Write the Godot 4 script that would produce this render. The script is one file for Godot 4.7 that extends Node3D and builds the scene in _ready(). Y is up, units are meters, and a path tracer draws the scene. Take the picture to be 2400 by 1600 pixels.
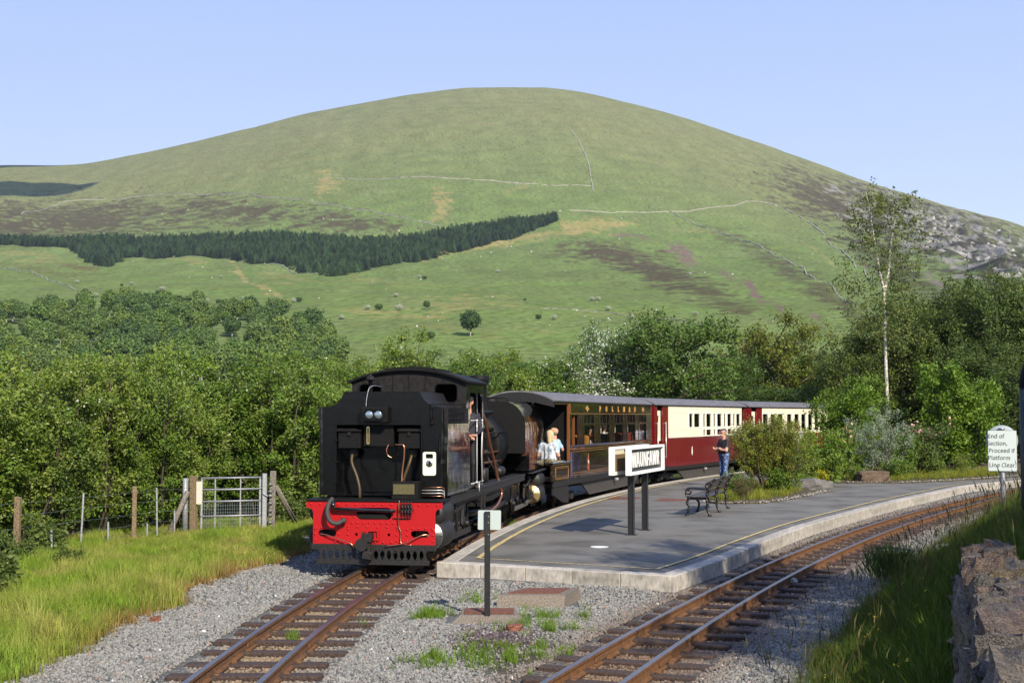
extends Node3D
# A narrow gauge station below a rounded green hill. y = 0 is the top of the ballast, metres, the camera looks along -z.

const F := 3100.0
const TILT := 0.05607
const EYE := 2.45
const SUN_TOWARDS := Vector3(0.333, 0.552, 0.767)
const RAIL_TOP := 0.12
const DECK := 0.25

var M := {}
var rng := RandomNumberGenerator.new()
var noise := FastNoiseLite.new()
var fine := FastNoiseLite.new()
var used := {}


func _ready() -> void:
	# ---------------------------------------------------------------- camera, sky, sun, exposure
	var cam := Camera3D.new()
	cam.name = "camera"
	add_child(cam)
	cam.position = Vector3(0, EYE, 0)
	cam.rotation = Vector3(TILT, 0, 0)
	cam.fov = rad_to_deg(2.0 * atan(800.0 / F)) * 0.9992
	cam.near = 0.1
	cam.far = 9000.0
	cam.current = true
	var env := Environment.new()
	env.background_mode = Environment.BG_SKY
	var sky := Sky.new()
	var sm := ProceduralSkyMaterial.new()
	sm.sky_top_color = Color(0.515, 0.605, 0.815)
	sm.sky_horizon_color = Color(0.845, 0.89, 0.895)
	sm.sky_curve = 0.115
	sm.sky_energy_multiplier = 1.03
	sm.ground_bottom_color = Color(0.30, 0.32, 0.25)
	sm.ground_horizon_color = Color(0.55, 0.6, 0.6)
	sm.sun_angle_max = 0.6
	sky.sky_material = sm
	env.sky = sky
	env.tonemap_mode = Environment.TONE_MAPPER_LINEAR
	env.tonemap_exposure = 1.5
	env.sdfgi_enabled = true
	env.ssao_enabled = true
	env.ssil_enabled = true
	env.fog_enabled = true
	env.fog_density = 0.000055
	env.fog_light_color = Color(0.80, 0.88, 1.0)
	var we := WorldEnvironment.new()
	we.name = "world_environment"
	we.environment = env
	add_child(we)
	var sun := DirectionalLight3D.new()
	sun.name = "sun"
	sun.light_energy = 1.6
	sun.light_color = Color(1.0, 0.955, 0.87)
	sun.light_angular_distance = 0.5
	sun.shadow_enabled = true
	add_child(sun)
	sun.look_at_from_position(SUN_TOWARDS * 50.0, Vector3.ZERO, Vector3.UP)
	rng.seed = 7
	noise.seed = 3
	noise.noise_type = FastNoiseLite.TYPE_SIMPLEX_SMOOTH
	noise.frequency = 1.0
	noise.fractal_octaves = 3
	fine.seed = 11
	fine.noise_type = FastNoiseLite.TYPE_SIMPLEX_SMOOTH
	fine.frequency = 1.0
	fine.fractal_octaves = 4
	materials()
	build_all()


# -------------------------------------------------------------------- naming and tagging
func put(node: Node3D, called: String, parent: Node = null) -> Node3D:
	node.name = called
	if parent:
		parent.add_child(node, true)
		return node
	if used.has(called):
		node.name = "%s_%03d" % [called, used[called]]
		used[called] += 1
	else:
		used[called] = 1
	add_child(node)
	return node


func tag(o: Node3D, label: String, category: String, group := "", kind := "") -> Node3D:
	if label: o.set_meta("label", label)
	if category: o.set_meta("category", category)
	if group: o.set_meta("group", group)
	if kind: o.set_meta("kind", kind)
	return o


func thing(called: String, label: String, category: String, at := Vector3.ZERO, turn := 0.0, group := "") -> Node3D:
	var o := Node3D.new()
	put(o, called)
	o.position = at
	o.rotation.y = turn
	return tag(o, label, category, group)


func mesh_node(m: Mesh, mat: Material, called: String, parent: Node = null) -> MeshInstance3D:
	var o := MeshInstance3D.new()
	o.mesh = m
	if mat: o.material_override = mat
	put(o, called, parent)
	return o


func done(st: SurfaceTool, mat: Material, called: String, parent: Node = null) -> MeshInstance3D:
	st.generate_normals()
	return mesh_node(st.commit(), mat, called, parent)


func copy_of(o: Node3D, at: Vector3, turn: float, label: String, scale_by := Vector3.ONE) -> Node3D:
	var base := String(o.name).rstrip("0123456789").trim_suffix("_")
	var c: Node3D = o.duplicate()
	put(c, base)
	c.position = at
	c.rotation.y = turn
	c.scale = scale_by
	if label: c.set_meta("label", label)
	return c


func many(m: Mesh, mat: Material, spots: Array, tints: PackedColorArray, called: String, parent: Node = null) -> MultiMeshInstance3D:
	var mm := MultiMesh.new()
	mm.transform_format = MultiMesh.TRANSFORM_3D
	mm.use_colors = tints.size() > 0
	mm.mesh = m
	mm.instance_count = spots.size()
	var buf := PackedFloat32Array()
	var stride := 16 if tints.size() > 0 else 12
	buf.resize(spots.size() * stride)
	var k := 0
	for i in spots.size():
		var t: Transform3D = spots[i]
		var b := t.basis
		buf[k] = b.x.x; buf[k + 1] = b.y.x; buf[k + 2] = b.z.x; buf[k + 3] = t.origin.x
		buf[k + 4] = b.x.y; buf[k + 5] = b.y.y; buf[k + 6] = b.z.y; buf[k + 7] = t.origin.y
		buf[k + 8] = b.x.z; buf[k + 9] = b.y.z; buf[k + 10] = b.z.z; buf[k + 11] = t.origin.z
		if stride == 16:
			var c := tints[i]
			buf[k + 12] = c.r; buf[k + 13] = c.g; buf[k + 14] = c.b; buf[k + 15] = 1.0
		k += stride
	mm.buffer = buf
	var o := MultiMeshInstance3D.new()
	o.multimesh = mm
	o.material_override = mat
	put(o, called, parent)
	o.set_meta("kind", "stuff")
	return o


# -------------------------------------------------------------------- shapes (faces are given counter-clockwise as seen from outside)
func begin(smooth := false) -> SurfaceTool:
	var st := SurfaceTool.new()
	st.begin(Mesh.PRIMITIVE_TRIANGLES)
	st.set_smooth_group(0 if smooth else -1)
	return st


func tri(st: SurfaceTool, a: Vector3, b: Vector3, c: Vector3) -> void:
	st.add_vertex(a)
	st.add_vertex(c)
	st.add_vertex(b)


func quad(st: SurfaceTool, a: Vector3, b: Vector3, c: Vector3, d: Vector3) -> void:
	tri(st, a, b, c)
	tri(st, a, c, d)


# a box with chamfered edges when bevel > 0
func box(st: SurfaceTool, centre: Vector3, size: Vector3, turn := Basis(), bevel := 0.0) -> void:
	var h := size / 2.0
	if bevel <= 0.0:
		var c: Array[Vector3] = []
		for i in 8:
			c.append(centre + turn * Vector3(h.x if i & 1 else -h.x, h.y if i & 2 else -h.y, h.z if i & 4 else -h.z))
		quad(st, c[4], c[5], c[7], c[6]); quad(st, c[1], c[0], c[2], c[3])
		quad(st, c[5], c[1], c[3], c[7]); quad(st, c[0], c[4], c[6], c[2])
		quad(st, c[6], c[7], c[3], c[2]); quad(st, c[0], c[1], c[5], c[4])
		return
	var b := minf(bevel, minf(h.x, minf(h.y, h.z)) * 0.9)
	var P := func(sx: float, sy: float, sz: float, axis: int) -> Vector3:
		var v := Vector3(sx * (h.x - b), sy * (h.y - b), sz * (h.z - b))
		v[axis] = [sx, sy, sz][axis] * h[axis]
		return centre + turn * v
	for s in [-1.0, 1.0]:
		for ax in 3:
			var q: Array[Vector3] = []
			for uv in [[-1.0, -1.0], [1.0, -1.0], [1.0, 1.0], [-1.0, 1.0]]:
				var sg := [0.0, 0.0, 0.0]
				sg[ax] = s
				sg[(ax + 1) % 3] = uv[0]
				sg[(ax + 2) % 3] = uv[1]
				q.append(P.call(sg[0], sg[1], sg[2], ax))
			if s > 0: quad(st, q[0], q[1], q[2], q[3])
			else: quad(st, q[3], q[2], q[1], q[0])
	for ax in 3:
		var a1 := (ax + 1) % 3
		var a2 := (ax + 2) % 3
		for s1 in [-1.0, 1.0]:
			for s2 in [-1.0, 1.0]:
				var g := [0.0, 0.0, 0.0]
				g[a1] = s1
				g[a2] = s2
				g[ax] = -1.0
				var p0: Vector3 = P.call(g[0], g[1], g[2], a1)
				var p1: Vector3 = P.call(g[0], g[1], g[2], a2)
				g[ax] = 1.0
				var p2: Vector3 = P.call(g[0], g[1], g[2], a2)
				var p3: Vector3 = P.call(g[0], g[1], g[2], a1)
				if s1 * s2 > 0: quad(st, p0, p1, p2, p3)
				else: quad(st, p3, p2, p1, p0)
	for sx in [-1.0, 1.0]:
		for sy in [-1.0, 1.0]:
			for sz in [-1.0, 1.0]:
				var t0: Vector3 = P.call(sx, sy, sz, 0)
				var t1: Vector3 = P.call(sx, sy, sz, 1)
				var t2: Vector3 = P.call(sx, sy, sz, 2)
				if sx * sy * sz > 0: tri(st, t0, t1, t2)
				else: tri(st, t2, t1, t0)


# a tube through points; radius is a number or one per point
func tube(st: SurfaceTool, pts: Array, radius, sides := 6, caps := true, squash := 1.0) -> void:
	var rings: Array = []
	var n := pts.size()
	var side := Vector3.ZERO
	for i in n:
		var p: Vector3 = pts[i]
		var d: Vector3 = ((pts[mini(i + 1, n - 1)] as Vector3) - (pts[maxi(i - 1, 0)] as Vector3)).normalized()
		if side == Vector3.ZERO:
			side = d.cross(Vector3.UP if absf(d.y) < 0.9 else Vector3.RIGHT).normalized()
		else:
			side = (side - d * side.dot(d)).normalized()
		var up := side.cross(d)
		var r: float = radius[i] if radius is Array or radius is PackedFloat32Array else radius
		var ring: Array[Vector3] = []
		for k in sides:
			var a := TAU * k / sides
			ring.append(p + side * cos(a) * r + up * sin(a) * r * squash)
		rings.append(ring)
	for i in n - 1:
		for k in sides:
			var k2 := (k + 1) % sides
			quad(st, rings[i][k], rings[i + 1][k], rings[i + 1][k2], rings[i][k2])
	if caps:
		for k in range(1, sides - 1):
			tri(st, rings[0][0], rings[0][k], rings[0][k + 1])
			tri(st, rings[n - 1][0], rings[n - 1][k + 1], rings[n - 1][k])


# profile of (radius, along) turned about the axis of the transform's y
func lathe(st: SurfaceTool, profile: Array, segs: int, at: Transform3D) -> void:
	for i in profile.size() - 1:
		for k in segs:
			var a := TAU * k / segs
			var b := TAU * (k + 1) / segs
			var p: Vector2 = profile[i]
			var q: Vector2 = profile[i + 1]
			var v := [at * Vector3(cos(a) * p.x, p.y, sin(a) * p.x), at * Vector3(cos(a) * q.x, q.y, sin(a) * q.x), at * Vector3(cos(b) * q.x, q.y, sin(b) * q.x), at * Vector3(cos(b) * p.x, p.y, sin(b) * p.x)]
			if q.x > 0.0001: tri(st, v[0], v[1], v[2])
			if p.x > 0.0001: tri(st, v[0], v[2], v[3])


# an outline (x, y) extruded along z from -depth/2 to depth/2; holes are cut by slicing the face at every hole's middle
func prism(st: SurfaceTool, outline: Array, depth: float, at := Transform3D(), holes: Array = []) -> void:
	var poly := PackedVector2Array(outline)
	if Geometry2D.is_polygon_clockwise(poly): poly.reverse()
	var walls: Array = [poly]
	var faces: Array = [poly]
	if holes.size():
		var box2 := Rect2(poly[0], Vector2.ZERO)
		for p in poly: box2 = box2.expand(p)
		var cuts: Array[float] = [box2.position.x - 1.0]
		for h in holes:
			var hole := PackedVector2Array(h)
			if not Geometry2D.is_polygon_clockwise(hole): hole.reverse()
			walls.append(hole)
			var r := Rect2(hole[0], Vector2.ZERO)
			for p in hole: r = r.expand(p)
			cuts.append(r.get_center().x)
		cuts.sort()
		cuts.append(box2.end.x + 1.0)
		faces = []
		for i in cuts.size() - 1:
			if cuts[i + 1] - cuts[i] < 0.0005: continue
			var strip := PackedVector2Array([Vector2(cuts[i], box2.position.y - 1), Vector2(cuts[i + 1], box2.position.y - 1), Vector2(cuts[i + 1], box2.end.y + 1), Vector2(cuts[i], box2.end.y + 1)])
			var parts: Array = Geometry2D.intersect_polygons(poly, strip)
			for h in walls.slice(1):
				var next: Array = []
				for p in parts: next.append_array(Geometry2D.clip_polygons(p, h))
				parts = next
			faces.append_array(parts)
	var z := depth / 2.0
	for face in faces:
		var idx := Geometry2D.triangulate_polygon(face)
		for i in range(0, idx.size(), 3):
			var p := [face[idx[i]], face[idx[i + 1]], face[idx[i + 2]]]
			if (p[1] - p[0]).cross(p[2] - p[0]) < 0.0: p = [p[0], p[2], p[1]]
			var f := p.map(func(q): return at * Vector3(q.x, q.y, z))
			var g := p.map(func(q): return at * Vector3(q.x, q.y, -z))
			tri(st, f[0], f[1], f[2])
			tri(st, g[2], g[1], g[0])
	for w in walls:
		for i in w.size():
			var a: Vector2 = w[i]
			var b: Vector2 = w[(i + 1) % w.size()]
			quad(st, at * Vector3(a.x, a.y, -z), at * Vector3(b.x, b.y, -z), at * Vector3(b.x, b.y, z), at * Vector3(a.x, a.y, z))


func rounded(x0: float, y0: float, x1: float, y1: float, r: float, n := 4) -> Array:
	var out := []
	for c in [[x1 - r, y1 - r, 0.0], [x0 + r, y1 - r, 0.25], [x0 + r, y0 + r, 0.5], [x1 - r, y0 + r, 0.75]]:
		for k in n + 1:
			var a: float = TAU * (c[2] + 0.25 * k / n)
			out.append(Vector2(c[0] + cos(a) * r, c[1] + sin(a) * r))
	return out


func ball(st: SurfaceTool, c: Vector3, r: Vector3, segs := 8, rings := 5) -> void:
	var prof := []
	for i in rings + 1:
		var a := -PI / 2 + PI * i / rings
		prof.append(Vector2(cos(a), sin(a)))
	lathe(st, prof, segs, Transform3D(Basis.from_scale(r), c))


func spline(pts: Array, steps := 5) -> Array:
	var out := []
	for i in pts.size() - 1:
		var a = pts[maxi(i - 1, 0)]
		var b = pts[i]
		var c = pts[i + 1]
		var d = pts[mini(i + 2, pts.size() - 1)]
		for k in steps:
			out.append(b.cubic_interpolate(c, a, d, float(k) / steps))
	out.append(pts[-1])
	return out


func lin(r: float, g: float, b: float) -> Color:
	return Color(r, g, b).linear_to_srgb()


func pick(a: Array):
	return a[rng.randi() % a.size()]


# -------------------------------------------------------------------- materials
func flat(r: float, g: float, b: float, rough := 0.7, metal := 0.0) -> StandardMaterial3D:
	var m := StandardMaterial3D.new()
	m.albedo_color = lin(r, g, b)
	m.roughness = rough
	m.metallic = metal
	return m


func grain(freq: float, octaves: int, stops: Array, size := 512, kind := FastNoiseLite.TYPE_SIMPLEX_SMOOTH, seed_ := 1) -> NoiseTexture2D:
	var n := FastNoiseLite.new()
	n.noise_type = kind
	n.seed = seed_
	n.frequency = freq
	n.fractal_octaves = octaves
	var t := NoiseTexture2D.new()
	t.width = size
	t.height = size
	t.seamless = true
	t.noise = n
	if stops.size():
		var g := Gradient.new()
		var o := PackedFloat32Array()
		var c := PackedColorArray()
		for s in stops:
			o.append(s[0])
			c.append(s[1] if s[1] is Color else Color(s[1], s[1], s[1]))
		g.offsets = o
		g.colors = c
		t.color_ramp = g
	return t


# tex multiplies the colour; scale is repeats per metre, in world axes
func worn(m: StandardMaterial3D, tex: Texture2D, scale_: float, height: Texture2D = null, relief := 0.0, world := true) -> StandardMaterial3D:
	m.albedo_texture = tex
	m.uv1_triplanar = true
	m.uv1_world_triplanar = world
	m.uv1_scale = Vector3.ONE * scale_
	if height:
		m.heightmap_enabled = true
		m.heightmap_texture = height
		m.heightmap_scale = relief
	return m


func leafy(b := 0.55) -> StandardMaterial3D:
	var m := StandardMaterial3D.new()
	m.vertex_color_use_as_albedo = true
	m.roughness = 0.55
	m.metallic_specular = 0.4
	m.cull_mode = BaseMaterial3D.CULL_DISABLED
	m.backlight_enabled = true
	m.backlight = lin(b, b, b * 0.6)
	return m


func materials() -> void:
	var soft := grain(0.012, 4, [[0.0, 0.72], [0.5, 0.9], [1.0, 1.0]])
	var dirt := grain(0.02, 5, [[0.0, 0.45], [0.45, 0.8], [1.0, 1.0]], 512, FastNoiseLite.TYPE_SIMPLEX_SMOOTH, 5)
	var speck := grain(0.25, 2, [[0.0, 0.5], [0.42, 0.8], [0.62, 0.9], [1.0, 1.0]], 512, FastNoiseLite.TYPE_VALUE, 9)
	var bumps := grain(0.06, 4, [])
	var rough_h := grain(0.3, 3, [])
	var cells := grain(0.09, 2, [[0.0, 1.0], [0.35, 0.75], [0.8, 0.35], [1.0, 0.25]], 512, FastNoiseLite.TYPE_CELLULAR, 4)
	var wear := grain(0.008, 5, [[0.0, Color(0.62, 0.6, 0.58)], [0.4, Color(0.85, 0.85, 0.84)], [0.6, Color(0.93, 0.93, 0.93)], [1.0, Color(1, 1, 1)]], 1024)
	M.soft = soft
	M.dirt = dirt
	M.bumps = bumps
	# land
	var m := StandardMaterial3D.new()
	m.vertex_color_use_as_albedo = true
	m.roughness = 0.95
	m.metallic_specular = 0.15
	M.ground = worn(m, grain(0.05, 5, [[0.0, 0.5], [0.5, 0.85], [1.0, 1.0]], 1024), 0.5, bumps, 3.0)
	m = StandardMaterial3D.new()
	m.vertex_color_use_as_albedo = true
	m.roughness = 1.0
	m.metallic_specular = 0.0
	M.hill = worn(m, grain(0.03, 6, [[0.0, 0.72], [0.35, 0.88], [0.55, 0.95], [1.0, 1.0]], 1024), 1.0 / 190.0, grain(0.05, 5, []), 130.0)
	m = StandardMaterial3D.new()
	m.vertex_color_use_as_albedo = true
	m.roughness = 0.85
	m.metallic_specular = 0.3
	M.stone = worn(m, grain(0.08, 4, [[0.0, 0.5], [0.5, 0.85], [1.0, 1.0]]), 3.0, rough_h, 0.5)
	M.rock = worn(m.duplicate(), grain(0.03, 5, [[0.0, 0.3], [0.4, 0.7], [0.6, 0.9], [1.0, 1.0]], 512), 4.0, grain(0.04, 6, []), 1.3)
	M.chip = m.duplicate()
	M.chip.albedo_texture = null
	M.chip.heightmap_enabled = false
	M.asphalt = worn(flat(0.228, 0.222, 0.197, 0.9), speck, 1.7, rough_h, 0.25)
	M.asphalt.detail_enabled = true
	M.asphalt.detail_blend_mode = BaseMaterial3D.BLEND_MODE_MUL
	M.asphalt.detail_albedo = grain(0.006, 5, [[0.0, Color(0.68, 0.66, 0.64)], [0.35, Color(0.84, 0.83, 0.815)], [0.5, Color(0.92, 0.91, 0.9)], [1.0, Color(1, 1, 1)]], 1024, FastNoiseLite.TYPE_SIMPLEX_SMOOTH, 21)
	M.asphalt.uv2_triplanar = true
	M.asphalt.uv2_world_triplanar = true
	M.asphalt.uv2_scale = Vector3.ONE * 0.11
	M.asphalt.detail_uv_layer = BaseMaterial3D.DETAIL_UV_2
	M.concrete = worn(flat(0.54, 0.50, 0.44, 0.9), soft, 0.9, rough_h, 0.3)
	M.concrete.detail_enabled = true
	M.concrete.detail_blend_mode = BaseMaterial3D.BLEND_MODE_MUL
	var streak := grain(0.02, 4, [[0.0, Color(0.70, 0.68, 0.65)], [0.36, Color(0.92, 0.915, 0.9)], [1.0, Color(1, 1, 1)]], 512, FastNoiseLite.TYPE_SIMPLEX_SMOOTH, 31)
	M.concrete.detail_albedo = streak
	M.concrete.uv2_triplanar = true
	M.concrete.uv2_world_triplanar = true
	M.concrete.uv2_scale = Vector3(2.2, 0.5, 2.2)
	M.concrete.detail_uv_layer = BaseMaterial3D.DETAIL_UV_2
	M.old_concrete = worn(flat(0.44, 0.365, 0.29, 0.95), cells, 2.0, cells, 1.6)
	M.yellow = worn(flat(0.72, 0.56, 0.24, 0.8), dirt, 1.4)
	# metal
	M.rust_rail = worn(flat(0.20, 0.086, 0.026, 0.85), dirt, 1.2, rough_h, 0.2)
	M.rail_top = worn(flat(0.30, 0.27, 0.33, 0.28, 0.85), soft, 2.0)
	M.rust_plate = worn(flat(0.22, 0.075, 0.032, 0.8), dirt, 2.5, rough_h, 0.2)
	M.sleeper = worn(flat(0.085, 0.052, 0.040, 0.9), grain(0.03, 5, [[0.0, 0.4], [0.5, 0.8], [1.0, 1.0]], 512, FastNoiseLite.TYPE_SIMPLEX_SMOOTH, 8), 1.5, bumps, 1.0)
	M.black = worn(flat(0.0065, 0.0065, 0.0075, 0.22), soft, 1.1)
	M.black.metallic_specular = 0.34
	M.black.roughness_texture = grain(0.02, 5, [[0.0, 0.45], [0.6, 0.85], [1.0, 1.0]], 512, FastNoiseLite.TYPE_SIMPLEX_SMOOTH, 44)
	M.matt_black = worn(flat(0.0095, 0.009, 0.009, 0.6), dirt, 1.5)
	M.oily = worn(flat(0.022, 0.019, 0.017, 0.45, 0.25), dirt, 3.0, rough_h, 0.3)
	M.frame_iron = worn(flat(0.026, 0.024, 0.023, 0.55, 0.2), dirt, 2.0)
	M.gloss_black = flat(0.006, 0.006, 0.0065, 0.07)
	M.gloss_black.clearcoat_enabled = true
	M.gloss_black.clearcoat = 1.0
	M.gloss_black.clearcoat_roughness = 0.05
	M.gloss_black = worn(M.gloss_black, soft, 0.7, grain(0.006, 2, [], 512, FastNoiseLite.TYPE_SIMPLEX_SMOOTH, 61), 0.7)
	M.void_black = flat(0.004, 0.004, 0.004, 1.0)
	M.cab_grey = worn(flat(0.021, 0.019, 0.019, 0.6), dirt, 0.9)
	M.red = flat(0.36, 0.0065, 0.0085, 0.42)
	M.red.metallic_specular = 0.4
	M.matt_black.metallic_specular = 0.3
	M.cab_grey.metallic_specular = 0.3
	M.copper = flat(0.72, 0.30, 0.17, 0.28, 1.0)
	M.brass = flat(0.74, 0.55, 0.26, 0.3, 1.0)
	M.dull_brass = worn(flat(0.22, 0.19, 0.085, 0.5, 0.5), dirt, 5.0)
	M.steel = worn(flat(0.62, 0.60, 0.54, 0.3, 1.0), dirt, 4.0)
	M.pipe_white = flat(0.6, 0.6, 0.58, 0.35, 0.5)
	M.chrome = flat(0.8, 0.8, 0.8, 0.12, 1.0)
	M.lens = flat(0.42, 0.50, 0.55, 0.12, 0.8)
	M.galv = worn(flat(0.46, 0.48, 0.52, 0.5, 0.45), dirt, 4.0)
	M.wire = flat(0.16, 0.20, 0.20, 0.5, 0.5)
	M.rubber = flat(0.03, 0.028, 0.027, 0.7)
	M.cream_tag = flat(0.72, 0.72, 0.56, 0.5)
	M.white = flat(0.76, 0.76, 0.73, 0.5)
	M.sign_white = flat(0.48, 0.54, 0.53, 0.6)
	M.sign_grey = flat(0.36, 0.42, 0.41, 0.6)
	M.sign_cream = flat(0.62, 0.57, 0.40, 0.6)
	M.sign_brown = flat(0.16, 0.11, 0.05, 0.6)
	M.sign_black = flat(0.015, 0.015, 0.016, 0.45)
	M.post_black = worn(flat(0.022, 0.022, 0.024, 0.35), soft, 3.0)
	M.letter_grey = flat(0.10, 0.11, 0.11, 0.7)
	# carriages
	M.brown = flat(0.022, 0.0105, 0.008, 0.13)
	M.brown.clearcoat_enabled = true
	M.brown.clearcoat = 1.0
	M.brown.clearcoat_roughness = 0.03
	M.maroon = flat(0.150, 0.0085, 0.0125, 0.22)
	M.maroon.clearcoat_enabled = true
	M.maroon.clearcoat = 0.7
	M.maroon.clearcoat_roughness = 0.1
	M.cream = flat(0.76, 0.69, 0.52, 0.4)
	M.window_white = flat(0.78, 0.80, 0.70, 0.45)
	M.gold = flat(0.48, 0.25, 0.065, 0.45)
	M.gold_line = flat(0.27, 0.115, 0.034, 0.5)
	M.roof = worn(flat(0.155, 0.148, 0.160, 0.75), wear, 0.5, bumps, 0.6)
	M.varnish = flat(0.15, 0.055, 0.016, 0.25)
	M.seat_red = flat(0.16, 0.018, 0.016, 0.85)
	M.seat_orange = flat(0.34, 0.13, 0.018, 0.8)
	M.curtain = flat(0.66, 0.62, 0.46, 0.9)
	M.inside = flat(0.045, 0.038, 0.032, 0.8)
	var g := StandardMaterial3D.new()
	g.transparency = BaseMaterial3D.TRANSPARENCY_ALPHA
	g.albedo_color = Color(0.12, 0.14, 0.14, 0.10)
	g.roughness = 0.03
	g.metallic_specular = 0.3
	M.glass = g
	# wood, leaves, people
	M.post_wood = worn(flat(0.30, 0.215, 0.125, 0.9), grain(0.03, 5, [[0.0, 0.45], [0.5, 0.85], [1.0, 1.0]], 256), 3.0, bumps, 0.8)
	M.grey_wood = worn(flat(0.30, 0.265, 0.225, 0.9), grain(0.03, 5, [[0.0, 0.4], [0.5, 0.85], [1.0, 1.0]], 256, FastNoiseLite.TYPE_SIMPLEX_SMOOTH, 2), 3.0, bumps, 0.8)
	M.bark = worn(flat(0.115, 0.092, 0.065, 0.95), dirt, 2.5, bumps, 2.0)
	M.birch = worn(flat(0.66, 0.60, 0.52, 0.8), grain(0.035, 4, [[0.0, 0.12], [0.27, 0.25], [0.36, 0.85], [1.0, 1.0]], 256, FastNoiseLite.TYPE_SIMPLEX_SMOOTH, 6), 1.1)
	M.leaf = leafy()
	M.grass = leafy(0.7)
	M.needle = leafy(0.5)
	var p := StandardMaterial3D.new()
	p.vertex_color_use_as_albedo = true
	p.roughness = 0.75
	M.person = p
	M.bench_iron = worn(flat(0.014, 0.014, 0.015, 0.35), soft, 6.0)
	M.bench_slat = worn(flat(0.058, 0.036, 0.028, 0.35), grain(0.03, 5, [[0.0, 0.5], [0.5, 0.85], [1.0, 1.0]], 256, FastNoiseLite.TYPE_SIMPLEX_SMOOTH, 12), 4.0)
	M.slate = worn(flat(0.30, 0.30, 0.33, 0.8), dirt, 2.0, bumps, 1.0)


# -------------------------------------------------------------------- the lie of the land
# both tracks are arcs: start, heading (0 along -z, growing towards +x), curvature
const TRACK_A := [Vector2(-2.02, -19.9), 0.10908, 0.011]
const TRACK_B := [Vector2(0.71, -12.0), 0.34907, 0.0075]


func along(t: Array, s: float, off := 0.0) -> Vector3:
	var h: float = t[1]
	var k: float = t[2]
	var h2 := h + k * s
	var p: Vector2 = t[0]
	return Vector3(p.x + (cos(h) - cos(h2)) / k + off * cos(h2), 0.0, p.y - (sin(h2) - sin(h)) / k + off * sin(h2))


func heading(t: Array, s: float) -> float:
	return t[1] + t[2] * s


# how far to the right of a track's middle a place is
func beside(t: Array, x: float, z: float) -> float:
	var p: Vector2 = t[0]
	var c: Vector2 = p + Vector2(cos(t[1]), sin(t[1])) / t[2]
	return 1.0 / t[2] - c.distance_to(Vector2(x, z))


func ground_y(x: float, z: float) -> float:
	var b := beside(TRACK_B, x, z)
	var a := beside(TRACK_A, x, z)
	var y := 0.0
	if b > 1.3:
		y += 1.12 * smoothstep(1.5, 4.0, b) + 0.35 * smoothstep(4.0, 9.0, b)
	if a < -1.6:
		y += 0.05 * smoothstep(-1.6, -3.0, a) - 0.9 * smoothstep(-7.5, -16.0, a)
	elif b < -0.8 and a > 0.8:
		y += 0.05 * smoothstep(-0.8, -1.7, b) * smoothstep(0.8, 1.5, a)
	return y


const DEPTHS := [45.0, 150.0, 250.0, 350.0, 450.0, 550.0, 700.0, 900.0, 1100.0, 1250.0, 1400.0, 1600.0, 2000.0, 2300.0, 2600.0, 2750.0, 3000.0, 3600.0]
const ROWS := [1230.0, 1085.0, 992.0, 880.0, 790.0, 724.0, 684.0, 648.0, 622.0, 573.0, 505.0, 420.0, 298.0, 245.0, 207.0, 222.0, 300.0, 480.0]
const RIDGE_U := [-1500.0, -700.0, -200.0, 0.0, 100.0, 190.0, 290.0, 430.0, 600.0, 715.0, 820.0, 940.0, 1090.0, 1275.0, 1360.0, 1480.0, 1590.0, 1710.0, 1840.0, 2040.0, 2245.0, 2400.0, 2800.0, 3900.0]
const RIDGE_V := [520.0, 440.0, 395.0, 388.0, 388.0, 385.0, 368.0, 338.0, 298.0, 267.0, 247.0, 226.0, 207.0, 206.0, 216.0, 243.0, 273.0, 312.0, 357.0, 429.0, 490.0, 531.0, 640.0, 760.0]


func knots(xs: Array, ys: Array, x: float) -> float:
	var n := xs.size()
	if x <= xs[0]: return ys[0]
	for i in n - 1:
		if x < xs[i + 1]:
			var t: float = (x - xs[i]) / (xs[i + 1] - xs[i])
			var a: float = ys[maxi(i - 1, 0)]
			var d: float = ys[mini(i + 2, n - 1)]
			return cubic_interpolate(ys[i], ys[i + 1], a, d, t) * 0.8 + lerpf(ys[i], ys[i + 1], t) * 0.2
	return ys[n - 1]


# slope of the hill on a bearing (u) at a distance: a number that falls from 1230 at the valley floor to the skyline's own
func steep(u: float, d: float, ridge := -1.0) -> float:
	var v := knots(DEPTHS, ROWS, d)
	if v < 640.0:
		var r := ridge if ridge > 0.0 else knots(RIDGE_U, RIDGE_V, u)
		v = 640.0 + (v - 640.0) * (r - 640.0) / (207.0 - 640.0)
	return v


func hill_point(u: float, d: float, v: float) -> Vector3:
	var y := -(v - 800.0) / F
	var dz := cos(TILT) - y * sin(TILT)
	var x := d * (u - 1200.0) / F / dz
	var h := EYE + d * (y * cos(TILT) + sin(TILT)) / dz
	var amp := clampf((d - 250.0) / 900.0, 0.0, 1.0)
	if amp > 0.0:
		h += amp * (7.0 * noise.get_noise_2d(x / 260.0, d / 260.0) + 2.2 * noise.get_noise_2d(x / 60.0 + 9.0, d / 60.0)) * clampf((2620.0 - d) / 500.0, 0.15, 1.0)
	return Vector3(x, h, -d)


# the place on the hill on bearing u where its slope number is v
func hill_at(u: float, v: float) -> Vector3:
	var lo := 100.0
	var hi := 2590.0
	for i in 26:
		var mid := (lo + hi) / 2.0
		if steep(u, mid) > v: lo = mid
		else: hi = mid
	return hill_point(u, lo, v)


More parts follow.
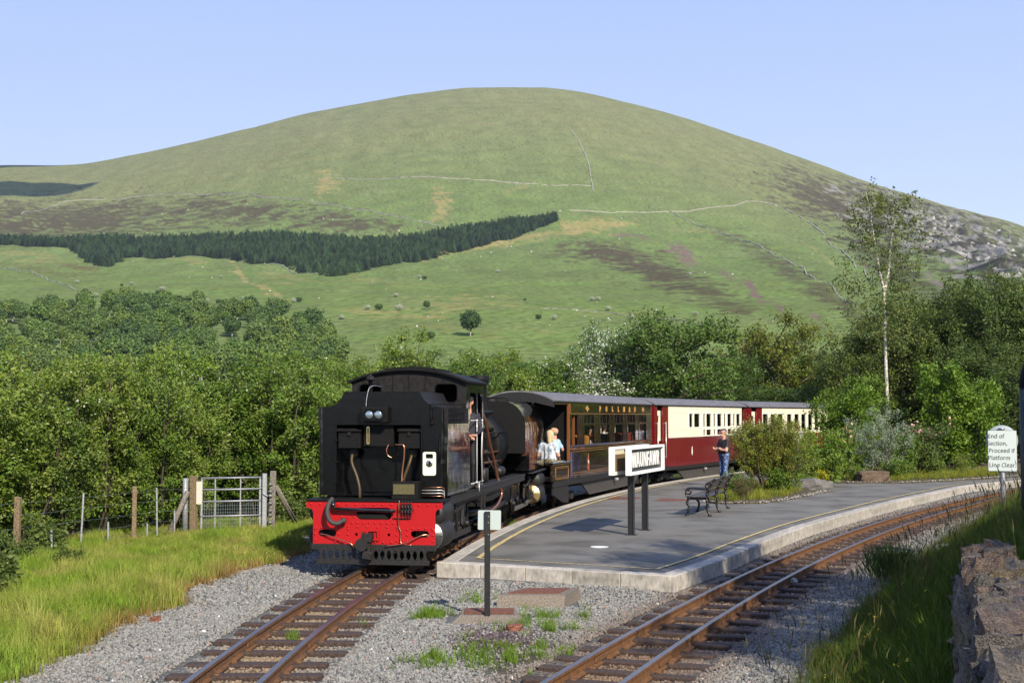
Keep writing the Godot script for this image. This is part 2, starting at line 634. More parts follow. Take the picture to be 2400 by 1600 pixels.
func build_all() -> void:
	near_ground()
	hill()
	railway("railway_track", TRACK_A, -14.0, 62.0, "rusty narrow gauge track that the black locomotive stands on")
	railway("railway_track", TRACK_B, -7.0, 62.0, "empty rusty narrow gauge track curving along the right platform edge")
	platform()
	plinths()
	wall_of_stones()
	train()
	platform_things()
	fence_and_gate()
	people()
	ballast()
	plants()
	grasses()


# vertices in a grid -> one indexed mesh
func sheet(nx: int, ny: int, v: PackedVector3Array, c: PackedColorArray) -> ArrayMesh:
	var idx := PackedInt32Array()
	idx.resize((nx - 1) * (ny - 1) * 6)
	var k := 0
	for j in ny - 1:
		for i in nx - 1:
			var a := j * nx + i
			idx[k] = a; idx[k + 1] = a + nx; idx[k + 2] = a + 1
			idx[k + 3] = a + 1; idx[k + 4] = a + nx; idx[k + 5] = a + nx + 1
			k += 6
	var n := PackedVector3Array()
	n.resize(v.size())
	for j in ny:
		for i in nx:
			var dx := v[j * nx + mini(i + 1, nx - 1)] - v[j * nx + maxi(i - 1, 0)]
			var dy := v[mini(j + 1, ny - 1) * nx + i] - v[maxi(j - 1, 0) * nx + i]
			var m := dx.cross(dy).normalized()
			n[j * nx + i] = m if m.y > 0.0 else -m
	var arr := []
	arr.resize(Mesh.ARRAY_MAX)
	arr[Mesh.ARRAY_VERTEX] = v
	arr[Mesh.ARRAY_NORMAL] = n
	arr[Mesh.ARRAY_COLOR] = c
	arr[Mesh.ARRAY_INDEX] = idx
	var am := ArrayMesh.new()
	am.add_surface_from_arrays(Mesh.PRIMITIVE_TRIANGLES, arr)
	return am


# how grassy the ground is: 0 stones, 1 grass
func grassiness(x: float, z: float) -> float:
	var a := beside(TRACK_A, x, z)
	var b := beside(TRACK_B, x, z)
	var w := 0.32 * noise.get_noise_2d(x * 0.45, z * 0.45)
	if a < -1.2:
		var edge := -1.98 - 0.28 * smoothstep(-16.5, -18.5, z) + 0.2 * smoothstep(-20.8, -22.0, z) - 0.9 * smoothstep(-23.0, -27.0, z)
		return smoothstep(-0.08, 0.22, edge - a + w)
	if b > 0.9:
		return smoothstep(-0.05, 0.40, b - 1.75 + w * 0.9)
	if a > 0.9 and b < -0.9:
		var q := Vector2((x + 0.12) / 0.62, (z + 13.6) / 1.25)
		return clampf(1.1 - q.length() + 1.1 * noise.get_noise_2d(x * 2.2, z * 2.2), 0.0, 0.75)
	return 0.0


func near_ground() -> void:
	var xs := PackedFloat32Array()
	var zs := PackedFloat32Array()
	var x := -70.0
	while x < 90.0:
		xs.append(x)
		x += 0.17 if x > -11.0 and x < 19.0 else 2.0
	var z := 14.0
	while z > -110.0:
		zs.append(z)
		z -= 0.17 if z < -5.0 and z > -46.0 else 2.0
	var v := PackedVector3Array()
	var c := PackedColorArray()
	var grey := Color(0.19, 0.195, 0.185)
	var earth := Color(0.10, 0.075, 0.038)
	var turf := Color(0.075, 0.092, 0.022)
	var brown := Color(0.125, 0.092, 0.06)
	for zz in zs:
		for xx in xs:
			var a := beside(TRACK_A, xx, zz)
			var b := beside(TRACK_B, xx, zz)
			var y := ground_y(xx, zz)
			var near := minf(absf(a), absf(b))
			y += 0.018 * fine.get_noise_2d(xx * 1.7, zz * 1.7) - 0.03 * (1.0 - smoothstep(0.55, 0.95, near))
			if zz < -46.0 or xx < -11.0 or xx > 19.0:
				y -= 0.02 + 0.9 * smoothstep(40.0, 75.0, -zz) + 1.0 * smoothstep(-20.0, -60.0, xx)
			var g := grassiness(xx, zz)
			var col := grey.lerp(brown, (1.0 - smoothstep(0.35, 0.8, near)) * 0.85)
			if b > -1.0 and b < 1.2: col = col.lerp(Color(0.14, 0.1, 0.075), 0.45 * (1.0 - smoothstep(0.6, 1.25, absf(b))))
			col = col.lerp(earth.lerp(turf, smoothstep(-0.3, 0.3, fine.get_noise_2d(xx * 0.8, zz * 0.8))), g)
			if a > 1.0 and b < -1.0:
				var q := Vector2((xx + 0.1) / 0.75, (zz + 14.4) / 0.95)
				col = col.lerp(Color(0.075, 0.055, 0.058), clampf(1.15 - q.length(), 0.0, 1.0) * 0.8)
			v.append(Vector3(xx, y, zz))
			c.append(col)
	var o := mesh_node(sheet(xs.size(), zs.size(), v, c), M.ground, "ground")
	tag(o, "grey ballast ground and grassy banks around the two tracks", "", "", "structure")


# patches on the hill: bearing, slope number, half sizes, turn in degrees, colour, strength
func hill() -> void:
	var heather := Color(0.086, 0.072, 0.044)
	var dark := Color(0.062, 0.052, 0.038)
	var straw := Color(0.30, 0.255, 0.105)
	var scree := Color(0.175, 0.12, 0.105)
	var patches := [
		[190, 512, 290, 46, 2, heather, 1.3], [560, 495, 150, 28, 5, heather, 1.0], [790, 520, 140, 24, 4, heather, 1.1], [40, 530, 120, 30, 0, heather, 1.0], [360, 490, 120, 26, 0, heather, 0.7],
		[1935, 470, 150, 52, 22, heather, 1.3], [2060, 508, 140, 78, 24, heather, 1.3], [2260, 585, 260, 85, 22, dark, 1.15], [2230, 520, 200, 34, 18, heather, 0.7], [2120, 640, 200, 40, 32, dark, 0.9],
		[1450, 603, 130, 26, 8, heather, 1.1], [1540, 640, 130, 32, 18, heather, 1.1], [1660, 690, 120, 26, 20, heather, 0.9], [1310, 597, 50, 12, -5, heather, 0.8], [1800, 610, 120, 18, 30, heather, 0.7], [1880, 660, 130, 22, 35, heather, 0.8], [1720, 560, 90, 14, 25, heather, 0.55], [1960, 700, 120, 24, 38, heather, 0.8], [1160, 640, 90, 10, 4, heather, 0.5], [1330, 650, 60, 10, 4, heather, 0.5],
		[1600, 594, 42, 17, 38, scree, 1.3], [1480, 552, 46, 9, 8, scree, 0.9], [1765, 682, 40, 9, 45, scree, 1.2], [1835, 728, 36, 11, 45, scree, 1.2], [1705, 648, 36, 8, 42, scree, 0.9], [1910, 742, 24, 9, 40, scree, 0.9], [2210, 668, 90, 12, 33, Color(0.2, 0.165, 0.15), 0.9], [2060, 640, 60, 6, 35, scree, 0.7], [1940, 610, 90, 5, 38, straw, 0.7],
		[768, 427, 28, 22, 0, straw, 1.0], [752, 445, 16, 18, 0, straw, 0.8], [1032, 484, 26, 30, 10, straw, 0.95], [1215, 437, 46, 8, -30, straw, 0.7], [1390, 530, 90, 17, -8, straw, 0.95], [1290, 552, 130, 10, -6, straw, 0.9], [1110, 572, 150, 9, -7, straw, 1.1], [1000, 592, 70, 7, -12, straw, 0.9], [1600, 530, 60, 6, 6, straw, 0.6],
		[70, 598, 110, 8, 6, straw, 0.7], [100, 615, 90, 6, 2, straw, 0.6], [585, 655, 70, 5, 42, straw, 1.0], [640, 690, 60, 5, 30, straw, 0.9], [660, 660, 40, 10, 20, straw, 0.6], [450, 618, 60, 6, 8, straw, 0.7], [700, 648, 100, 6, 12, straw, 0.6], [860, 655, 60, 10, 8, straw, 0.55], [960, 668, 60, 10, 0, straw, 0.5], [1060, 715, 130, 20, -2, straw, 0.75], [880, 735, 160, 7, 4, straw, 0.7], [330, 700, 150, 6, 4, straw, 0.6], [640, 745, 160, 6, 6, straw, 0.5],
		[1000, 765, 260, 10, 3, straw, 0.5], [1500, 740, 200, 8, 4, straw, 0.4], [170, 628, 60, 14, 8, Color(0.13, 0.10, 0.05), 0.9], [90, 640, 110, 12, 10, Color(0.12, 0.105, 0.05), 0.7],
	]
	var us := PackedFloat32Array()
	var u := -1100.0
	while u <= 3700.0:
		us.append(u)
		u += 3.9 if u > -60.0 and u < 2460.0 else 60.0
	var ds := PackedFloat32Array()
	var d := 42.0
	while d < 3600.0:
		ds.append(d)
		d *= 1.03 if d < 330.0 else (1.0058 if d < 2620.0 else 1.03)
	var v := PackedVector3Array()
	var c := PackedColorArray()
	v.resize(us.size() * ds.size())
	c.resize(v.size())
	var ridges := PackedFloat32Array()
	for uu in us: ridges.append(knots(RIDGE_U, RIDGE_V, uu))
	var lo := Color(0.150, 0.194, 0.070)
	var bright := Color(0.148, 0.213, 0.064)
	var high := Color(0.195, 0.204, 0.088)
	var k := 0
	for dd in ds:
		for i in us.size():
			var uu := us[i]
			var s := steep(uu, dd, ridges[i])
			var p := hill_point(uu, dd, s)
			var n1 := fine.get_noise_2d(p.x / 110.0, p.z / 70.0)
			var n2 := noise.get_noise_2d(p.x / 26.0, p.z / 16.0) + 0.55 * fine.get_noise_2d(p.x / 9.0, p.y / 4.0)
			var crag := 0.0
			if dd > 700.0 and dd < 2700.0:
				crag = clampf(1.35 - Vector2((uu - 2270.0 - (s - 560.0) * 0.3) / 240.0, (s - 575.0 - (uu - 2270.0) * 0.35) / 70.0).length(), 0.0, 1.0)
				if crag > 0.0: p.y += crag * (16.0 * absf(fine.get_noise_2d(p.x / 90.0, p.y / 60.0)) + 9.0 * noise.get_noise_2d(p.x / 30.0, p.y / 22.0))
			var top := smoothstep(300.0, 20.0, s - ridges[i]) * smoothstep(640.0, 470.0, s)
			var col := lo.lerp(bright, clampf(0.5 + n1 * 1.3, 0.0, 1.0)).lerp(high, clampf(top * 0.95 + n1 * 0.35 * top, 0.0, 1.0))
			if dd > 330.0:
				var n3 := fine.get_noise_2d(p.x / 7.0 + 50.0, p.y / 3.2)
				col *= 1.0 + 0.16 * fine.get_noise_2d(p.x / 48.0 + 7.0, p.y / 22.0)
				var gully := noise.get_noise_2d(p.x / 34.0 + p.y / 90.0, p.y / 170.0)
				col *= 1.0 + 0.11 * n3 + 0.09 * gully
				var path := absf(fposmod(p.y / 9.0 + n1 * 1.6 + p.x / 400.0, 1.0) - 0.5)
				if path < 0.10: col *= 0.955
				if n3 > 0.36: col = col.lerp(Color(0.075, 0.085, 0.035), 0.4)
			col = col.lerp(Color(0.205, 0.175, 0.08), clampf(n2 * 0.5 + n1 * 0.35 - 0.12, 0.0, 0.5))
			if dd > 380.0 and dd < 2500.0:
				for q in patches:
					var du: float = uu - q[0]
					var dv: float = s - q[1]
					if absf(du) > q[2] * 1.7 or absf(dv) > q[2] * 1.7: continue
					var r := deg_to_rad(q[4])
					var e := Vector2((du * cos(r) + dv * sin(r)) / q[2], (dv * cos(r) - du * sin(r)) / q[3]).length()
					var w: float = clampf((1.05 - e + n2 * 1.15 + n1 * 0.6) * 1.7, 0.0, 1.0) * minf(1.0, q[6])
					col = col.lerp(q[5], w * (0.92 if q[6] >= 1.0 else q[6] * 0.9))
			if crag > 0.05:
				var rk := fine.get_noise_2d(p.x / 45.0, p.y / 26.0) + crag * 0.34 - 0.30
				col = col.lerp(Color(0.26, 0.245, 0.215), clampf(rk * 6.0, 0.0, 0.9))
				col = col.lerp(Color(0.04, 0.04, 0.035), clampf((noise.get_noise_2d(p.x / 16.0, p.y / 11.0) - 0.22) * 3.0, 0.0, 0.8) * crag)
			v[k] = p
			c[k] = col
			k += 1
	var o := mesh_node(sheet(us.size(), ds.size(), v, c), M.hill, "hill")
	tag(o, "rounded green hill with heather, pale grass and a rocky crag", "", "", "structure")
	# dry stone walls that cross the hill
	var lines := [
		[[50, 505, 100, 487, 150, 472, 300, 460, 430, 458, 560, 461, 700, 475, 850, 492, 960, 508, 1030, 518], "long grey field wall above the dark heather on the left slope"],
		[[790, 415, 900, 418, 1000, 420, 1150, 419, 1260, 424, 1385, 430], "short level field wall high on the middle of the hill"],
		[[1310, 500, 1450, 492, 1600, 498, 1700, 488, 1780, 474, 1830, 482, 1900, 530, 1980, 600, 2040, 650], "field wall that climbs right of the conifers and bends down towards the crag"],
		[[1565, 496, 1650, 530, 1760, 570, 1850, 620, 1930, 660, 2000, 720], "field wall that runs down the slope below the scree"],
		[[1336, 300, 1360, 335, 1380, 390, 1392, 448], "faint field wall that runs straight down the upper hill"],
		[[0, 632, 60, 645, 120, 662, 180, 680], "field wall at the left edge above the broadleaf wood"],
		[[1270, 725, 1400, 732, 1500, 747, 1650, 764], "low tumbled field wall across the lowest pasture"],
		[[305, 600, 400, 602, 520, 612, 640, 626, 740, 640], "field wall along the lower edge of the conifers"],
	]
	for l in lines:
		var st := begin()
		var pts := []
		for i in range(0, l[0].size(), 2): pts.append(Vector2(l[0][i], l[0][i + 1]))
		var prev := Vector3.INF
		for q in spline(pts, 12):
			var p := hill_at(q.x + rng.randf_range(-1, 1), q.y + rng.randf_range(-0.5, 0.5))
			if prev != Vector3.INF and rng.randf() > 0.10:
				var dir := p - prev
				var b := Basis.looking_at(dir.normalized(), Vector3.UP)
				box(st, (p + prev) / 2.0, Vector3(1.0, rng.randf_range(1.2, 2.6), 0.0) * clampf(-p.z / 1500.0, 0.35, 1.0) + Vector3(0, 0, dir.length() + 0.3), b)
			prev = p
		tag(done(st, worn_grey(), "field_wall"), l[1], "stone wall", "dry stone walls on the hill")
	# rocks on the hill and the crag
	var spots := []
	var tints := PackedColorArray()
	for i in 1900:
		var q := Vector2(rng.randf_range(2090, 2440), rng.randf_range(470, 670))
		var e := Vector2((q.x - 2270.0) / 215.0, (q.y - 572.0 - (q.x - 2270.0) * 0.36) / 58.0)
		if e.length() > 1.0 or fine.get_noise_2d(q.x / 60.0, q.y / 30.0) < -0.12: continue
		var p := hill_at(q.x, q.y)
		var s := (1.6 + 7.5 * pow(rng.randf(), 2.2)) * (1.2 - e.length() * 0.5)
		spots.append(Transform3D(Basis.from_euler(Vector3(rng.randf() * TAU, rng.randf() * TAU, rng.randf() * TAU)).scaled_local(Vector3(s, s * 1.5, s)), p + Vector3(0, s * 0.2, 0)))
		var g := rng.randf_range(0.16, 0.36)
		tints.append(Color(g, g * 0.95, g * 0.86))
	tag(many(rock_mesh(3, 0.35), M.chip, spots, tints, "crag_rocks"), "pale outcropping rocks of the crag on the right shoulder", "", "", "stuff")
	spots = []
	tints = PackedColorArray()
	for i in 230:
		var q := Vector2(rng.randf_range(300, 1950), rng.randf_range(395, 770))
		if fine.get_noise_2d(q.x / 200.0, q.y / 60.0) < 0.02: continue
		var p := hill_at(q.x, q.y)
		var s := rng.randf_range(0.35, 0.95) * (1.5 if p.z < -900.0 else 0.9)
		spots.append(Transform3D(Basis.from_euler(Vector3(rng.randf() * TAU, rng.randf() * TAU, 0)).scaled_local(Vector3(s * 1.4, s, s)), p + Vector3(0, s * 0.3, 0)))
		var g := rng.randf_range(0.3, 0.6)
		tints.append(Color(g, g * 0.97, g * 0.9))
	tag(many(rock_mesh(5, 0.3), M.chip, spots, tints, "scattered_boulders"), "pale boulders strewn over the hill pasture", "", "", "stuff")


func worn_grey() -> StandardMaterial3D:
	if not M.has("field_wall"): M.field_wall = worn(flat(0.44, 0.41, 0.34, 0.95), M.dirt, 0.08)
	return M.field_wall


# a lumpy stone of about one metre across
func rock_mesh(seed_: int, jag := 0.25, tone := 0.0) -> ArrayMesh:
	var r := RandomNumberGenerator.new()
	r.seed = seed_
	var t := (1.0 + sqrt(5.0)) / 2.0
	var vs: Array[Vector3] = []
	for p in [[-1, t, 0], [1, t, 0], [-1, -t, 0], [1, -t, 0], [0, -1, t], [0, 1, t], [0, -1, -t], [0, 1, -t], [t, 0, -1], [t, 0, 1], [-t, 0, -1], [-t, 0, 1]]:
		vs.append(Vector3(p[0], p[1], p[2]).normalized() * 0.5 * r.randf_range(1.0 - jag, 1.0 + jag))
	var f := [0, 11, 5, 0, 5, 1, 0, 1, 7, 0, 7, 10, 0, 10, 11, 1, 5, 9, 5, 11, 4, 11, 10, 2, 10, 7, 6, 7, 1, 8, 3, 9, 4, 3, 4, 2, 3, 2, 6, 3, 6, 8, 3, 8, 9, 4, 9, 5, 2, 4, 11, 6, 2, 10, 8, 6, 7, 9, 8, 1]
	var st := begin()
	st.set_color(Color.WHITE)
	for i in range(0, 60, 3): tri(st, vs[f[i]], vs[f[i + 1]], vs[f[i + 2]])
	st.generate_normals()
	return st.commit()


# -------------------------------------------------------------------- tracks
func sweep(st: SurfaceTool, track: Array, s0: float, s1: float, off: float, outline: Array, step := 0.7) -> void:
	var rings := []
	var n := int(ceil((s1 - s0) / step))
	for i in n + 1:
		var s := lerpf(s0, s1, float(i) / n)
		var h := heading(track, s)
		var o := along(track, s, off)
		var r := Vector3(cos(h), 0, sin(h))
		rings.append(outline.map(func(q): return o + r * q.x + Vector3(0, q.y, 0)))
	for i in n:
		for k in outline.size():
			var k2: int = (k + 1) % outline.size()
			quad(st, rings[i][k], rings[i + 1][k], rings[i + 1][k2], rings[i][k2])
	for k in range(1, outline.size() - 1):
		tri(st, rings[0][0], rings[0][k + 1], rings[0][k])
		tri(st, rings[n][0], rings[n][k], rings[n][k + 1])


func railway(called: String, t: Array, s0: float, s1: float, label: String) -> void:
	var root := thing(called, label, "railway track")
	var prof := [Vector2(-0.05, -0.012), Vector2(-0.05, 0.002), Vector2(-0.012, 0.016), Vector2(-0.009, 0.075), Vector2(-0.029, 0.088), Vector2(-0.03, 0.116), Vector2(0.03, 0.116), Vector2(0.029, 0.088), Vector2(0.009, 0.075), Vector2(0.012, 0.016), Vector2(0.05, 0.002), Vector2(0.05, -0.012)]
	prof.reverse()
	var top := [Vector2(-0.028, 0.1165), Vector2(-0.025, RAIL_TOP), Vector2(0.025, RAIL_TOP), Vector2(0.028, 0.1165)]
	top.reverse()
	for side in [-0.325, 0.325]:
		var st := begin()
		sweep(st, t, s0, s1, side, prof)
		var rail := done(st, M.rust_rail, "rail", root)
		st = begin()
		sweep(st, t, s0, s1, side, top)
		done(st, M.rail_top, "running_surface", rail)
		for js in [-5.7, 8.5, 22.0] if t == TRACK_A else [1.35, 15.2, 29.0]:
			st = begin()
			for sd in [-0.022, 0.022]:
				var p := along(t, js, side + sd)
				box(st, p + Vector3(0, 0.048, 0), Vector3(0.016, 0.05, 0.42), Basis(Vector3.UP, -heading(t, js)), 0.004)
			done(st, M.rust_rail, "fishplate", rail)
	var variants := []
	for i in 4:
		var st := begin()
		box(st, Vector3.ZERO, Vector3(1.42 + 0.05 * i, 0.115, 0.20 - 0.012 * i), Basis(), 0.012)
		st.generate_normals()
		variants.append(st.commit())
	var clips := begin()
	var s := s0
	while s < s1:
		var h := heading(t, s)
		var o := MeshInstance3D.new()
		o.mesh = pick(variants)
		o.material_override = M.sleeper
		put(o, "sleeper", root)
		o.position = along(t, s, rng.randf_range(-0.03, 0.03)) + Vector3(0, -0.036 + rng.randf_range(-0.012, 0.010), 0)
		o.rotation = Vector3(rng.randf_range(-0.03, 0.03), -h + rng.randf_range(-0.03, 0.03), rng.randf_range(-0.012, 0.012))
		if s < 40.0:
			for side in [-0.325, 0.325]:
				for e in [-0.075, 0.075]:
					var p := along(t, s + rng.randf_range(-0.05, 0.05), side + e)
					box(clips, p + Vector3(0, 0.018, 0), Vector3(0.055, 0.035, 0.05), Basis(Vector3.UP, -h), 0.008)
		s += 0.60 + rng.randf_range(-0.04, 0.04)
	var cl := done(clips, M.rust_rail, "rail_clips", root)
	cl.set_meta("kind", "stuff")


# -------------------------------------------------------------------- platform
var edge_left: Array = []
var edge_right: Array = []


func platform() -> void:
	var root := put(Node3D.new(), "platform")
	tag(root, "low tarmac island platform with pale concrete edging blocks", "", "", "structure")
	# both edges at matching steps, near end first
	for i in 61:
		var s := lerpf(0.32, 66.0, pow(i / 60.0, 1.15))
		edge_left.append(along(TRACK_A, s, 0.90))
	var rp := [Vector2(2.24, -18.39), Vector2(3.3, -20.63), Vector2(4.54, -23.62), Vector2(6.09, -27.04), Vector2(8.0, -30.72), Vector2(10.01, -34.44), Vector2(12.29, -38.35), Vector2(14.43, -41.93), Vector2(16.6, -44.6), Vector2(21.5, -49.6), Vector2(28, -55.5), Vector2(36, -62)]
	var rs := spline(rp, 12)
	var total := 0.0
	var acc := [0.0]
	for i in rs.size() - 1:
		total += rs[i].distance_to(rs[i + 1])
		acc.append(total)
	for i in 61:
		var want := total * pow(i / 60.0, 1.1)
		var j := 0
		while j < acc.size() - 2 and acc[j + 1] < want: j += 1
		var q: Vector2 = rs[j].lerp(rs[j + 1], clampf((want - acc[j]) / maxf(acc[j + 1] - acc[j], 0.001), 0.0, 1.0))
		edge_right.append(Vector3(q.x, 0, q.y))
	var up := Vector3(0, DECK, 0)
	# tarmac
	var cols := 12
	var v := PackedVector3Array()
	var c := PackedColorArray()
	for i in 61:
		var l: Vector3 = edge_left[i]
		var r: Vector3 = edge_right[i]
		var dir := (r - l).normalized()
		for k in cols + 1:
			var f := float(k) / cols
			var p := (l + dir * 0.2).lerp(r - dir * 0.2, f)
			if i == 0: p += Vector3(0, 0, -0.2)
			p.y = DECK - 0.012 + 0.012 * sin(f * PI)
			v.append(p)
			c.append(Color.WHITE)
	mesh_node(sheet(cols + 1, 61, v, c), M.asphalt, "tarmac", root)
	# edging blocks along the three sides, each its own
	var variants := []
	for i in 5:
		var st := begin()
		box(st, Vector3.ZERO, Vector3(0.24, 0.24, 1.0), Basis(), 0.012)
		st.generate_normals()
		variants.append(st.commit())
	var tones := []
	for i in 5:
		var m: StandardMaterial3D = M.concrete.duplicate()
		m.albedo_color = lin(0.54 + 0.035 * (i - 2), 0.50 + 0.032 * (i - 2), 0.44 + 0.03 * (i - 2))
		m.uv1_offset = Vector3(i * 0.37, i * 0.21, i * 0.11)
		tones.append(m)
	var near := [edge_left[0], edge_right[0]]
	var runs := [[edge_left.slice(0, 52), 1.0, 1.05], [near, -1.0, 0.80], [edge_right.slice(0, 56), -1.0, 0.72]]
	for run in runs:
		var pts: Array = run[0]
		var want: float = run[2]
		var inwards: float = run[1]
		var dist := 0.0
		for i in pts.size() - 1:
			var a: Vector3 = pts[i]
			var b: Vector3 = pts[i + 1]
			var len := a.distance_to(b)
			var n := maxi(1, int(round(len / want)))
			for k in n:
				var p := a.lerp(b, (k + 0.5) / n)
				var dir := (b - a).normalized()
				var o := MeshInstance3D.new()
				o.mesh = pick(variants)
				o.material_override = pick(tones)
				put(o, "concrete_block", root)
				var side := dir.cross(Vector3.UP) * inwards
				o.position = p + side * 0.12 + Vector3(0, DECK - 0.12 + rng.randf_range(-0.002, 0.002), 0)
				if run[1] == -1.0 and pts == near: o.position = p + Vector3(0, DECK - 0.12, -0.12)
				o.rotation.y = atan2(dir.x, dir.z)
				o.scale = Vector3(1.0, 1.0, len / n - 0.006)
			dist += len
	# the footing that the blocks stand on
	var st := begin()
	for run in [edge_left.slice(0, 40), near, edge_right.slice(0, 45)]:
		for i in run.size() - 1:
			var a: Vector3 = run[i]
			var b: Vector3 = run[i + 1]
			box(st, (a + b) / 2.0 + Vector3(0, -0.066, 0), Vector3(0.36, 0.15, a.distance_to(b) + 0.05), Basis(Vector3.UP, atan2(b.x - a.x, b.z - a.z)))
	done(st, M.old_concrete, "footing", root)
	# yellow lines
	var lines := [[edge_left.slice(1, 50), 0.46, 0.085, 1.0], [edge_right.slice(1, 54), 0.46, 0.06, -1.0]]
	for l in lines:
		st = begin()
		var pts: Array = l[0]
		for i in pts.size() - 1:
			var a: Vector3 = pts[i]
			var b: Vector3 = pts[i + 1]
			var d0: Vector3 = ((pts[i + 1] as Vector3) - (pts[maxi(i - 1, 0)] as Vector3)).normalized()
			var d1: Vector3 = ((pts[mini(i + 2, pts.size() - 1)] as Vector3) - a).normalized()
			var s0: Vector3 = d0.cross(Vector3.UP) * l[3]
			var s1: Vector3 = d1.cross(Vector3.UP) * l[3]
			var y := up + Vector3(0, 0.004, 0)
			if l[3] > 0: quad(st, a + s0 * l[1] + y, a + s0 * (l[1] + l[2]) + y, b + s1 * (l[1] + l[2]) + y, b + s1 * l[1] + y)
			else: quad(st, b + s1 * l[1] + y, b + s1 * (l[1] + l[2]) + y, a + s0 * (l[1] + l[2]) + y, a + s0 * l[1] + y)
		done(st, M.yellow, "yellow_line", root)
	st = begin()
	var a0: Vector3 = edge_left[1] + (edge_left[1] as Vector3).direction_to(edge_left[2]).cross(Vector3.UP) * 0.46
	var b0: Vector3 = edge_right[1] - (edge_right[1] as Vector3).direction_to(edge_right[2]).cross(Vector3.UP) * 0.46
	var yy := Vector3(0, DECK + 0.0045, 0)
	quad(st, a0 + yy, b0 + yy, b0 + yy + Vector3(0, 0, -0.05), a0 + yy + Vector3(0, 0, -0.05))
	done(st, M.yellow, "yellow_line", root)
	# lids and patches let into the tarmac
	st = begin()
	lathe(st, [Vector2(0.155, 0.0), Vector2(0.15, 0.006), Vector2(0.0, 0.007)], 28, Transform3D(Basis(), Vector3(1.47, DECK, -22.41)))
	tag(done(st, flat(0.60, 0.60, 0.56, 0.7), "marker_disc"), "round white disc lying flat on the platform tarmac", "disc")
	st = begin()
	box(st, Vector3(3.0, DECK + 0.002, -35.6), Vector3(0.75, 0.012, 0.8), Basis(Vector3.UP, -0.3))
	tag(done(st, M.rust_plate, "iron_cover"), "rusty flat cover in the platform behind the name sign posts", "cover")
	st = begin()
	box(st, Vector3(4.22, DECK + 0.002, -34.9), Vector3(0.75, 0.012, 0.8), Basis(Vector3.UP, -0.3))
	tag(done(st, M.rust_plate, "iron_cover"), "rusty flat cover in the platform just left of the bench", "cover")


func plinths() -> void:
	var root := thing("concrete_plinth", "rough concrete block with a rusty plate against the platform end", "plinth", Vector3(0.35, 0, -17.45))
	var st := begin()
	var lo1 := [Vector3(-0.56, -0.08, 0.80), Vector3(0.28, -0.08, 0.84), Vector3(0.60, -0.08, -0.12), Vector3(-0.24, -0.08, -0.12)]
	var hi1 := [Vector3(-0.53, 0.20, 0.65), Vector3(0.32, 0.20, 0.65), Vector3(0.53, 0.20, -0.06), Vector3(-0.20, 0.20, -0.06)]
	for i in 4:
		var j := (i + 1) % 4
		quad(st, lo1[i], lo1[j], hi1[j], hi1[i])
	quad(st, hi1[0], hi1[1], hi1[2], hi1[3])
	done(st, M.old_concrete, "block", root)
	st = begin()
	var rp := [Vector3(-0.40, 0.212, 0.52), Vector3(0.24, 0.212, 0.52), Vector3(0.40, 0.212, 0.03), Vector3(-0.13, 0.212, 0.03)]
	quad(st, rp[0], rp[1], rp[2], rp[3])
	for i in 4: quad(st, rp[i] - Vector3(0, 0.014, 0), rp[(i + 1) % 4] - Vector3(0, 0.014, 0), rp[(i + 1) % 4], rp[i])
	done(st, M.rust_plate, "rusty_plate", root)
	root = thing("concrete_plinth", "low sloping concrete pad with a rusty lid under the small sign post", "plinth", Vector3(-0.27, 0, -15.72))
	st = begin()
	var lo := [Vector3(-0.54, -0.04, 0.38), Vector3(0.56, -0.04, 0.42), Vector3(0.42, -0.04, -0.5), Vector3(-0.42, -0.04, -0.5)]
	var hi := [Vector3(-0.34, 0.125, 0.10), Vector3(0.31, 0.125, 0.10), Vector3(0.30, 0.135, -0.42), Vector3(-0.32, 0.135, -0.42)]
	for i in 4:
		var j := (i + 1) % 4
		quad(st, lo[i], lo[j], hi[j], hi[i])
	quad(st, hi[0], hi[1], hi[2], hi[3])
	done(st, M.old_concrete, "pad", root)
	st = begin()
	box(st, Vector3(0.0, 0.139, -0.14), Vector3(0.58, 0.012, 0.36), Basis(Vector3.RIGHT, 0.02))
	done(st, M.rust_plate, "rusty_lid", root)


# -------------------------------------------------------------------- the rough stone wall
func boulder(size: Vector3, seed_: int, tone: Color, soft := 0.45) -> ArrayMesh:
	var n := FastNoiseLite.new()
	n.seed = seed_
	n.frequency = 1.0
	n.fractal_octaves = 4
	n.fractal_type = FastNoiseLite.FRACTAL_RIDGED
	var st := begin(false)
	var q := 7
	var P := func(f: int, i: int, j: int) -> Vector3:
		var a := -1.0 + 2.0 * i / q
		var b := -1.0 + 2.0 * j / q
		var v := Vector3.ZERO
		v[f / 2] = 1.0 if f % 2 else -1.0
		v[(f / 2 + 1) % 3] = a
		v[(f / 2 + 2) % 3] = b
		var w := v.normalized() * 1.25
		v = v.lerp(w, soft)
		var r := 1.0 + 0.26 * n.get_noise_3dv(v * 0.55 + Vector3.ONE * seed_) + 0.09 * n.get_noise_3dv(v * 2.2)
		return v * r * size / 2.0
	for f in 6:
		for i in q:
			for j in q:
				var a: Vector3 = P.call(f, i, j)
				var b: Vector3 = P.call(f, i + 1, j)
				var c: Vector3 = P.call(f, i + 1, j + 1)
				var d: Vector3 = P.call(f, i, j + 1)
				st.set_color(tone * clampf(0.95 + 0.6 * n.get_noise_3dv(a * 2.6), 0.35, 1.6))
				if f % 2: quad(st, a, b, c, d)
				else: quad(st, d, c, b, a)
	st.generate_normals()
	return st.commit()


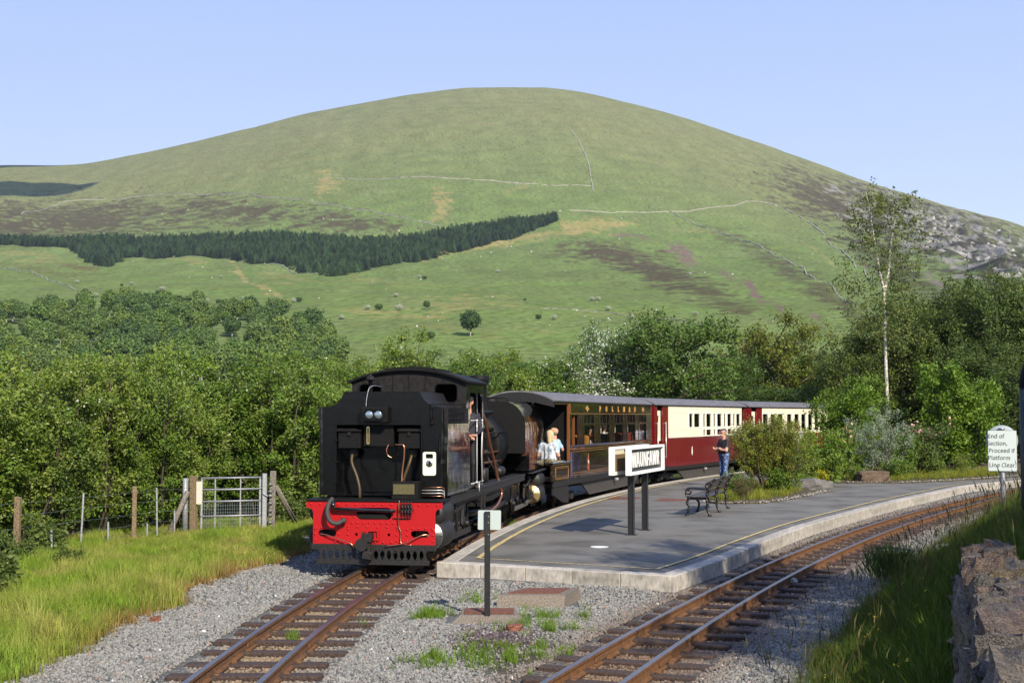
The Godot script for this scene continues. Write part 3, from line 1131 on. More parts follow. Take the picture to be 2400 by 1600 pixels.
func wall_of_stones() -> void:
	var root := thing("stone_wall", "rough dry stone wall of reddish grey boulders at the right edge", "stone wall")
	var tones := [Color(0.155, 0.132, 0.11), Color(0.135, 0.12, 0.108), Color(0.20, 0.18, 0.145), Color(0.105, 0.096, 0.09), Color(0.16, 0.122, 0.10), Color(0.175, 0.14, 0.09)]
	var shapes := []
	for i in 14: shapes.append(boulder(Vector3.ONE, 40 + i, tones[i % 6], 0.24))
	var core := begin()
	var far := Vector3(3.80, 0, -11.1)
	var near := Vector3(1.55, 0, -3.9)
	var dir := (near - far).normalized()
	var across := dir.cross(Vector3.UP)
	var b0 := Basis(Vector3.UP, atan2(dir.x, dir.z))
	var length := far.distance_to(near)
	box(core, (far + near) / 2.0 - across * 0.15 + Vector3(0, 0.55, 0), Vector3(0.12, 1.12, length - 0.1), b0)
	done(core, flat(0.05, 0.045, 0.04, 1.0), "earth_core", root)
	for row in 7:
		var s := 0.0
		var y := 0.12 + row * 0.185
		while s < length:
			var w := rng.randf_range(0.15, 0.40)
			var h := rng.randf_range(0.16, 0.26)
			for side in [-1, 1]:
				var o := MeshInstance3D.new()
				o.mesh = pick(shapes)
				o.material_override = M.rock
				put(o, "stone", root)
				var t := (0.25 + 0.05 * (row % 3)) * lerpf(0.68, 1.0, s / length)
				var lean := 0.030 * (6 - row)
				o.position = far + dir * (s + w / 2.0) - across * (0.15 - side * (lerpf(0.06, 0.13, s / length) + lean)) + Vector3(0, y + rng.randf_range(-0.04, 0.04) + (rng.randf_range(-0.03, 0.07) if row == 6 else 0.0), 0)
				if side == 0: o.position += across * rng.randf_range(-0.05, 0.05) + Vector3(0, rng.randf_range(-0.02, 0.05), 0)
				o.basis = Basis(Vector3.UP, atan2(dir.x, dir.z) + (0.10 if row < 5 else 0.35) * rng.randf_range(-1, 1) + (PI if rng.randf() < 0.5 else 0.0)) * Basis.from_euler(Vector3(rng.randf_range(-0.3, 0.3), 0, rng.randf_range(-0.1, 0.1) if row < 5 else rng.randf_range(-0.3, 0.3))) * Basis.from_scale(Vector3(t + rng.randf_range(-0.03, 0.06), h * 1.12, w * 1.22))
			s += w


# -------------------------------------------------------------------- the train
# lays outline (along, up) on a side wall whose outside faces local +x; "along" grows away from the camera
const SIDE := Basis(Vector3(0, 0, -1), Vector3(0, 1, 0), Vector3(1, 0, 0))


func side_at(x: float) -> Transform3D:
	return Transform3D(SIDE, Vector3(x, 0, 0))


func rect(x0: float, y0: float, x1: float, y1: float) -> Array:
	return [Vector2(x0, y0), Vector2(x1, y0), Vector2(x1, y1), Vector2(x0, y1)]


func letters(text: String, size: float, font: String, mat: Material, called: String, parent: Node, at: Transform3D, bold := true, squeeze := 1.0, spread := 0.0) -> void:
	var f := SystemFont.new()
	f.font_names = PackedStringArray([font])
	f.font_weight = 700 if bold else 400
	var tm := TextMesh.new()
	tm.text = text
	tm.font = f
	tm.font_size = 64
	tm.pixel_size = size / 46.0
	tm.depth = 0.008
	tm.curve_step = 1.0
	var o := mesh_node(tm, mat, called, parent)
	o.transform = at * Transform3D(Basis.from_scale(Vector3(squeeze, 1, 1)), Vector3.ZERO)


func train() -> void:
	locomotive()
	dining_car()
	var c2 := [[28.05, 28.5, 1], [28.62, 29.35, 1], [29.72, 30.0, 3], [30.1, 30.75, 3], [31.0, 31.3, 3], [31.48, 32.12, 3], [32.35, 32.65, 3], [32.85, 33.45, 3], [33.65, 33.95, 3], [34.1, 34.7, 3]]
	maroon_car(24.45, 35.65, c2, "cream and maroon carriage with two rows of white framed windows beside the standing man", 2.05)
	var c3 := []
	for w in [37.55, 38.4, 39.25, 40.3, 41.2, 42.05, 42.9, 43.75, 44.6, 45.5]: c3.append([w, w + 0.58, 1])
	maroon_car(36.15, 47.3, c3, "cream and maroon carriage with one row of tall windows behind the broom bush", 1.80)
	var c4 := []
	for w in [66.7, 67.6, 68.5, 69.6, 70.7, 71.8, 72.9]: c4.append([w, w + 0.6, 1])
	maroon_car(65.4, 76.5, c4, "far cream and maroon carriage just visible between the shrubs and the green post", 1.80)


func locomotive() -> void:
	var root := thing("steam_locomotive", "black articulated steam locomotive with a red buffer beam and twin headlights", "locomotive", Vector3(-2.09, RAIL_TOP, -20.107), deg_to_rad(-9.0))
	var st := begin()
	# red beam with its openings
	var beam := [Vector2(-0.95, 0.395), Vector2(0.95, 0.395), Vector2(0.95, 0.86), Vector2(0.965, 0.905), Vector2(1.0, 0.93), Vector2(1.057, 0.94), Vector2(1.057, 1.03), Vector2(-1.057, 1.03), Vector2(-1.057, 0.94), Vector2(-1.0, 0.93), Vector2(-0.965, 0.905), Vector2(-0.95, 0.86)]
	var slot := rounded(-0.27, 0.765, 0.28, 0.945, 0.07)
	var h1 := rounded(-0.865, 0.505, -0.585, 0.607, 0.05)
	var h2 := rounded(0.575, 0.505, 0.855, 0.607, 0.05)
	var sq1 := rect(-0.29, 0.52, -0.25, 0.56)
	var sq2 := rect(0.215, 0.52, 0.255, 0.56)
	prism(st, beam, 0.03, Transform3D(Basis(), Vector3(0, 0, -0.015)), [slot, h1, h2, sq1, sq2])
	var beam_node := done(st, M.red, "buffer_beam", root)
	st = begin(true)
	var rows := [[0.99, -0.98, 0.98, 15], [0.715, -0.34, 0.30, 8], [0.655, -0.40, 0.36, 6], [0.425, -0.60, 0.40, 9], [0.64, 0.60, 0.90, 4], [0.64, -0.90, -0.82, 2], [0.80, -0.50, -0.30, 3], [0.80, 0.34, 0.56, 3]]
	for r in rows:
		for i in r[3]:
			var x: float = lerpf(r[1], r[2], float(i) / (r[3] - 1))
			ball(st, Vector3(x, r[0], 0.0), Vector3(0.018, 0.018, 0.017), 7, 4)
	for y in [0.45, 0.54, 0.62]:
		for x in [-0.915, 0.915, 0.52, -0.545, -0.40, 0.36]: ball(st, Vector3(x, y, 0.0), Vector3(0.018, 0.018, 0.017), 7, 4)
	done(st, M.red, "rivets", beam_node).set_meta("kind", "stuff")
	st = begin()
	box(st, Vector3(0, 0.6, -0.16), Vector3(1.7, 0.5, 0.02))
	done(st, M.void_black, "dark_backing", root)  # black sheet standing in for the dark behind the openings
	# bar below and the slotted cowcatcher
	st = begin()
	box(st, Vector3(0, 0.35, 0.012), Vector3(1.93, 0.088, 0.05), Basis(), 0.006)
	done(st, M.frame_iron, "angle_bar", root)
	st = begin()
	box(st, Vector3(0, 0.13, 0.05), Vector3(1.74, 0.075, 0.035), Basis(), 0.006)
	var low_bar := done(st, M.frame_iron, "cowcatcher_bar", root)
	var rung := begin()
	prism(rung, [Vector2(-0.044, 0.17), Vector2(0.044, 0.17), Vector2(0.020, 0.21), Vector2(0.014, 0.245), Vector2(0.020, 0.28), Vector2(0.044, 0.31), Vector2(-0.044, 0.31), Vector2(-0.020, 0.28), Vector2(-0.014, 0.245), Vector2(-0.020, 0.21)], 0.03, Transform3D(Basis(Vector3.UP, 0.25), Vector3.ZERO))
	rung.generate_normals()
	var rung_mesh := rung.commit()
	for i in 17:
		var o := mesh_node(rung_mesh, M.frame_iron, "cowcatcher_rung", root)
		o.position = Vector3(-0.80 + i * 0.1, 0, 0.035)
		o.rotation.y = -0.25
	st = begin(true)
	for i in 18:
		ball(st, Vector3(-0.82 + i * 0.097, 0.13, 0.068), Vector3(0.011, 0.011, 0.008), 6, 3)
		ball(st, Vector3(-0.92 + i * 0.108, 0.36, 0.038), Vector3(0.012, 0.012, 0.008), 6, 3)
	done(st, M.frame_iron, "bolts", low_bar).set_meta("kind", "stuff")
	# coupling
	st = begin()
	box(st, Vector3(-0.06, 0.50, 0.08), Vector3(0.13, 0.13, 0.2), Basis(), 0.01)
	box(st, Vector3(-0.04, 0.36, 0.12), Vector3(0.055, 0.32, 0.07), Basis(), 0.01)
	box(st, Vector3(-0.06, 0.24, 0.14), Vector3(0.16, 0.13, 0.09), Basis(Vector3.FORWARD, 0.15), 0.02)
	lathe(st, [Vector2(0, -0.015), Vector2(0.096, -0.015), Vector2(0.096, 0.015), Vector2(0, 0.015)], 20, Transform3D(Basis(Vector3.RIGHT, PI / 2), Vector3(-0.135, 0.405, 0.21)))
	box(st, Vector3(-0.13, 0.50, 0.20), Vector3(0.03, 0.20, 0.03), Basis(Vector3.FORWARD, 0.2), 0.006)
	done(st, M.frame_iron, "coupling", root)
	st = begin()
	prism(st, rounded(-0.15, 0.43, 0.06, 0.60, 0.01, 1), 0.025, Transform3D(Basis(), Vector3(0.03, 0.02, 0.02)), [rounded(-0.11, 0.46, 0.03, 0.57, 0.01, 1)])
	done(st, M.red, "coupling_frame", root)
	# pipes on the beam
	st = begin(true)
	tube(st, [Vector3(-0.60, 0.925, 0.075), Vector3(0.31, 0.905, 0.085), Vector3(0.33, 0.90, 0.06)], 0.030, 10)
	tube(st, [Vector3(-0.60, 0.925, 0.075), Vector3(-0.615, 0.98, 0.07), Vector3(-0.61, 1.07, 0.04)], 0.030, 10)
	done(st, M.gloss_black, "brake_pipe", root)
	st = begin(true)
	var hose := spline([Vector3(-0.63, 1.08, 0.05), Vector3(-0.67, 1.0, 0.12), Vector3(-0.68, 0.87, 0.16), Vector3(-0.63, 0.75, 0.17), Vector3(-0.54, 0.71, 0.15), Vector3(-0.46, 0.745, 0.10)], 5)
	tube(st, hose, 0.036, 10)
	ball(st, Vector3(-0.45, 0.75, 0.09), Vector3(0.055, 0.045, 0.05))
	done(st, M.rubber, "vacuum_hose", root)
	st = begin(true)
	for x in [0.455, 0.50, 0.545, 0.59]:
		tube(st, [Vector3(x, 1.05, 0.06), Vector3(x, 0.99, 0.05)], 0.009, 6)
		tube(st, [Vector3(x, 0.995, 0.05), Vector3(x, 0.93, 0.05)], 0.019, 8)
		tube(st, [Vector3(x, 0.92, 0.05), Vector3(x, 0.86, 0.05)], 0.016, 8)
		tube(st, [Vector3(x, 0.87, 0.05), Vector3(x - 0.005, 0.80, 0.03), Vector3(x - 0.05, 0.785, 0.02), Vector3(0.30, 0.79, 0.015)], 0.0065, 5)
	box(st, Vector3(0.522, 0.925, 0.045), Vector3(0.20, 0.02, 0.03))
	done(st, M.frame_iron, "lubricator_valves", root)
	for pts in [[Vector3(-0.84, 0.545, 0.0), Vector3(-0.72, 0.53, 0.05), Vector3(-0.45, 0.455, 0.07), Vector3(-0.32, 0.40, 0.08), Vector3(-0.28, 0.33, 0.07)], [Vector3(0.84, 0.555, 0.0), Vector3(0.72, 0.53, 0.05), Vector3(0.48, 0.42, 0.07), Vector3(0.20, 0.375, 0.07)], [Vector3(0.41, 1.06, 0.04), Vector3(0.395, 0.95, 0.05), Vector3(0.39, 0.70, 0.03), Vector3(0.43, 0.58, 0.03), Vector3(0.44, 0.42, 0.04), Vector3(0.60, 0.395, 0.04)]]:
		st = begin(true)
		tube(st, spline(pts, 4), 0.0085, 6)
		done(st, M.copper, "copper_pipe", root)
	# running plate
	st = begin()
	box(st, Vector3(0, 1.046, -0.31), Vector3(2.11, 0.03, 0.66), Basis(), 0.008)
	done(st, M.matt_black, "running_plate", root)
	# the end tank: two side blocks, a stepped top, a recessed middle
	var plan := [Vector2(0.62, -0.455), Vector2(0.62, -2.2), Vector2(1.03, -2.2)]
	for i in 6:
		var a := deg_to_rad(90.0 * i / 5.0)
		plan.append(Vector2(0.93 + 0.10 * cos(a), -0.555 + 0.10 * sin(a)))
	var lay := Transform3D(Basis(Vector3.RIGHT, PI / 2), Vector3(0, 1.775, 0))
	st = begin()
	prism(st, plan, 1.35, lay)
	var tank := done(st, M.gloss_black, "side_tank", root)
	st = begin()
	prism(st, plan.map(func(q): return Vector2(-maxf(q.x, 0.72), q.y)), 1.35, lay)
	done(st, M.gloss_black, "side_tank", root)
	var step := [Vector2(-0.92, 2.2), Vector2(0.92, 2.2), Vector2(1.03, 2.2), Vector2(1.03, 2.455)]
	for i in 6:
		var a := deg_to_rad(90.0 * i / 5.0)
		step.append(Vector2(0.90 - 0.30 * sin(a), 2.76 - 0.30 * cos(a)))
	step.append(Vector2(0.55, 2.80 - 0.09))
	for q in step.slice(3).duplicate(): pass
	var full := step.slice(1)
	var mirror := []
	for q in full: mirror.append(Vector2(-q.x, q.y))
	mirror.reverse()
	var outline := []
	for q in full + mirror: outline.append(Vector2(q.x, minf(q.y, 2.70)))
	st = begin()
	prism(st, outline, 1.72, Transform3D(Basis(), Vector3(0, 0.004, -1.33)))
	done(st, M.cab_grey, "coal_bunker", root)
	var face := [Vector2(-0.93, 1.1), Vector2(0.93, 1.1)]
	for q in outline:
		if q.y > 2.3: face.append(Vector2(clampf(q.x, -0.955, 0.955), q.y + 0.005))
	st = begin()
	prism(st, face, 0.012, Transform3D(Basis(), Vector3(0, 0, -0.447)), [rect(-0.72, 1.115, 0.62, 2.19)])
	done(st, M.black, "end_plate", root)
	st = begin()
	box(st, Vector3(-0.05, 1.65, -0.80), Vector3(1.34, 1.12, 0.02))
	done(st, M.black, "recess_plate", root)
	st = begin()
	box(st, Vector3(-0.05, 1.385, -0.775), Vector3(0.72, 0.50, 0.02), Basis(), 0.004)
	done(st, M.black, "inspection_door", root)
	st = begin()
	for y in [1.72, 2.20]:
		box(st, Vector3(0.79, y, -0.437), Vector3(0.34, 0.012, 0.012))
		box(st, Vector3(-0.83, y, -0.437), Vector3(0.20, 0.012, 0.012))
	for y in [1.30, 1.62, 1.95]: box(st, Vector3(-0.70, y, -0.425), Vector3(0.05, 0.02, 0.05))
	box(st, Vector3(0.64, 1.9, -0.43), Vector3(0.03, 0.55, 0.02), Basis(), 0.004)
	done(st, M.black, "beading", root)
	st = begin(true)
	for i in 26:
		var y := lerpf(1.14, 2.40, i / 25.0)
		for x in [-0.985, 0.92, -0.755, 0.665]: ball(st, Vector3(x, y, -0.440), Vector3(0.009, 0.009, 0.007), 5, 3)
	for i in 30:
		for y in [2.235, 1.13]: ball(st, Vector3(lerpf(-0.90, 0.90, i / 29.0), y, -0.440), Vector3(0.009, 0.009, 0.007), 5, 3)
	for z in 16:
		for y in [1.16, 2.41]: ball(st, Vector3(1.03, y, -0.62 - z * 0.10), Vector3(0.007, 0.010, 0.010), 5, 3)
	done(st, M.black, "plate_rivets", root).set_meta("kind", "stuff")
	# tool boxes with sloping lids, the middle box, the gauge
	for b in [[-0.70, -0.345], [0.265, 0.605]]:
		st = begin()
		prism(st, [Vector2(-0.47, 1.83), Vector2(-0.80, 1.83), Vector2(-0.80, 2.19), Vector2(-0.47, 2.10)].map(func(q): return Vector2(-q.x, q.y)), b[1] - b[0], Transform3D(SIDE, Vector3((b[0] + b[1]) / 2.0, 0, 0)))
		var tb := done(st, M.matt_black, "tool_box", root)
		st = begin()
		box(st, Vector3((b[0] + b[1]) / 2.0, 2.145, -0.60), Vector3(b[1] - b[0] + 0.04, 0.02, 0.36), Basis(Vector3.RIGHT, 0.27), 0.004)
		box(st, Vector3((b[0] + b[1]) / 2.0, 2.05, -0.452), Vector3(0.05, 0.06, 0.02), Basis(), 0.004)
		done(st, M.cab_grey, "lid", tb)
		st = begin(true)
		lathe(st, [Vector2(0, 0.02), Vector2(0.085, 0.02), Vector2(0.095, 0.0)], 16, Transform3D(Basis(Vector3.RIGHT, PI / 2), Vector3(b[0] + 0.19, 1.76, -0.62)))
		done(st, M.oily, "flange", root)
	st = begin()
	box(st, Vector3(-0.07, 2.02, -0.66), Vector3(0.48, 0.33, 0.28), Basis(), 0.006)
	done(st, M.matt_black, "middle_box", root)
	st = begin()
	prism(st, rounded(-0.255, 1.885, -0.205, 2.165, 0.024), 0.03, Transform3D(Basis(), Vector3(0, 0, -0.505)), [rounded(-0.242, 1.91, -0.218, 2.14, 0.011)])
	var gauge := done(st, M.brass, "water_gauge", root)
	st = begin()
	box(st, Vector3(-0.23, 2.025, -0.515), Vector3(0.03, 0.24, 0.006))
	done(st, M.dull_brass, "gauge_glass", gauge)
	for pts in [[Vector3(-0.50, 1.73, -0.56), Vector3(-0.49, 1.60, -0.50), Vector3(-0.40, 1.40, -0.46), Vector3(-0.345, 1.22, -0.43), Vector3(-0.335, 1.06, -0.42)], [Vector3(0.45, 1.72, -0.56), Vector3(0.43, 1.6, -0.5), Vector3(0.37, 1.42, -0.47), Vector3(0.33, 1.28, -0.46)]]:
		st = begin(true)
		tube(st, spline(pts, 4), 0.026, 8)
		done(st, worn(flat(0.085, 0.058, 0.024, 0.5, 0.3), M.dirt, 3.0), "water_hose", root)
	for pts in [[Vector3(0.20, 1.88, -0.50), Vector3(0.30, 1.885, -0.45), Vector3(0.36, 1.86, -0.43), Vector3(0.365, 1.70, -0.43), Vector3(0.335, 1.45, -0.43), Vector3(0.33, 1.28, -0.42)], [Vector3(0.10, 1.89, -0.50), Vector3(0.07, 1.80, -0.48), Vector3(0.09, 1.72, -0.49), Vector3(0.15, 1.68, -0.5)]]:
		st = begin(true)
		tube(st, spline(pts, 4), 0.014 if pts.size() > 4 else 0.008, 7)
		done(st, M.copper, "copper_pipe", root)
	# twin headlights
	st = begin()
	box(st, Vector3(-0.085, 2.345, -0.36), Vector3(0.42, 0.245, 0.16), Basis(), 0.012)
	var hl := done(st, M.matt_black, "headlight_box", root)
	st = begin()
	prism(st, rounded(-0.265, 2.255, 0.095, 2.435, 0.088, 6), 0.03, Transform3D(Basis(), Vector3(0, 0, -0.27)), [rounded(-0.245, 2.272, 0.075, 2.418, 0.072, 6)])
	done(st, M.black, "bezel", hl)
	for x in [-0.158, -0.012]:
		st = begin(true)
		lathe(st, [Vector2(0.064, 0.0), Vector2(0.061, 0.012), Vector2(0.045, 0.022), Vector2(0.02, 0.028), Vector2(0.0, 0.029)], 20, Transform3D(Basis(Vector3.RIGHT, PI / 2), Vector3(x, 2.345, -0.278)))
		done(st, M.lens, "headlight", hl)
	# the cream tag with its slot and dial
	st = begin()
	prism(st, rounded(0.66, 1.415, 0.865, 1.775, 0.03), 0.014, Transform3D(Basis(), Vector3(0, 0, -0.428)), [rounded(0.705, 1.675, 0.82, 1.745, 0.015)])
	var tg := done(st, M.cream_tag, "cream_tag", root)
	st = begin(true)
	lathe(st, [Vector2(0, 0.004), Vector2(0.05, 0.003), Vector2(0.055, 0.0)], 18, Transform3D(Basis(Vector3.RIGHT, PI / 2), Vector3(0.76, 1.595, -0.42)))
	done(st, M.steel, "dial", tg)
	st = begin()
	box(st, Vector3(0.77, 1.605, -0.414), Vector3(0.035, 0.05, 0.004), Basis(Vector3.FORWARD, 0.5))
	done(st, M.matt_black, "dial_mark", tg)
	# lubricator box with its brass plate
	st = begin()
	box(st, Vector3(0.44, 1.195, -0.30), Vector3(0.41, 0.27, 0.28), Basis(), 0.008)
	var lb := done(st, M.matt_black, "lubricator_box", root)
	st = begin()
	box(st, Vector3(0.425, 1.215, -0.155), Vector3(0.33, 0.155, 0.012), Basis(), 0.003)
	done(st, M.dull_brass, "brass_plate", lb)
	for y in [1.10, 1.145, 1.19, 1.235]:
		st = begin(true)
		tube(st, [Vector3(0.66, y, -0.36), Vector3(0.98, y + 0.005, -0.36), Vector3(1.0, y - 0.02, -0.40), Vector3(1.0, 1.06, -0.42)], 0.009, 6)
		done(st, M.copper if y < 1.12 or y > 1.2 else M.pipe_white, "oil_pipe", root)
	# hand rails and brackets at the right front corner
	st = begin(true)
	tube(st, [Vector3(0.79, 2.50, -0.41), Vector3(0.79, 2.18, -0.41)], 0.011, 6)
	tube(st, [Vector3(0.76, 2.51, -0.42), Vector3(1.0, 2.53, -2.15)], 0.012, 6)
	for y in [2.22, 2.46]: ball(st, Vector3(0.80, y, -0.42), Vector3(0.03, 0.025, 0.03))
	for z in [-0.9, -1.4]: tube(st, [Vector3(0.83 + 0.13 * z, 2.55, z), Vector3(0.83 + 0.13 * z, 2.45, z)], 0.008, 5)
	tube(st, [Vector3(0.93, 1.98, -0.40), Vector3(0.93, 1.62, -0.40)], 0.012, 6)
	done(st, M.matt_black, "hand_rail", root)
	st = begin(true)
	lathe(st, [Vector2(0.036, 2.6), Vector2(0.034, 2.90), Vector2(0.075, 2.895), Vector2(0.072, 2.925), Vector2(0.05, 2.96), Vector2(0.02, 2.975), Vector2(0.018, 3.0), Vector2(0.0, 3.0)], 16, Transform3D(Basis(), Vector3(-0.36, 0, -1.1)))
	done(st, M.cab_grey, "vent_cowl", root)
	st = begin(true)
	tube(st, spline([Vector3(-0.24, 2.47, -0.40), Vector3(-0.235, 2.60, -0.42), Vector3(-0.205, 2.76, -0.46), Vector3(-0.15, 2.80, -0.60), Vector3(-0.30, 2.80, -1.6)], 4), 0.006, 5)
	done(st, M.galv, "headlight_cable", root)
	cab(root)
	boiler_and_far_tank(root)
	running_gear(root)


func cab(root: Node3D) -> void:
	var arc := []
	for i in 13:
		var x := lerpf(0.985, -0.985, i / 12.0)
		arc.append(Vector2(x, 3.10 - 0.20 * pow(absf(x) / 0.985, 2.2)))
	var wall := [Vector2(-0.985, 1.1), Vector2(0.985, 1.1)] + arc
	var st := begin()
	var wr := rounded(0.46, 2.565, 0.83, 2.86, 0.07)
	var wl := rounded(-0.85, 2.565, -0.48, 2.86, 0.07)
	prism(st, wall, 0.03, Transform3D(Basis(), Vector3(0, 0, -2.235)), [wr, wl])
	var front := done(st, M.cab_grey, "cab_front", root)
	for w in [rounded(0.445, 2.55, 0.845, 2.875, 0.08), rounded(-0.865, 2.55, -0.465, 2.875, 0.08)]:
		st = begin()
		prism(st, w, 0.012, Transform3D(Basis(), Vector3(0, 0, -2.214)), [wr if w[0].x > 0 else wl])
		done(st, M.black, "window_rim", front)
	st = begin()
	for x in [-0.27, 0.0, 0.29]: box(st, Vector3(x, 2.86, -2.214), Vector3(0.008, 0.36, 0.012))
	done(st, M.matt_black, "seam", front)
	st = begin(true)
	for i in 24:
		ball(st, Vector3(rng.randf_range(-0.45, 0.45), rng.randf_range(2.74, 3.0), -2.218), Vector3(0.008, 0.008, 0.006), 5, 3)
	done(st, M.cab_grey, "rivets", front).set_meta("kind", "stuff")
	st = begin()
	prism(st, wall, 0.03, Transform3D(Basis(), Vector3(0, 0, -3.84)))
	done(st, M.matt_black, "cab_back", root)
	for sx in [-1.0, 1.0]:
		st = begin()
		prism(st, rect(2.25, 1.1, 3.83, 2.89), 0.025, side_at(0.985 * sx - 0.0125 * sx), [rect(2.58, 1.16, 3.68, 2.72)] if sx > 0 else [rect(2.58, 1.9, 3.68, 2.72)])
		done(st, M.gloss_black, "cab_side", root)
	st = begin()
	box(st, Vector3(0, 1.09, -3.04), Vector3(1.9, 0.03, 1.6))
	done(st, M.matt_black, "cab_floor", root)
	st = begin(true)
	lathe(st, [Vector2(0, 0), Vector2(0.55, 0.0), Vector2(0.55, -0.2)], 24, Transform3D(Basis(Vector3.RIGHT, PI / 2), Vector3(0, 1.75, -3.60)))
	done(st, M.oily, "boiler_backhead", root)
	# roof with rolled edge, ventilator on top
	var outer := []
	var inner := []
	for i in 17:
		var x := lerpf(1.045, -1.045, i / 16.0)
		var y := 3.125 - 0.215 * pow(absf(x) / 1.045, 2.2)
		outer.append(Vector2(x, y))
		inner.append(Vector2(x * 0.985, y - 0.035))
	inner.reverse()
	st = begin()
	prism(st, outer + inner, 1.86, Transform3D(Basis(), Vector3(0, 0, -3.06)))
	var rf := done(st, M.matt_black, "cab_roof", root)
	st = begin()
	var vent := []
	for i in 9:
		var x := lerpf(0.42, -0.46, i / 8.0)
		vent.append(Vector2(x, 3.165 - 0.215 * pow(absf(x) / 1.045, 2.2)))
	vent += [Vector2(-0.46, 3.10), Vector2(0.42, 3.10)]
	prism(st, vent, 1.2, Transform3D(Basis(), Vector3(0, 0, -3.0)))
	done(st, M.matt_black, "roof_ventilator", rf)
	st = begin()
	for i in 9:
		st = begin()
		box(st, Vector3(1.0, 2.885, -2.4 - i * 0.18), Vector3(0.02, 0.05, 0.05))
		done(st, M.matt_black, "roof_bracket", rf)
	# pale pipes and dark rails outside the doorway
	for q in [[-2.98, 1.03], [-3.47, 1.035]]:
		st = begin(true)
		var mid := 0.03 if q[0] < -3.2 else 0.0
		tube(st, [Vector3(q[1], 2.25, q[0]), Vector3(q[1], 2.12, q[0] - mid), Vector3(q[1], 1.95, q[0] + mid), Vector3(q[1], 1.7, q[0] + mid * 2), Vector3(q[1], 1.18, q[0] + mid)], 0.012, 7)
		for y in [1.19, 2.25]: ball(st, Vector3(q[1], y, q[0]), Vector3(0.022, 0.022, 0.022))
		done(st, M.pipe_white, "pale_pipe", root)
	st = begin(true)
	for y in [1.185, 2.25]: tube(st, [Vector3(1.02, y, -2.5), Vector3(1.03, y, -3.5)], 0.009, 6)
	tube(st, [Vector3(1.03, 1.18, -3.2), Vector3(1.03, 1.02, -3.2)], 0.013, 6)
	done(st, M.pipe_white, "cross_rail", root)
	st = begin()
	box(st, Vector3(1.0, 1.93, -3.10), Vector3(0.03, 1.56, 0.045), Basis(), 0.006)
	box(st, Vector3(1.0, 1.93, -3.62), Vector3(0.03, 1.56, 0.06), Basis(), 0.006)
	done(st, M.gloss_black, "door_pillar", root)


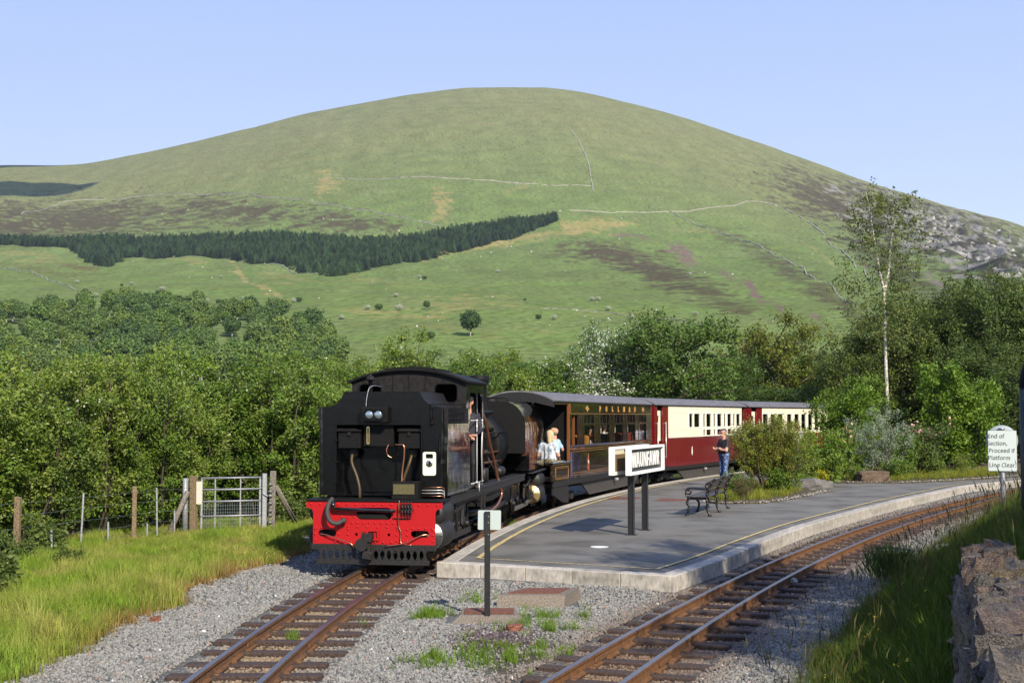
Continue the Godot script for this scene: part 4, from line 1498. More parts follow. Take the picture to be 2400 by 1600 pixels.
func boiler_and_far_tank(root: Node3D) -> void:
	var lie := Transform3D(Basis(Vector3.RIGHT, PI / 2), Vector3(0, 1.72, 0))   # lathe's y becomes +z
	var st := begin(true)
	lathe(st, [Vector2(0.0, -3.86), Vector2(0.60, -3.86), Vector2(0.60, -7.6), Vector2(0.0, -7.6)], 40, lie)
	done(st, M.gloss_black, "boiler", root)
	for z in [-4.4, -5.4, -6.5, -7.5]:
		st = begin(true)
		lathe(st, [Vector2(0.602, z - 0.03), Vector2(0.609, z - 0.03), Vector2(0.609, z + 0.03), Vector2(0.602, z + 0.03)], 40, lie)
		done(st, M.black, "boiler_band", root)
	st = begin(true)
	lathe(st, [Vector2(0.60, -7.56), Vector2(0.69, -7.58), Vector2(0.70, -7.75), Vector2(0.66, -7.8), Vector2(0.66, -8.7), Vector2(0.0, -8.75)], 40, lie)
	done(st, M.matt_black, "smokebox", root)
	st = begin(true)
	lathe(st, [Vector2(0.26, 2.2), Vector2(0.2, 2.42), Vector2(0.165, 2.6), Vector2(0.165, 2.98), Vector2(0.215, 3.06), Vector2(0.225, 3.17), Vector2(0.19, 3.18), Vector2(0.14, 2.9)], 24, Transform3D(Basis(), Vector3(0.14, 0, -8.0)))
	done(st, M.matt_black, "chimney", root)
	st = begin(true)
	lathe(st, [Vector2(0.32, 2.15), Vector2(0.29, 2.40), Vector2(0.24, 2.55), Vector2(0.12, 2.64), Vector2(0.0, 2.65)], 24, Transform3D(Basis(), Vector3(0, 0, -5.9)))
	done(st, M.gloss_black, "steam_dome", root)
	st = begin(true)
	lathe(st, [Vector2(0.24, 2.15), Vector2(0.23, 2.38), Vector2(0.16, 2.48), Vector2(0.0, 2.5)], 20, Transform3D(Basis(), Vector3(0, 0, -6.9)))
	tube(st, [Vector3(0.30, 2.36, -4.6), Vector3(0.42, 2.40, -7.9)], 0.045, 8)
	done(st, M.matt_black, "sand_dome", root)
	st = begin(true)
	tube(st, [Vector3(0.66, 1.98, -3.9), Vector3(0.68, 2.0, -8.3)], 0.016, 6)
	for z in [-4.5, -5.7, -6.9, -8.0]: tube(st, [Vector3(0.56, 1.95, z), Vector3(0.69, 1.99, z)], 0.012, 5)
	done(st, M.matt_black, "boiler_rail", root)
	for pts in [[Vector3(0.80, 2.55, -3.9), Vector3(0.84, 2.42, -4.4), Vector3(0.82, 2.22, -5.0), Vector3(0.82, 1.85, -5.4), Vector3(0.84, 1.52, -5.75), Vector3(0.88, 1.12, -6.0), Vector3(0.93, 0.98, -6.0), Vector3(0.95, 0.80, -6.05), Vector3(0.90, 0.60, -5.7), Vector3(0.86, 0.52, -4.9), Vector3(0.86, 0.48, -4.2)], [Vector3(0.62, 1.55, -4.0), Vector3(0.72, 1.40, -4.2), Vector3(0.78, 1.06, -4.3)], [Vector3(0.60, 1.62, -4.3), Vector3(0.66, 1.58, -5.6)], [Vector3(0.62, 1.50, -5.6), Vector3(0.70, 1.30, -5.0), Vector3(0.76, 1.10, -4.7)]]:
		st = begin(true)
		tube(st, spline(pts, 5), 0.030 if pts.size() > 6 else 0.014, 8)
		done(st, M.copper, "copper_pipe", root)
	st = begin(true)
	for z in [-4.4, -4.9, -5.3, -6.6, -7.2]: tube(st, [Vector3(0.58, 1.50, z), Vector3(0.66, 1.3, z - 0.15), Vector3(0.80, 1.08, z - 0.1)], 0.016, 6)
	ball(st, Vector3(0.66, 1.62, -5.9), Vector3(0.06, 0.06, 0.08))
	done(st, M.oily, "injector_pipes", root)
	for q in [[0.52, 2.06, 0.030, -3.9, -7.7], [0.63, 1.60, 0.020, -4.0, -7.9], [0.60, 1.40, 0.024, -5.2, -8.0]]:
		st = begin(true)
		tube(st, [Vector3(q[0] - 0.06, q[1], q[3]), Vector3(q[0], q[1] + 0.01, q[3] - 0.3), Vector3(q[0], q[1], q[4])], q[2], 8)
		done(st, M.black if q[2] > 0.025 else M.copper, "boiler_pipe", root)
	st = begin(true)
	lathe(st, [Vector2(0, 0), Vector2(0.10, 0), Vector2(0.10, 0.34), Vector2(0.06, 0.38), Vector2(0, 0.38)], 16, Transform3D(Basis(Vector3.RIGHT, PI / 2), Vector3(0.78, 1.22, -7.0)))
	box(st, Vector3(0.76, 1.22, -5.1), Vector3(0.16, 0.26, 0.3), Basis(), 0.03)
	tube(st, [Vector3(0.78, 1.3, -5.1), Vector3(0.72, 1.6, -5.15), Vector3(0.6, 1.78, -5.2)], 0.02, 6)
	done(st, M.oily, "pump", root)
	# ashpan and lower firebox
	st = begin()
	box(st, Vector3(0, 1.15, -4.6), Vector3(1.05, 0.7, 1.5), Basis(), 0.03)
	done(st, M.oily, "ash_pan", root)
	# the cradle girder and foot boards
	for sx in [-1.0, 1.0]:
		st = begin()
		box(st, Vector3(0.85 * sx, 1.06, -4.9), Vector3(0.30, 0.03, 8.0), Basis(), 0.006)
		box(st, Vector3(0.97 * sx, 1.0, -4.9), Vector3(0.03, 0.13, 8.0), Basis(), 0.006)
		box(st, Vector3(0.70 * sx, 0.93, -4.9), Vector3(0.05, 0.26, 7.6), Basis(), 0.006)
		done(st, M.frame_iron, "cradle_girder", root)
	# far tank with rolled top edges
	var o := [Vector2(-1.0, 1.12), Vector2(1.0, 1.12)]
	for i in 8:
		var a := deg_to_rad(90.0 * i / 7.0)
		o.append(Vector2(0.52 + 0.48 * cos(a), 2.06 + 0.58 * sin(a)))
	for i in 8:
		var a := deg_to_rad(90.0 + 90.0 * i / 7.0)
		o.append(Vector2(-0.52 + 0.48 * cos(a), 2.06 + 0.58 * sin(a)))
	st = begin()
	prism(st, o, 2.4, Transform3D(Basis(), Vector3(0, 0, -10.67)))
	done(st, M.gloss_black, "far_tank", root)
	var o2 := o.duplicate()
	o2[0] = Vector2(-1.0, 1.52)
	o2[1] = Vector2(1.0, 1.52)
	st = begin()
	prism(st, o2, 0.56, Transform3D(Basis(), Vector3(0, 0.002, -9.19)))
	done(st, M.gloss_black, "far_tank", root)
	st = begin()
	prism(st, o2.map(func(q): return Vector2(q.x * 0.985, q.y * 0.997 + 0.004)), 0.012, Transform3D(Basis(), Vector3(0, 0.002, -8.905)))
	done(st, M.matt_black, "far_tank_end", root)
	st = begin(true)
	lathe(st, [Vector2(0.19, 2.6), Vector2(0.19, 2.70), Vector2(0.16, 2.73), Vector2(0, 2.74)], 20, Transform3D(Basis(), Vector3(0.1, 0, -9.7)))
	tube(st, [Vector3(-0.3, 2.72, -9.0), Vector3(0.55, 2.72, -9.0), Vector3(0.6, 2.66, -9.0)], 0.02, 6)
	done(st, M.matt_black, "tank_filler", root)
	st = begin()
	box(st, Vector3(0, 0.95, -11.93), Vector3(1.7, 0.5, 0.05), Basis(), 0.01)
	box(st, Vector3(0, 1.06, -10.8), Vector3(2.1, 0.03, 2.3), Basis(), 0.006)
	done(st, M.frame_iron, "far_beam", root)


func running_gear(root: Node3D) -> void:
	var wheel_shape := begin(true)
	lathe(wheel_shape, [Vector2(0.0, 0.03), Vector2(0.09, 0.05), Vector2(0.10, 0.02), Vector2(0.32, 0.015), Vector2(0.33, 0.05), Vector2(0.41, 0.05), Vector2(0.415, -0.05), Vector2(0.44, -0.06), Vector2(0.44, -0.08), Vector2(0.0, -0.08)], 28, Transform3D(Basis(Vector3.FORWARD, PI / 2), Vector3.ZERO))
	wheel_shape.generate_normals()
	var wheel := wheel_shape.commit()
	var small_shape := begin(true)
	lathe(small_shape, [Vector2(0.0, 0.03), Vector2(0.25, 0.02), Vector2(0.27, -0.05), Vector2(0.30, -0.06), Vector2(0.0, -0.07)], 24, Transform3D(Basis(Vector3.FORWARD, PI / 2), Vector3.ZERO))
	small_shape.generate_normals()
	var small := small_shape.commit()
	var st := begin()
	for unit in [[-0.25, -4.55, -1.0], [-8.3, -11.9, 1.0]]:
		var z0: float = unit[0]
		var z1: float = unit[1]
		for sx in [-1.0, 1.0]:
			st = begin()
			box(st, Vector3(0.56 * sx, 0.68, (z0 + z1) / 2.0), Vector3(0.035, 0.46, z0 - z1), Basis(), 0.006)
			done(st, M.frame_iron, "frame_plate", root)
		var wz := [-1.75, -2.6, -3.45] if z0 > -1 else [-8.75, -9.6, -10.45]
		for z in wz:
			for sx in [-1.0, 1.0]:
				var w := mesh_node(wheel, M.oily, "driving_wheel", root)
				w.position = Vector3(0.36 * sx, 0.44, z)
				if sx > 0: w.rotation.y = PI
				st = begin(true)
				tube(st, [Vector3(0.30 * sx, 0.44, z), Vector3(0.80 * sx, 0.44, z)], 0.06, 10)
				done(st, M.oily, "axle", root)
				st = begin()
				box(st, Vector3(0.72 * sx, 0.40, z), Vector3(0.07, 0.36, 0.17), Basis(Vector3.RIGHT, 0.5), 0.03)
				done(st, M.oily, "crank", root)
		for sx in [-1.0, 1.0]:
			for z in ([-1.05, -4.25] if z0 > -1 else [-8.45, -11.9]):
				var w := mesh_node(small, M.oily, "carrying_wheel", root)
				w.position = Vector3(0.36 * sx, 0.30, z)
				if sx > 0: w.rotation.y = PI
			st = begin()
			box(st, Vector3(0.80 * sx, 0.34, (wz[0] + wz[2]) / 2.0), Vector3(0.04, 0.10, 1.9), Basis(), 0.012)
			box(st, Vector3(0.86 * sx, 0.42, (wz[1] + (z0 if z0 > -1 else z1)) / 2.0), Vector3(0.04, 0.09, absf(wz[1] - (z0 if z0 > -1 else z1)) - 0.6), Basis(Vector3.RIGHT, 0.03), 0.012)
			done(st, M.steel if sx > 0 and z0 < -1 else M.oily, "coupling_rod", root)
			# cylinder, valve chest, slide bars
			var cz := -0.15 if z0 > -1 else -10.95
			st = begin(true)
			var along_z := Transform3D(Basis(Vector3.RIGHT, PI / 2), Vector3(0.83 * sx, 0.52, cz))
			lathe(st, [Vector2(0.0, -0.80), Vector2(0.225, -0.80), Vector2(0.232, -0.70), Vector2(0.232, 0.0), Vector2(0.0, 0.0)], 28, along_z)
			lathe(st, [Vector2(0.0, -0.78), Vector2(0.17, -0.78), Vector2(0.175, -0.02), Vector2(0.15, 0.01), Vector2(0.0, 0.012)], 24, Transform3D(Basis(Vector3.RIGHT, PI / 2), Vector3(0.88 * sx, 0.855, cz)))
			var cyl := done(st, M.frame_iron, "cylinder", root)
			st = begin()
			box(st, Vector3(0.86 * sx, 0.70, cz - 0.4), Vector3(0.26, 0.2, 0.66), Basis(), 0.02)
			done(st, M.frame_iron, "steam_chest", root)
			st = begin(true)
			lathe(st, [Vector2(0.215, 0.0), Vector2(0.215, 0.02), Vector2(0.205, 0.03), Vector2(0.06, 0.034), Vector2(0.055, 0.06), Vector2(0.0, 0.065)], 28, Transform3D(Basis(Vector3.RIGHT, PI / 2), Vector3(0.83 * sx, 0.52, cz)))
			done(st, (M.steel if sx > 0 else M.oily) if z0 > -1 else M.brass, "cylinder_cover", cyl)  # shade on the near left cover is put into its darker material
			st = begin(true)
			for k in 8:
				var a := TAU * k / 8.0
				ball(st, Vector3(0.83 * sx + 0.185 * cos(a), 0.52 + 0.185 * sin(a), cz + 0.03), Vector3(0.014, 0.014, 0.012), 6, 3)
			done(st, M.oily, "studs", cyl).set_meta("kind", "stuff")
			st = begin()
			var dz := -1.0 if z0 > -1 else 1.0
			var b0 := cz - 0.8 if z0 > -1 else cz
			for y in [0.60, 0.44]: box(st, Vector3(0.86 * sx, y, b0 + dz * 0.32), Vector3(0.09, 0.035, 0.64), Basis(), 0.006)
			box(st, Vector3(0.86 * sx, 0.52, b0 + dz * 0.30), Vector3(0.12, 0.14, 0.2), Basis(), 0.02)
			box(st, Vector3(0.86 * sx, 0.72, b0 + dz * 0.66), Vector3(0.06, 0.50, 0.06), Basis(), 0.01)
			box(st, Vector3(0.90 * sx, 0.66, b0 + dz * 0.9), Vector3(0.035, 0.46, 0.06), Basis(Vector3.RIGHT, 0.35), 0.01)
			box(st, Vector3(0.90 * sx, 0.80, b0 + dz * 1.15), Vector3(0.03, 0.06, 0.8), Basis(Vector3.RIGHT, 0.06), 0.01)
			box(st, Vector3(0.88 * sx, 0.66, b0 + dz * 1.5), Vector3(0.05, 0.34, 0.10), Basis(Vector3.RIGHT, -0.3), 0.02)
			done(st, M.oily, "valve_gear", root)
			st = begin(true)
			ball(st, Vector3(0.90 * sx, 0.62, b0 + dz * 0.30), Vector3(0.05, 0.03, 0.06))
			tube(st, [Vector3(0.84 * sx, 0.86, b0 + dz * 0.1), Vector3(0.84 * sx, 0.86, b0 + dz * 0.6)], 0.02, 6)
			done(st, M.brass, "oil_cup", root)
	# steam pipes under the cradle, brake hangers, springs
	st = begin(true)
	tube(st, spline([Vector3(0.62, 0.95, -4.4), Vector3(0.66, 0.78, -5.2), Vector3(0.66, 0.74, -6.6), Vector3(0.64, 0.84, -8.2)], 5), 0.085, 10)
	tube(st, spline([Vector3(0.72, 0.95, -3.6), Vector3(0.86, 0.92, -4.2), Vector3(0.90, 0.98, -4.7), Vector3(0.88, 1.0, -5.1)], 5), 0.045, 10)
	tube(st, [Vector3(0.55, 0.55, -4.3), Vector3(0.66, 0.48, -6.4), Vector3(0.6, 0.5, -8.4)], 0.07, 10)
	done(st, M.oily, "steam_pipe", root)
	st = begin()
	for z in [-1.4, -2.2, -3.0, -3.9, -8.9, -9.9]:
		box(st, Vector3(0.66, 0.86, z), Vector3(0.08, 0.05, 0.5), Basis(), 0.012)
		box(st, Vector3(0.66, 0.81, z), Vector3(0.08, 0.05, 0.34), Basis(), 0.012)
		box(st, Vector3(0.70, 0.62, z + 0.1), Vector3(0.03, 0.5, 0.05), Basis(Vector3.RIGHT, 0.1), 0.008)
	done(st, M.oily, "leaf_springs", root)
	st = begin()
	box(st, Vector3(0.93, 0.40, -3.9), Vector3(0.20, 0.03, 0.34), Basis(), 0.006)
	box(st, Vector3(0.97, 0.72, -3.75), Vector3(0.03, 0.62, 0.05), Basis(), 0.006)
	box(st, Vector3(0.97, 0.72, -4.05), Vector3(0.03, 0.62, 0.05), Basis(), 0.006)
	done(st, M.frame_iron, "cab_step", root)
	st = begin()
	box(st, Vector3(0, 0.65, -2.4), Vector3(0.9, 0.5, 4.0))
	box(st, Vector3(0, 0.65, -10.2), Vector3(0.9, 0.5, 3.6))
	done(st, M.void_black, "dark_filler", root)  # plain black blocks standing in for the dark between the frames


# -------------------------------------------------------------------- carriages
func car_root(called: String, label: String, s0: float, s1: float) -> Node3D:
	var a := along(TRACK_A, s0)
	var b := along(TRACK_A, s1)
	var d := (b - a).normalized()
	return thing(called, label, "railway carriage", (a + b) / 2.0, -atan2(d.x, -d.z))


func car_roof(root: Node3D, half: float, l0: float, l1: float) -> void:
	var outer := []
	var inner := []
	for i in 15:
		var x := lerpf(half + 0.05, -half - 0.05, i / 14.0)
		var y := 3.06 - 0.235 * pow(absf(x) / (half + 0.05), 2.3)
		outer.append(Vector2(x, y))
		inner.append(Vector2(x, y - 0.04))
	inner.reverse()
	var st := begin()
	prism(st, outer + inner, l1 - l0, Transform3D(Basis(), Vector3(0, 0, -(l0 + l1) / 2.0)))
	var r := done(st, M.roof, "roof", root)
	st = begin()
	for sx in [-1.0, 1.0]: box(st, Vector3(sx * (half + 0.035), 2.795, -(l0 + l1) / 2.0), Vector3(0.05, 0.03, l1 - l0 - 0.02), Basis(), 0.006)
	done(st, M.frame_iron, "gutter", r)


func bogie(root: Node3D, l: float) -> void:
	var st := begin()
	for sx in [-1.0, 1.0]:
		box(st, Vector3(0.55 * sx, 0.42, -l), Vector3(0.06, 0.16, 1.5), Basis(), 0.01)
		for d in [-0.5, 0.5]: box(st, Vector3(0.57 * sx, 0.38, -l + d), Vector3(0.1, 0.18, 0.2), Basis(), 0.02)
	box(st, Vector3(0, 0.5, -l), Vector3(1.1, 0.12, 0.3))
	var b := done(st, M.frame_iron, "bogie", root)
	for d in [-0.5, 0.5]:
		for sx in [-1.0, 1.0]:
			st = begin(true)
			lathe(st, [Vector2(0, 0.03), Vector2(0.24, 0.03), Vector2(0.25, -0.05), Vector2(0.28, -0.06), Vector2(0, -0.07)], 20, Transform3D(Basis(Vector3.FORWARD, sx * PI / 2), Vector3(0.34 * sx, 0.37, -l + d)))
			done(st, M.oily, "wheel", b)


func dining_car() -> void:
	var s0 := 12.40
	var s1 := 23.85
	var mid := (s0 + s1) / 2.0
	var root := car_root("railway_carriage", "dark brown dining carriage with gold lettering and an open balcony behind the locomotive", s0, s1)
	var hw := 0.88
	var L := func(s: float) -> float: return s - mid
	var st := begin()
	# side walls with window openings
	var wins := []
	for w in [15.18, 16.93, 18.62, 20.28, 21.90]: wins.append([L.call(w), L.call(w + 1.12)])
	var first := [L.call(13.98), L.call(14.62)]
	for sx in [1.0, -1.0]:
		var holes := [rect(first[0], 1.70, first[1], 2.47)]
		for w in wins:
			holes.append(rect(w[0], 1.71, w[1], 2.20))
			holes.append(rect(w[0], 2.25, w[1], 2.47))
		st = begin()
		prism(st, rect(L.call(13.8), 0.88, L.call(s1), 2.82), 0.04, side_at(sx * hw), holes if sx > 0 else [])  # far side left without windows to keep the interior dark
		var wall := done(st, M.brown, "side_wall", root)
		if sx < 0: continue
		# pillars, sash bars, gold lines, waist rail
		st = begin()
		for w in wins:
			for e in w: box(st, Vector3(hw + 0.026, 2.09, -e), Vector3(0.014, 0.80, 0.075), Basis(), 0.004)
			box(st, Vector3(hw + 0.024, 2.225, -(w[0] + w[1]) / 2.0), Vector3(0.01, 0.06, w[1] - w[0]), Basis(), 0.003)
			for e in [0.30, 0.70]: box(st, Vector3(hw + 0.01, 2.36, -lerpf(w[0], w[1], e)), Vector3(0.02, 0.23, 0.03), Basis(), 0.003)
		for s in [14.72, 14.95]: box(st, Vector3(hw + 0.026, 2.09, -L.call(s)), Vector3(0.014, 0.80, 0.08), Basis(), 0.004)
		done(st, M.brown, "window_pillar", wall)
		st = begin(true)
		tube(st, [Vector3(hw + 0.03, 1.675, -L.call(13.75)), Vector3(hw + 0.03, 1.675, -L.call(s1))], 0.032, 8)
		done(st, M.brown, "waist_rail", wall)
		st = begin()
		for y in [2.775, 2.505]: box(st, Vector3(hw + 0.022, y, -L.call((13.85 + s1) / 2)), Vector3(0.006, 0.012, s1 - 13.9))
		for y in [1.60, 1.545, 1.01, 0.955]: box(st, Vector3(hw + 0.022, y, -L.call((13.95 + s1) / 2)), Vector3(0.006, 0.010, s1 - 14.1))
		for s in [13.93, s1 - 0.12]: box(st, Vector3(hw + 0.022, 1.28, -L.call(s)), Vector3(0.006, 0.53, 0.010))
		for s in [13.86, s1 - 0.05]: box(st, Vector3(hw + 0.022, 2.64, -L.call(s)), Vector3(0.006, 0.27, 0.012))
		done(st, M.gold_line, "gold_lining", wall)
		var word := "PULLMAN"
		for i in 7: letters(word[i], 0.15, "Droid Serif", M.gold, "gold_letter", wall, Transform3D(SIDE, Vector3(hw + 0.026, 2.635, -L.call(16.95 + i * 0.735))), true, 1.25)
		for s in [15.55, 22.55]:
			st = begin()
			prism(st, [Vector2(-0.19, 0), Vector2(-0.08, -0.035), Vector2(0, -0.085), Vector2(0.08, -0.035), Vector2(0.19, 0), Vector2(0.08, 0.035), Vector2(0, 0.085), Vector2(-0.08, 0.035)], 0.008, Transform3D(SIDE, Vector3(hw + 0.024, 2.635, -L.call(s))), [rect(-0.05, -0.018, 0.05, 0.018)])
			done(st, M.gold, "gold_ornament", wall)
		st = begin()
		prism(st, [Vector2(0, -0.24), Vector2(0.10, -0.17), Vector2(0.06, -0.10), Vector2(0.085, 0.0), Vector2(0.04, 0.10), Vector2(0.02, 0.22), Vector2(-0.02, 0.22), Vector2(-0.04, 0.10), Vector2(-0.085, 0.0), Vector2(-0.06, -0.10), Vector2(-0.10, -0.17)], 0.008, Transform3D(SIDE, Vector3(hw + 0.024, 1.24, -L.call(15.65))))
		done(st, flat(0.30, 0.075, 0.028, 0.5), "painted_crest", wall)
		st = begin()
		prism(st, [Vector2(0, -0.05), Vector2(0.025, -0.01), Vector2(0.015, 0.05), Vector2(-0.015, 0.05), Vector2(-0.025, -0.01)], 0.008, Transform3D(SIDE, Vector3(hw + 0.029, 1.24, -L.call(15.65))))
		done(st, M.white, "crest_centre", wall)
		for w in wins + [first]:
			st = begin()
			box(st, Vector3(hw - 0.005, 2.09, -(w[0] + w[1]) / 2.0), Vector3(0.006, 0.76, w[1] - w[0]))
			if w != first: done(st, M.glass, "window_glass", wall)
	# floor, added dark lining, partitions, seats, curtains
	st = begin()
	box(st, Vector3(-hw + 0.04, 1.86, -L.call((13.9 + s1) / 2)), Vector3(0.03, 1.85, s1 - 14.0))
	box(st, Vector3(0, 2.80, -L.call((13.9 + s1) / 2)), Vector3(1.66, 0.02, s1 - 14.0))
	done(st, M.inside, "added_dark_lining", root)  # added lining; its dark colour stands in for the shade inside
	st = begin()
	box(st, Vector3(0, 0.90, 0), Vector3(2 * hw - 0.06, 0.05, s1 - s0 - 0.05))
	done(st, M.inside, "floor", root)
	st = begin()
	box(st, Vector3(0, 1.86, -L.call(13.85)), Vector3(2 * hw - 0.1, 1.9, 0.04))
	done(st, M.matt_black, "bulkhead", root)
	st = begin()
	box(st, Vector3(0, 1.86, -L.call(s1 - 0.03)), Vector3(2 * hw - 0.04, 1.9, 0.04))
	done(st, M.brown, "end_wall", root)
	st = begin()
	box(st, Vector3(hw - 0.06, 2.08, -L.call(14.45)), Vector3(0.05, 0.78, 0.10))
	done(st, M.varnish, "varnished_post", root)
	for i in 7:
		var s := 15.0 + i * 1.28
		st = begin()
		box(st, Vector3(0.45, 1.42, -L.call(s)), Vector3(0.62, 1.02, 0.14), Basis(), 0.05)
		box(st, Vector3(0.45, 1.22, -L.call(s + 0.3)), Vector3(0.62, 0.16, 0.5), Basis(), 0.05)
		done(st, M.seat_orange if i == 1 else M.seat_red, "seat", root)
	for w in wins.slice(1):
		st = begin()
		for k in 8: box(st, Vector3(hw - 0.06 - 0.012 * (k % 2), 2.08, -(w[0] + 0.10 + k * 0.055)), Vector3(0.02, 0.24, 0.035), Basis(), 0.008)
		done(st, M.curtain, "curtain", root)
	# balcony
	st = begin()
	prism(st, rect(L.call(s0 - 0.22), 0.88, L.call(13.74), 1.27), 0.04, side_at(hw))
	var bal := done(st, M.brown, "balcony_side", root)
	st = begin()
	box(st, Vector3(hw, 1.30, -L.call((s0 - 0.22 + 13.75) / 2)), Vector3(0.09, 0.06, 13.75 - s0 + 0.22), Basis(), 0.015)
	done(st, M.gloss_black, "balcony_rail", bal)
	st = begin()
	prism(st, rounded(L.call(s0) + 0.06, 0.915, L.call(13.68), 1.215, 0.06), 0.006, side_at(hw + 0.022), [rounded(L.call(s0) + 0.072, 0.927, L.call(13.668), 1.203, 0.05)])
	prism(st, rounded(L.call(s0) + 0.10, 0.95, L.call(13.64), 1.18, 0.06), 0.006, side_at(hw + 0.022), [rounded(L.call(s0) + 0.107, 0.957, L.call(13.633), 1.173, 0.05)])
	box(st, Vector3(hw + 0.022, 2.76, -L.call((s0 + 13.75) / 2)), Vector3(0.006, 0.012, 1.1))
	done(st, M.gold_line, "gold_lining", bal)
	st = begin()
	box(st, Vector3(hw, 2.05, -L.call(13.73)), Vector3(0.07, 1.54, 0.075), Basis(), 0.01)
	done(st, M.varnish, "balcony_post", root)
	for x in [-0.35, 0.35]:
		st = begin()
		box(st, Vector3(x, 1.85, -L.call(s0 + 0.05)), Vector3(0.06, 1.95, 0.06), Basis(), 0.01)
		done(st, M.brown, "end_pillar", root)
	st = begin()
	box(st, Vector3(hw, 2.78, -L.call((s0 + 13.75) / 2)), Vector3(0.05, 0.1, 1.2), Basis(), 0.01)
	box(st, Vector3(-hw, 1.8, -L.call((s0 + 13.75) / 2)), Vector3(0.04, 1.9, 1.16))
	done(st, M.brown, "balcony_header", root)
	car_roof(root, hw, L.call(s0 - 0.1), L.call(s1 + 0.08))
	var hood := []
	for i in 15:
		var x := lerpf(hw + 0.03, -hw - 0.03, i / 14.0)
		hood.append(Vector2(x, 3.03 - 0.235 * pow(absf(x) / (hw + 0.05), 2.3)))
	hood += [Vector2(-hw - 0.03, 2.66), Vector2(-0.4, 2.78), Vector2(0.4, 2.78), Vector2(hw + 0.03, 2.66)]
	st = begin()
	prism(st, hood, 0.04, Transform3D(Basis(), Vector3(0, 0, -L.call(s0 - 0.07))))
	done(st, M.frame_iron, "end_hood", root)
	under_frame(root, L.call(s0), L.call(s1), L.call(13.6), L.call(16.2), L.call(21.8), hw, 0.76)
	bogie(root, L.call(14.6))
	bogie(root, L.call(22.6))
	st = begin()
	prism(st, [Vector2(L.call(s0), 0.72), Vector2(L.call(13.75), 0.72), Vector2(L.call(13.75), 0.30), Vector2(L.call(13.2), 0.34), Vector2(L.call(s0), 0.55)], 0.05, side_at(hw - 0.03))
	done(st, M.frame_iron, "skirt", root)


func under_frame(root: Node3D, l0: float, l1: float, b0: float, t0: float, t1: float, hw: float, top: float) -> void:
	var st := begin()
	for sx in [-1.0, 1.0]: box(st, Vector3((hw - 0.02) * sx, top + 0.045, -(l0 + l1) / 2.0), Vector3(0.07, 0.15, l1 - l0), Basis(), 0.01)
	box(st, Vector3(0, top, -(l0 + l1) / 2.0), Vector3(1.3, 0.1, l1 - l0 - 0.1))
	done(st, M.frame_iron, "sole_bar", root)
	st = begin()
	for sx in [-1.0, 1.0]:
		prism(st, [Vector2(t0 - 0.9, top - 0.03), Vector2(t1 + 0.9, top - 0.03), Vector2(t1, top - 0.40), Vector2(t0, top - 0.40)], 0.05, side_at((hw - 0.12) * sx))
	done(st, worn(flat(0.075, 0.066, 0.060, 0.7), M.dirt, 1.2), "truss_skirt", root)
	st = begin(true)
	tube(st, [Vector3(hw - 0.08, top - 0.12, -(t0 + t1) / 2.0), Vector3(hw + 0.05, top - 0.13, -(t0 + t1) / 2.0)], 0.05, 8)
	done(st, M.galv, "filler_cap", root)


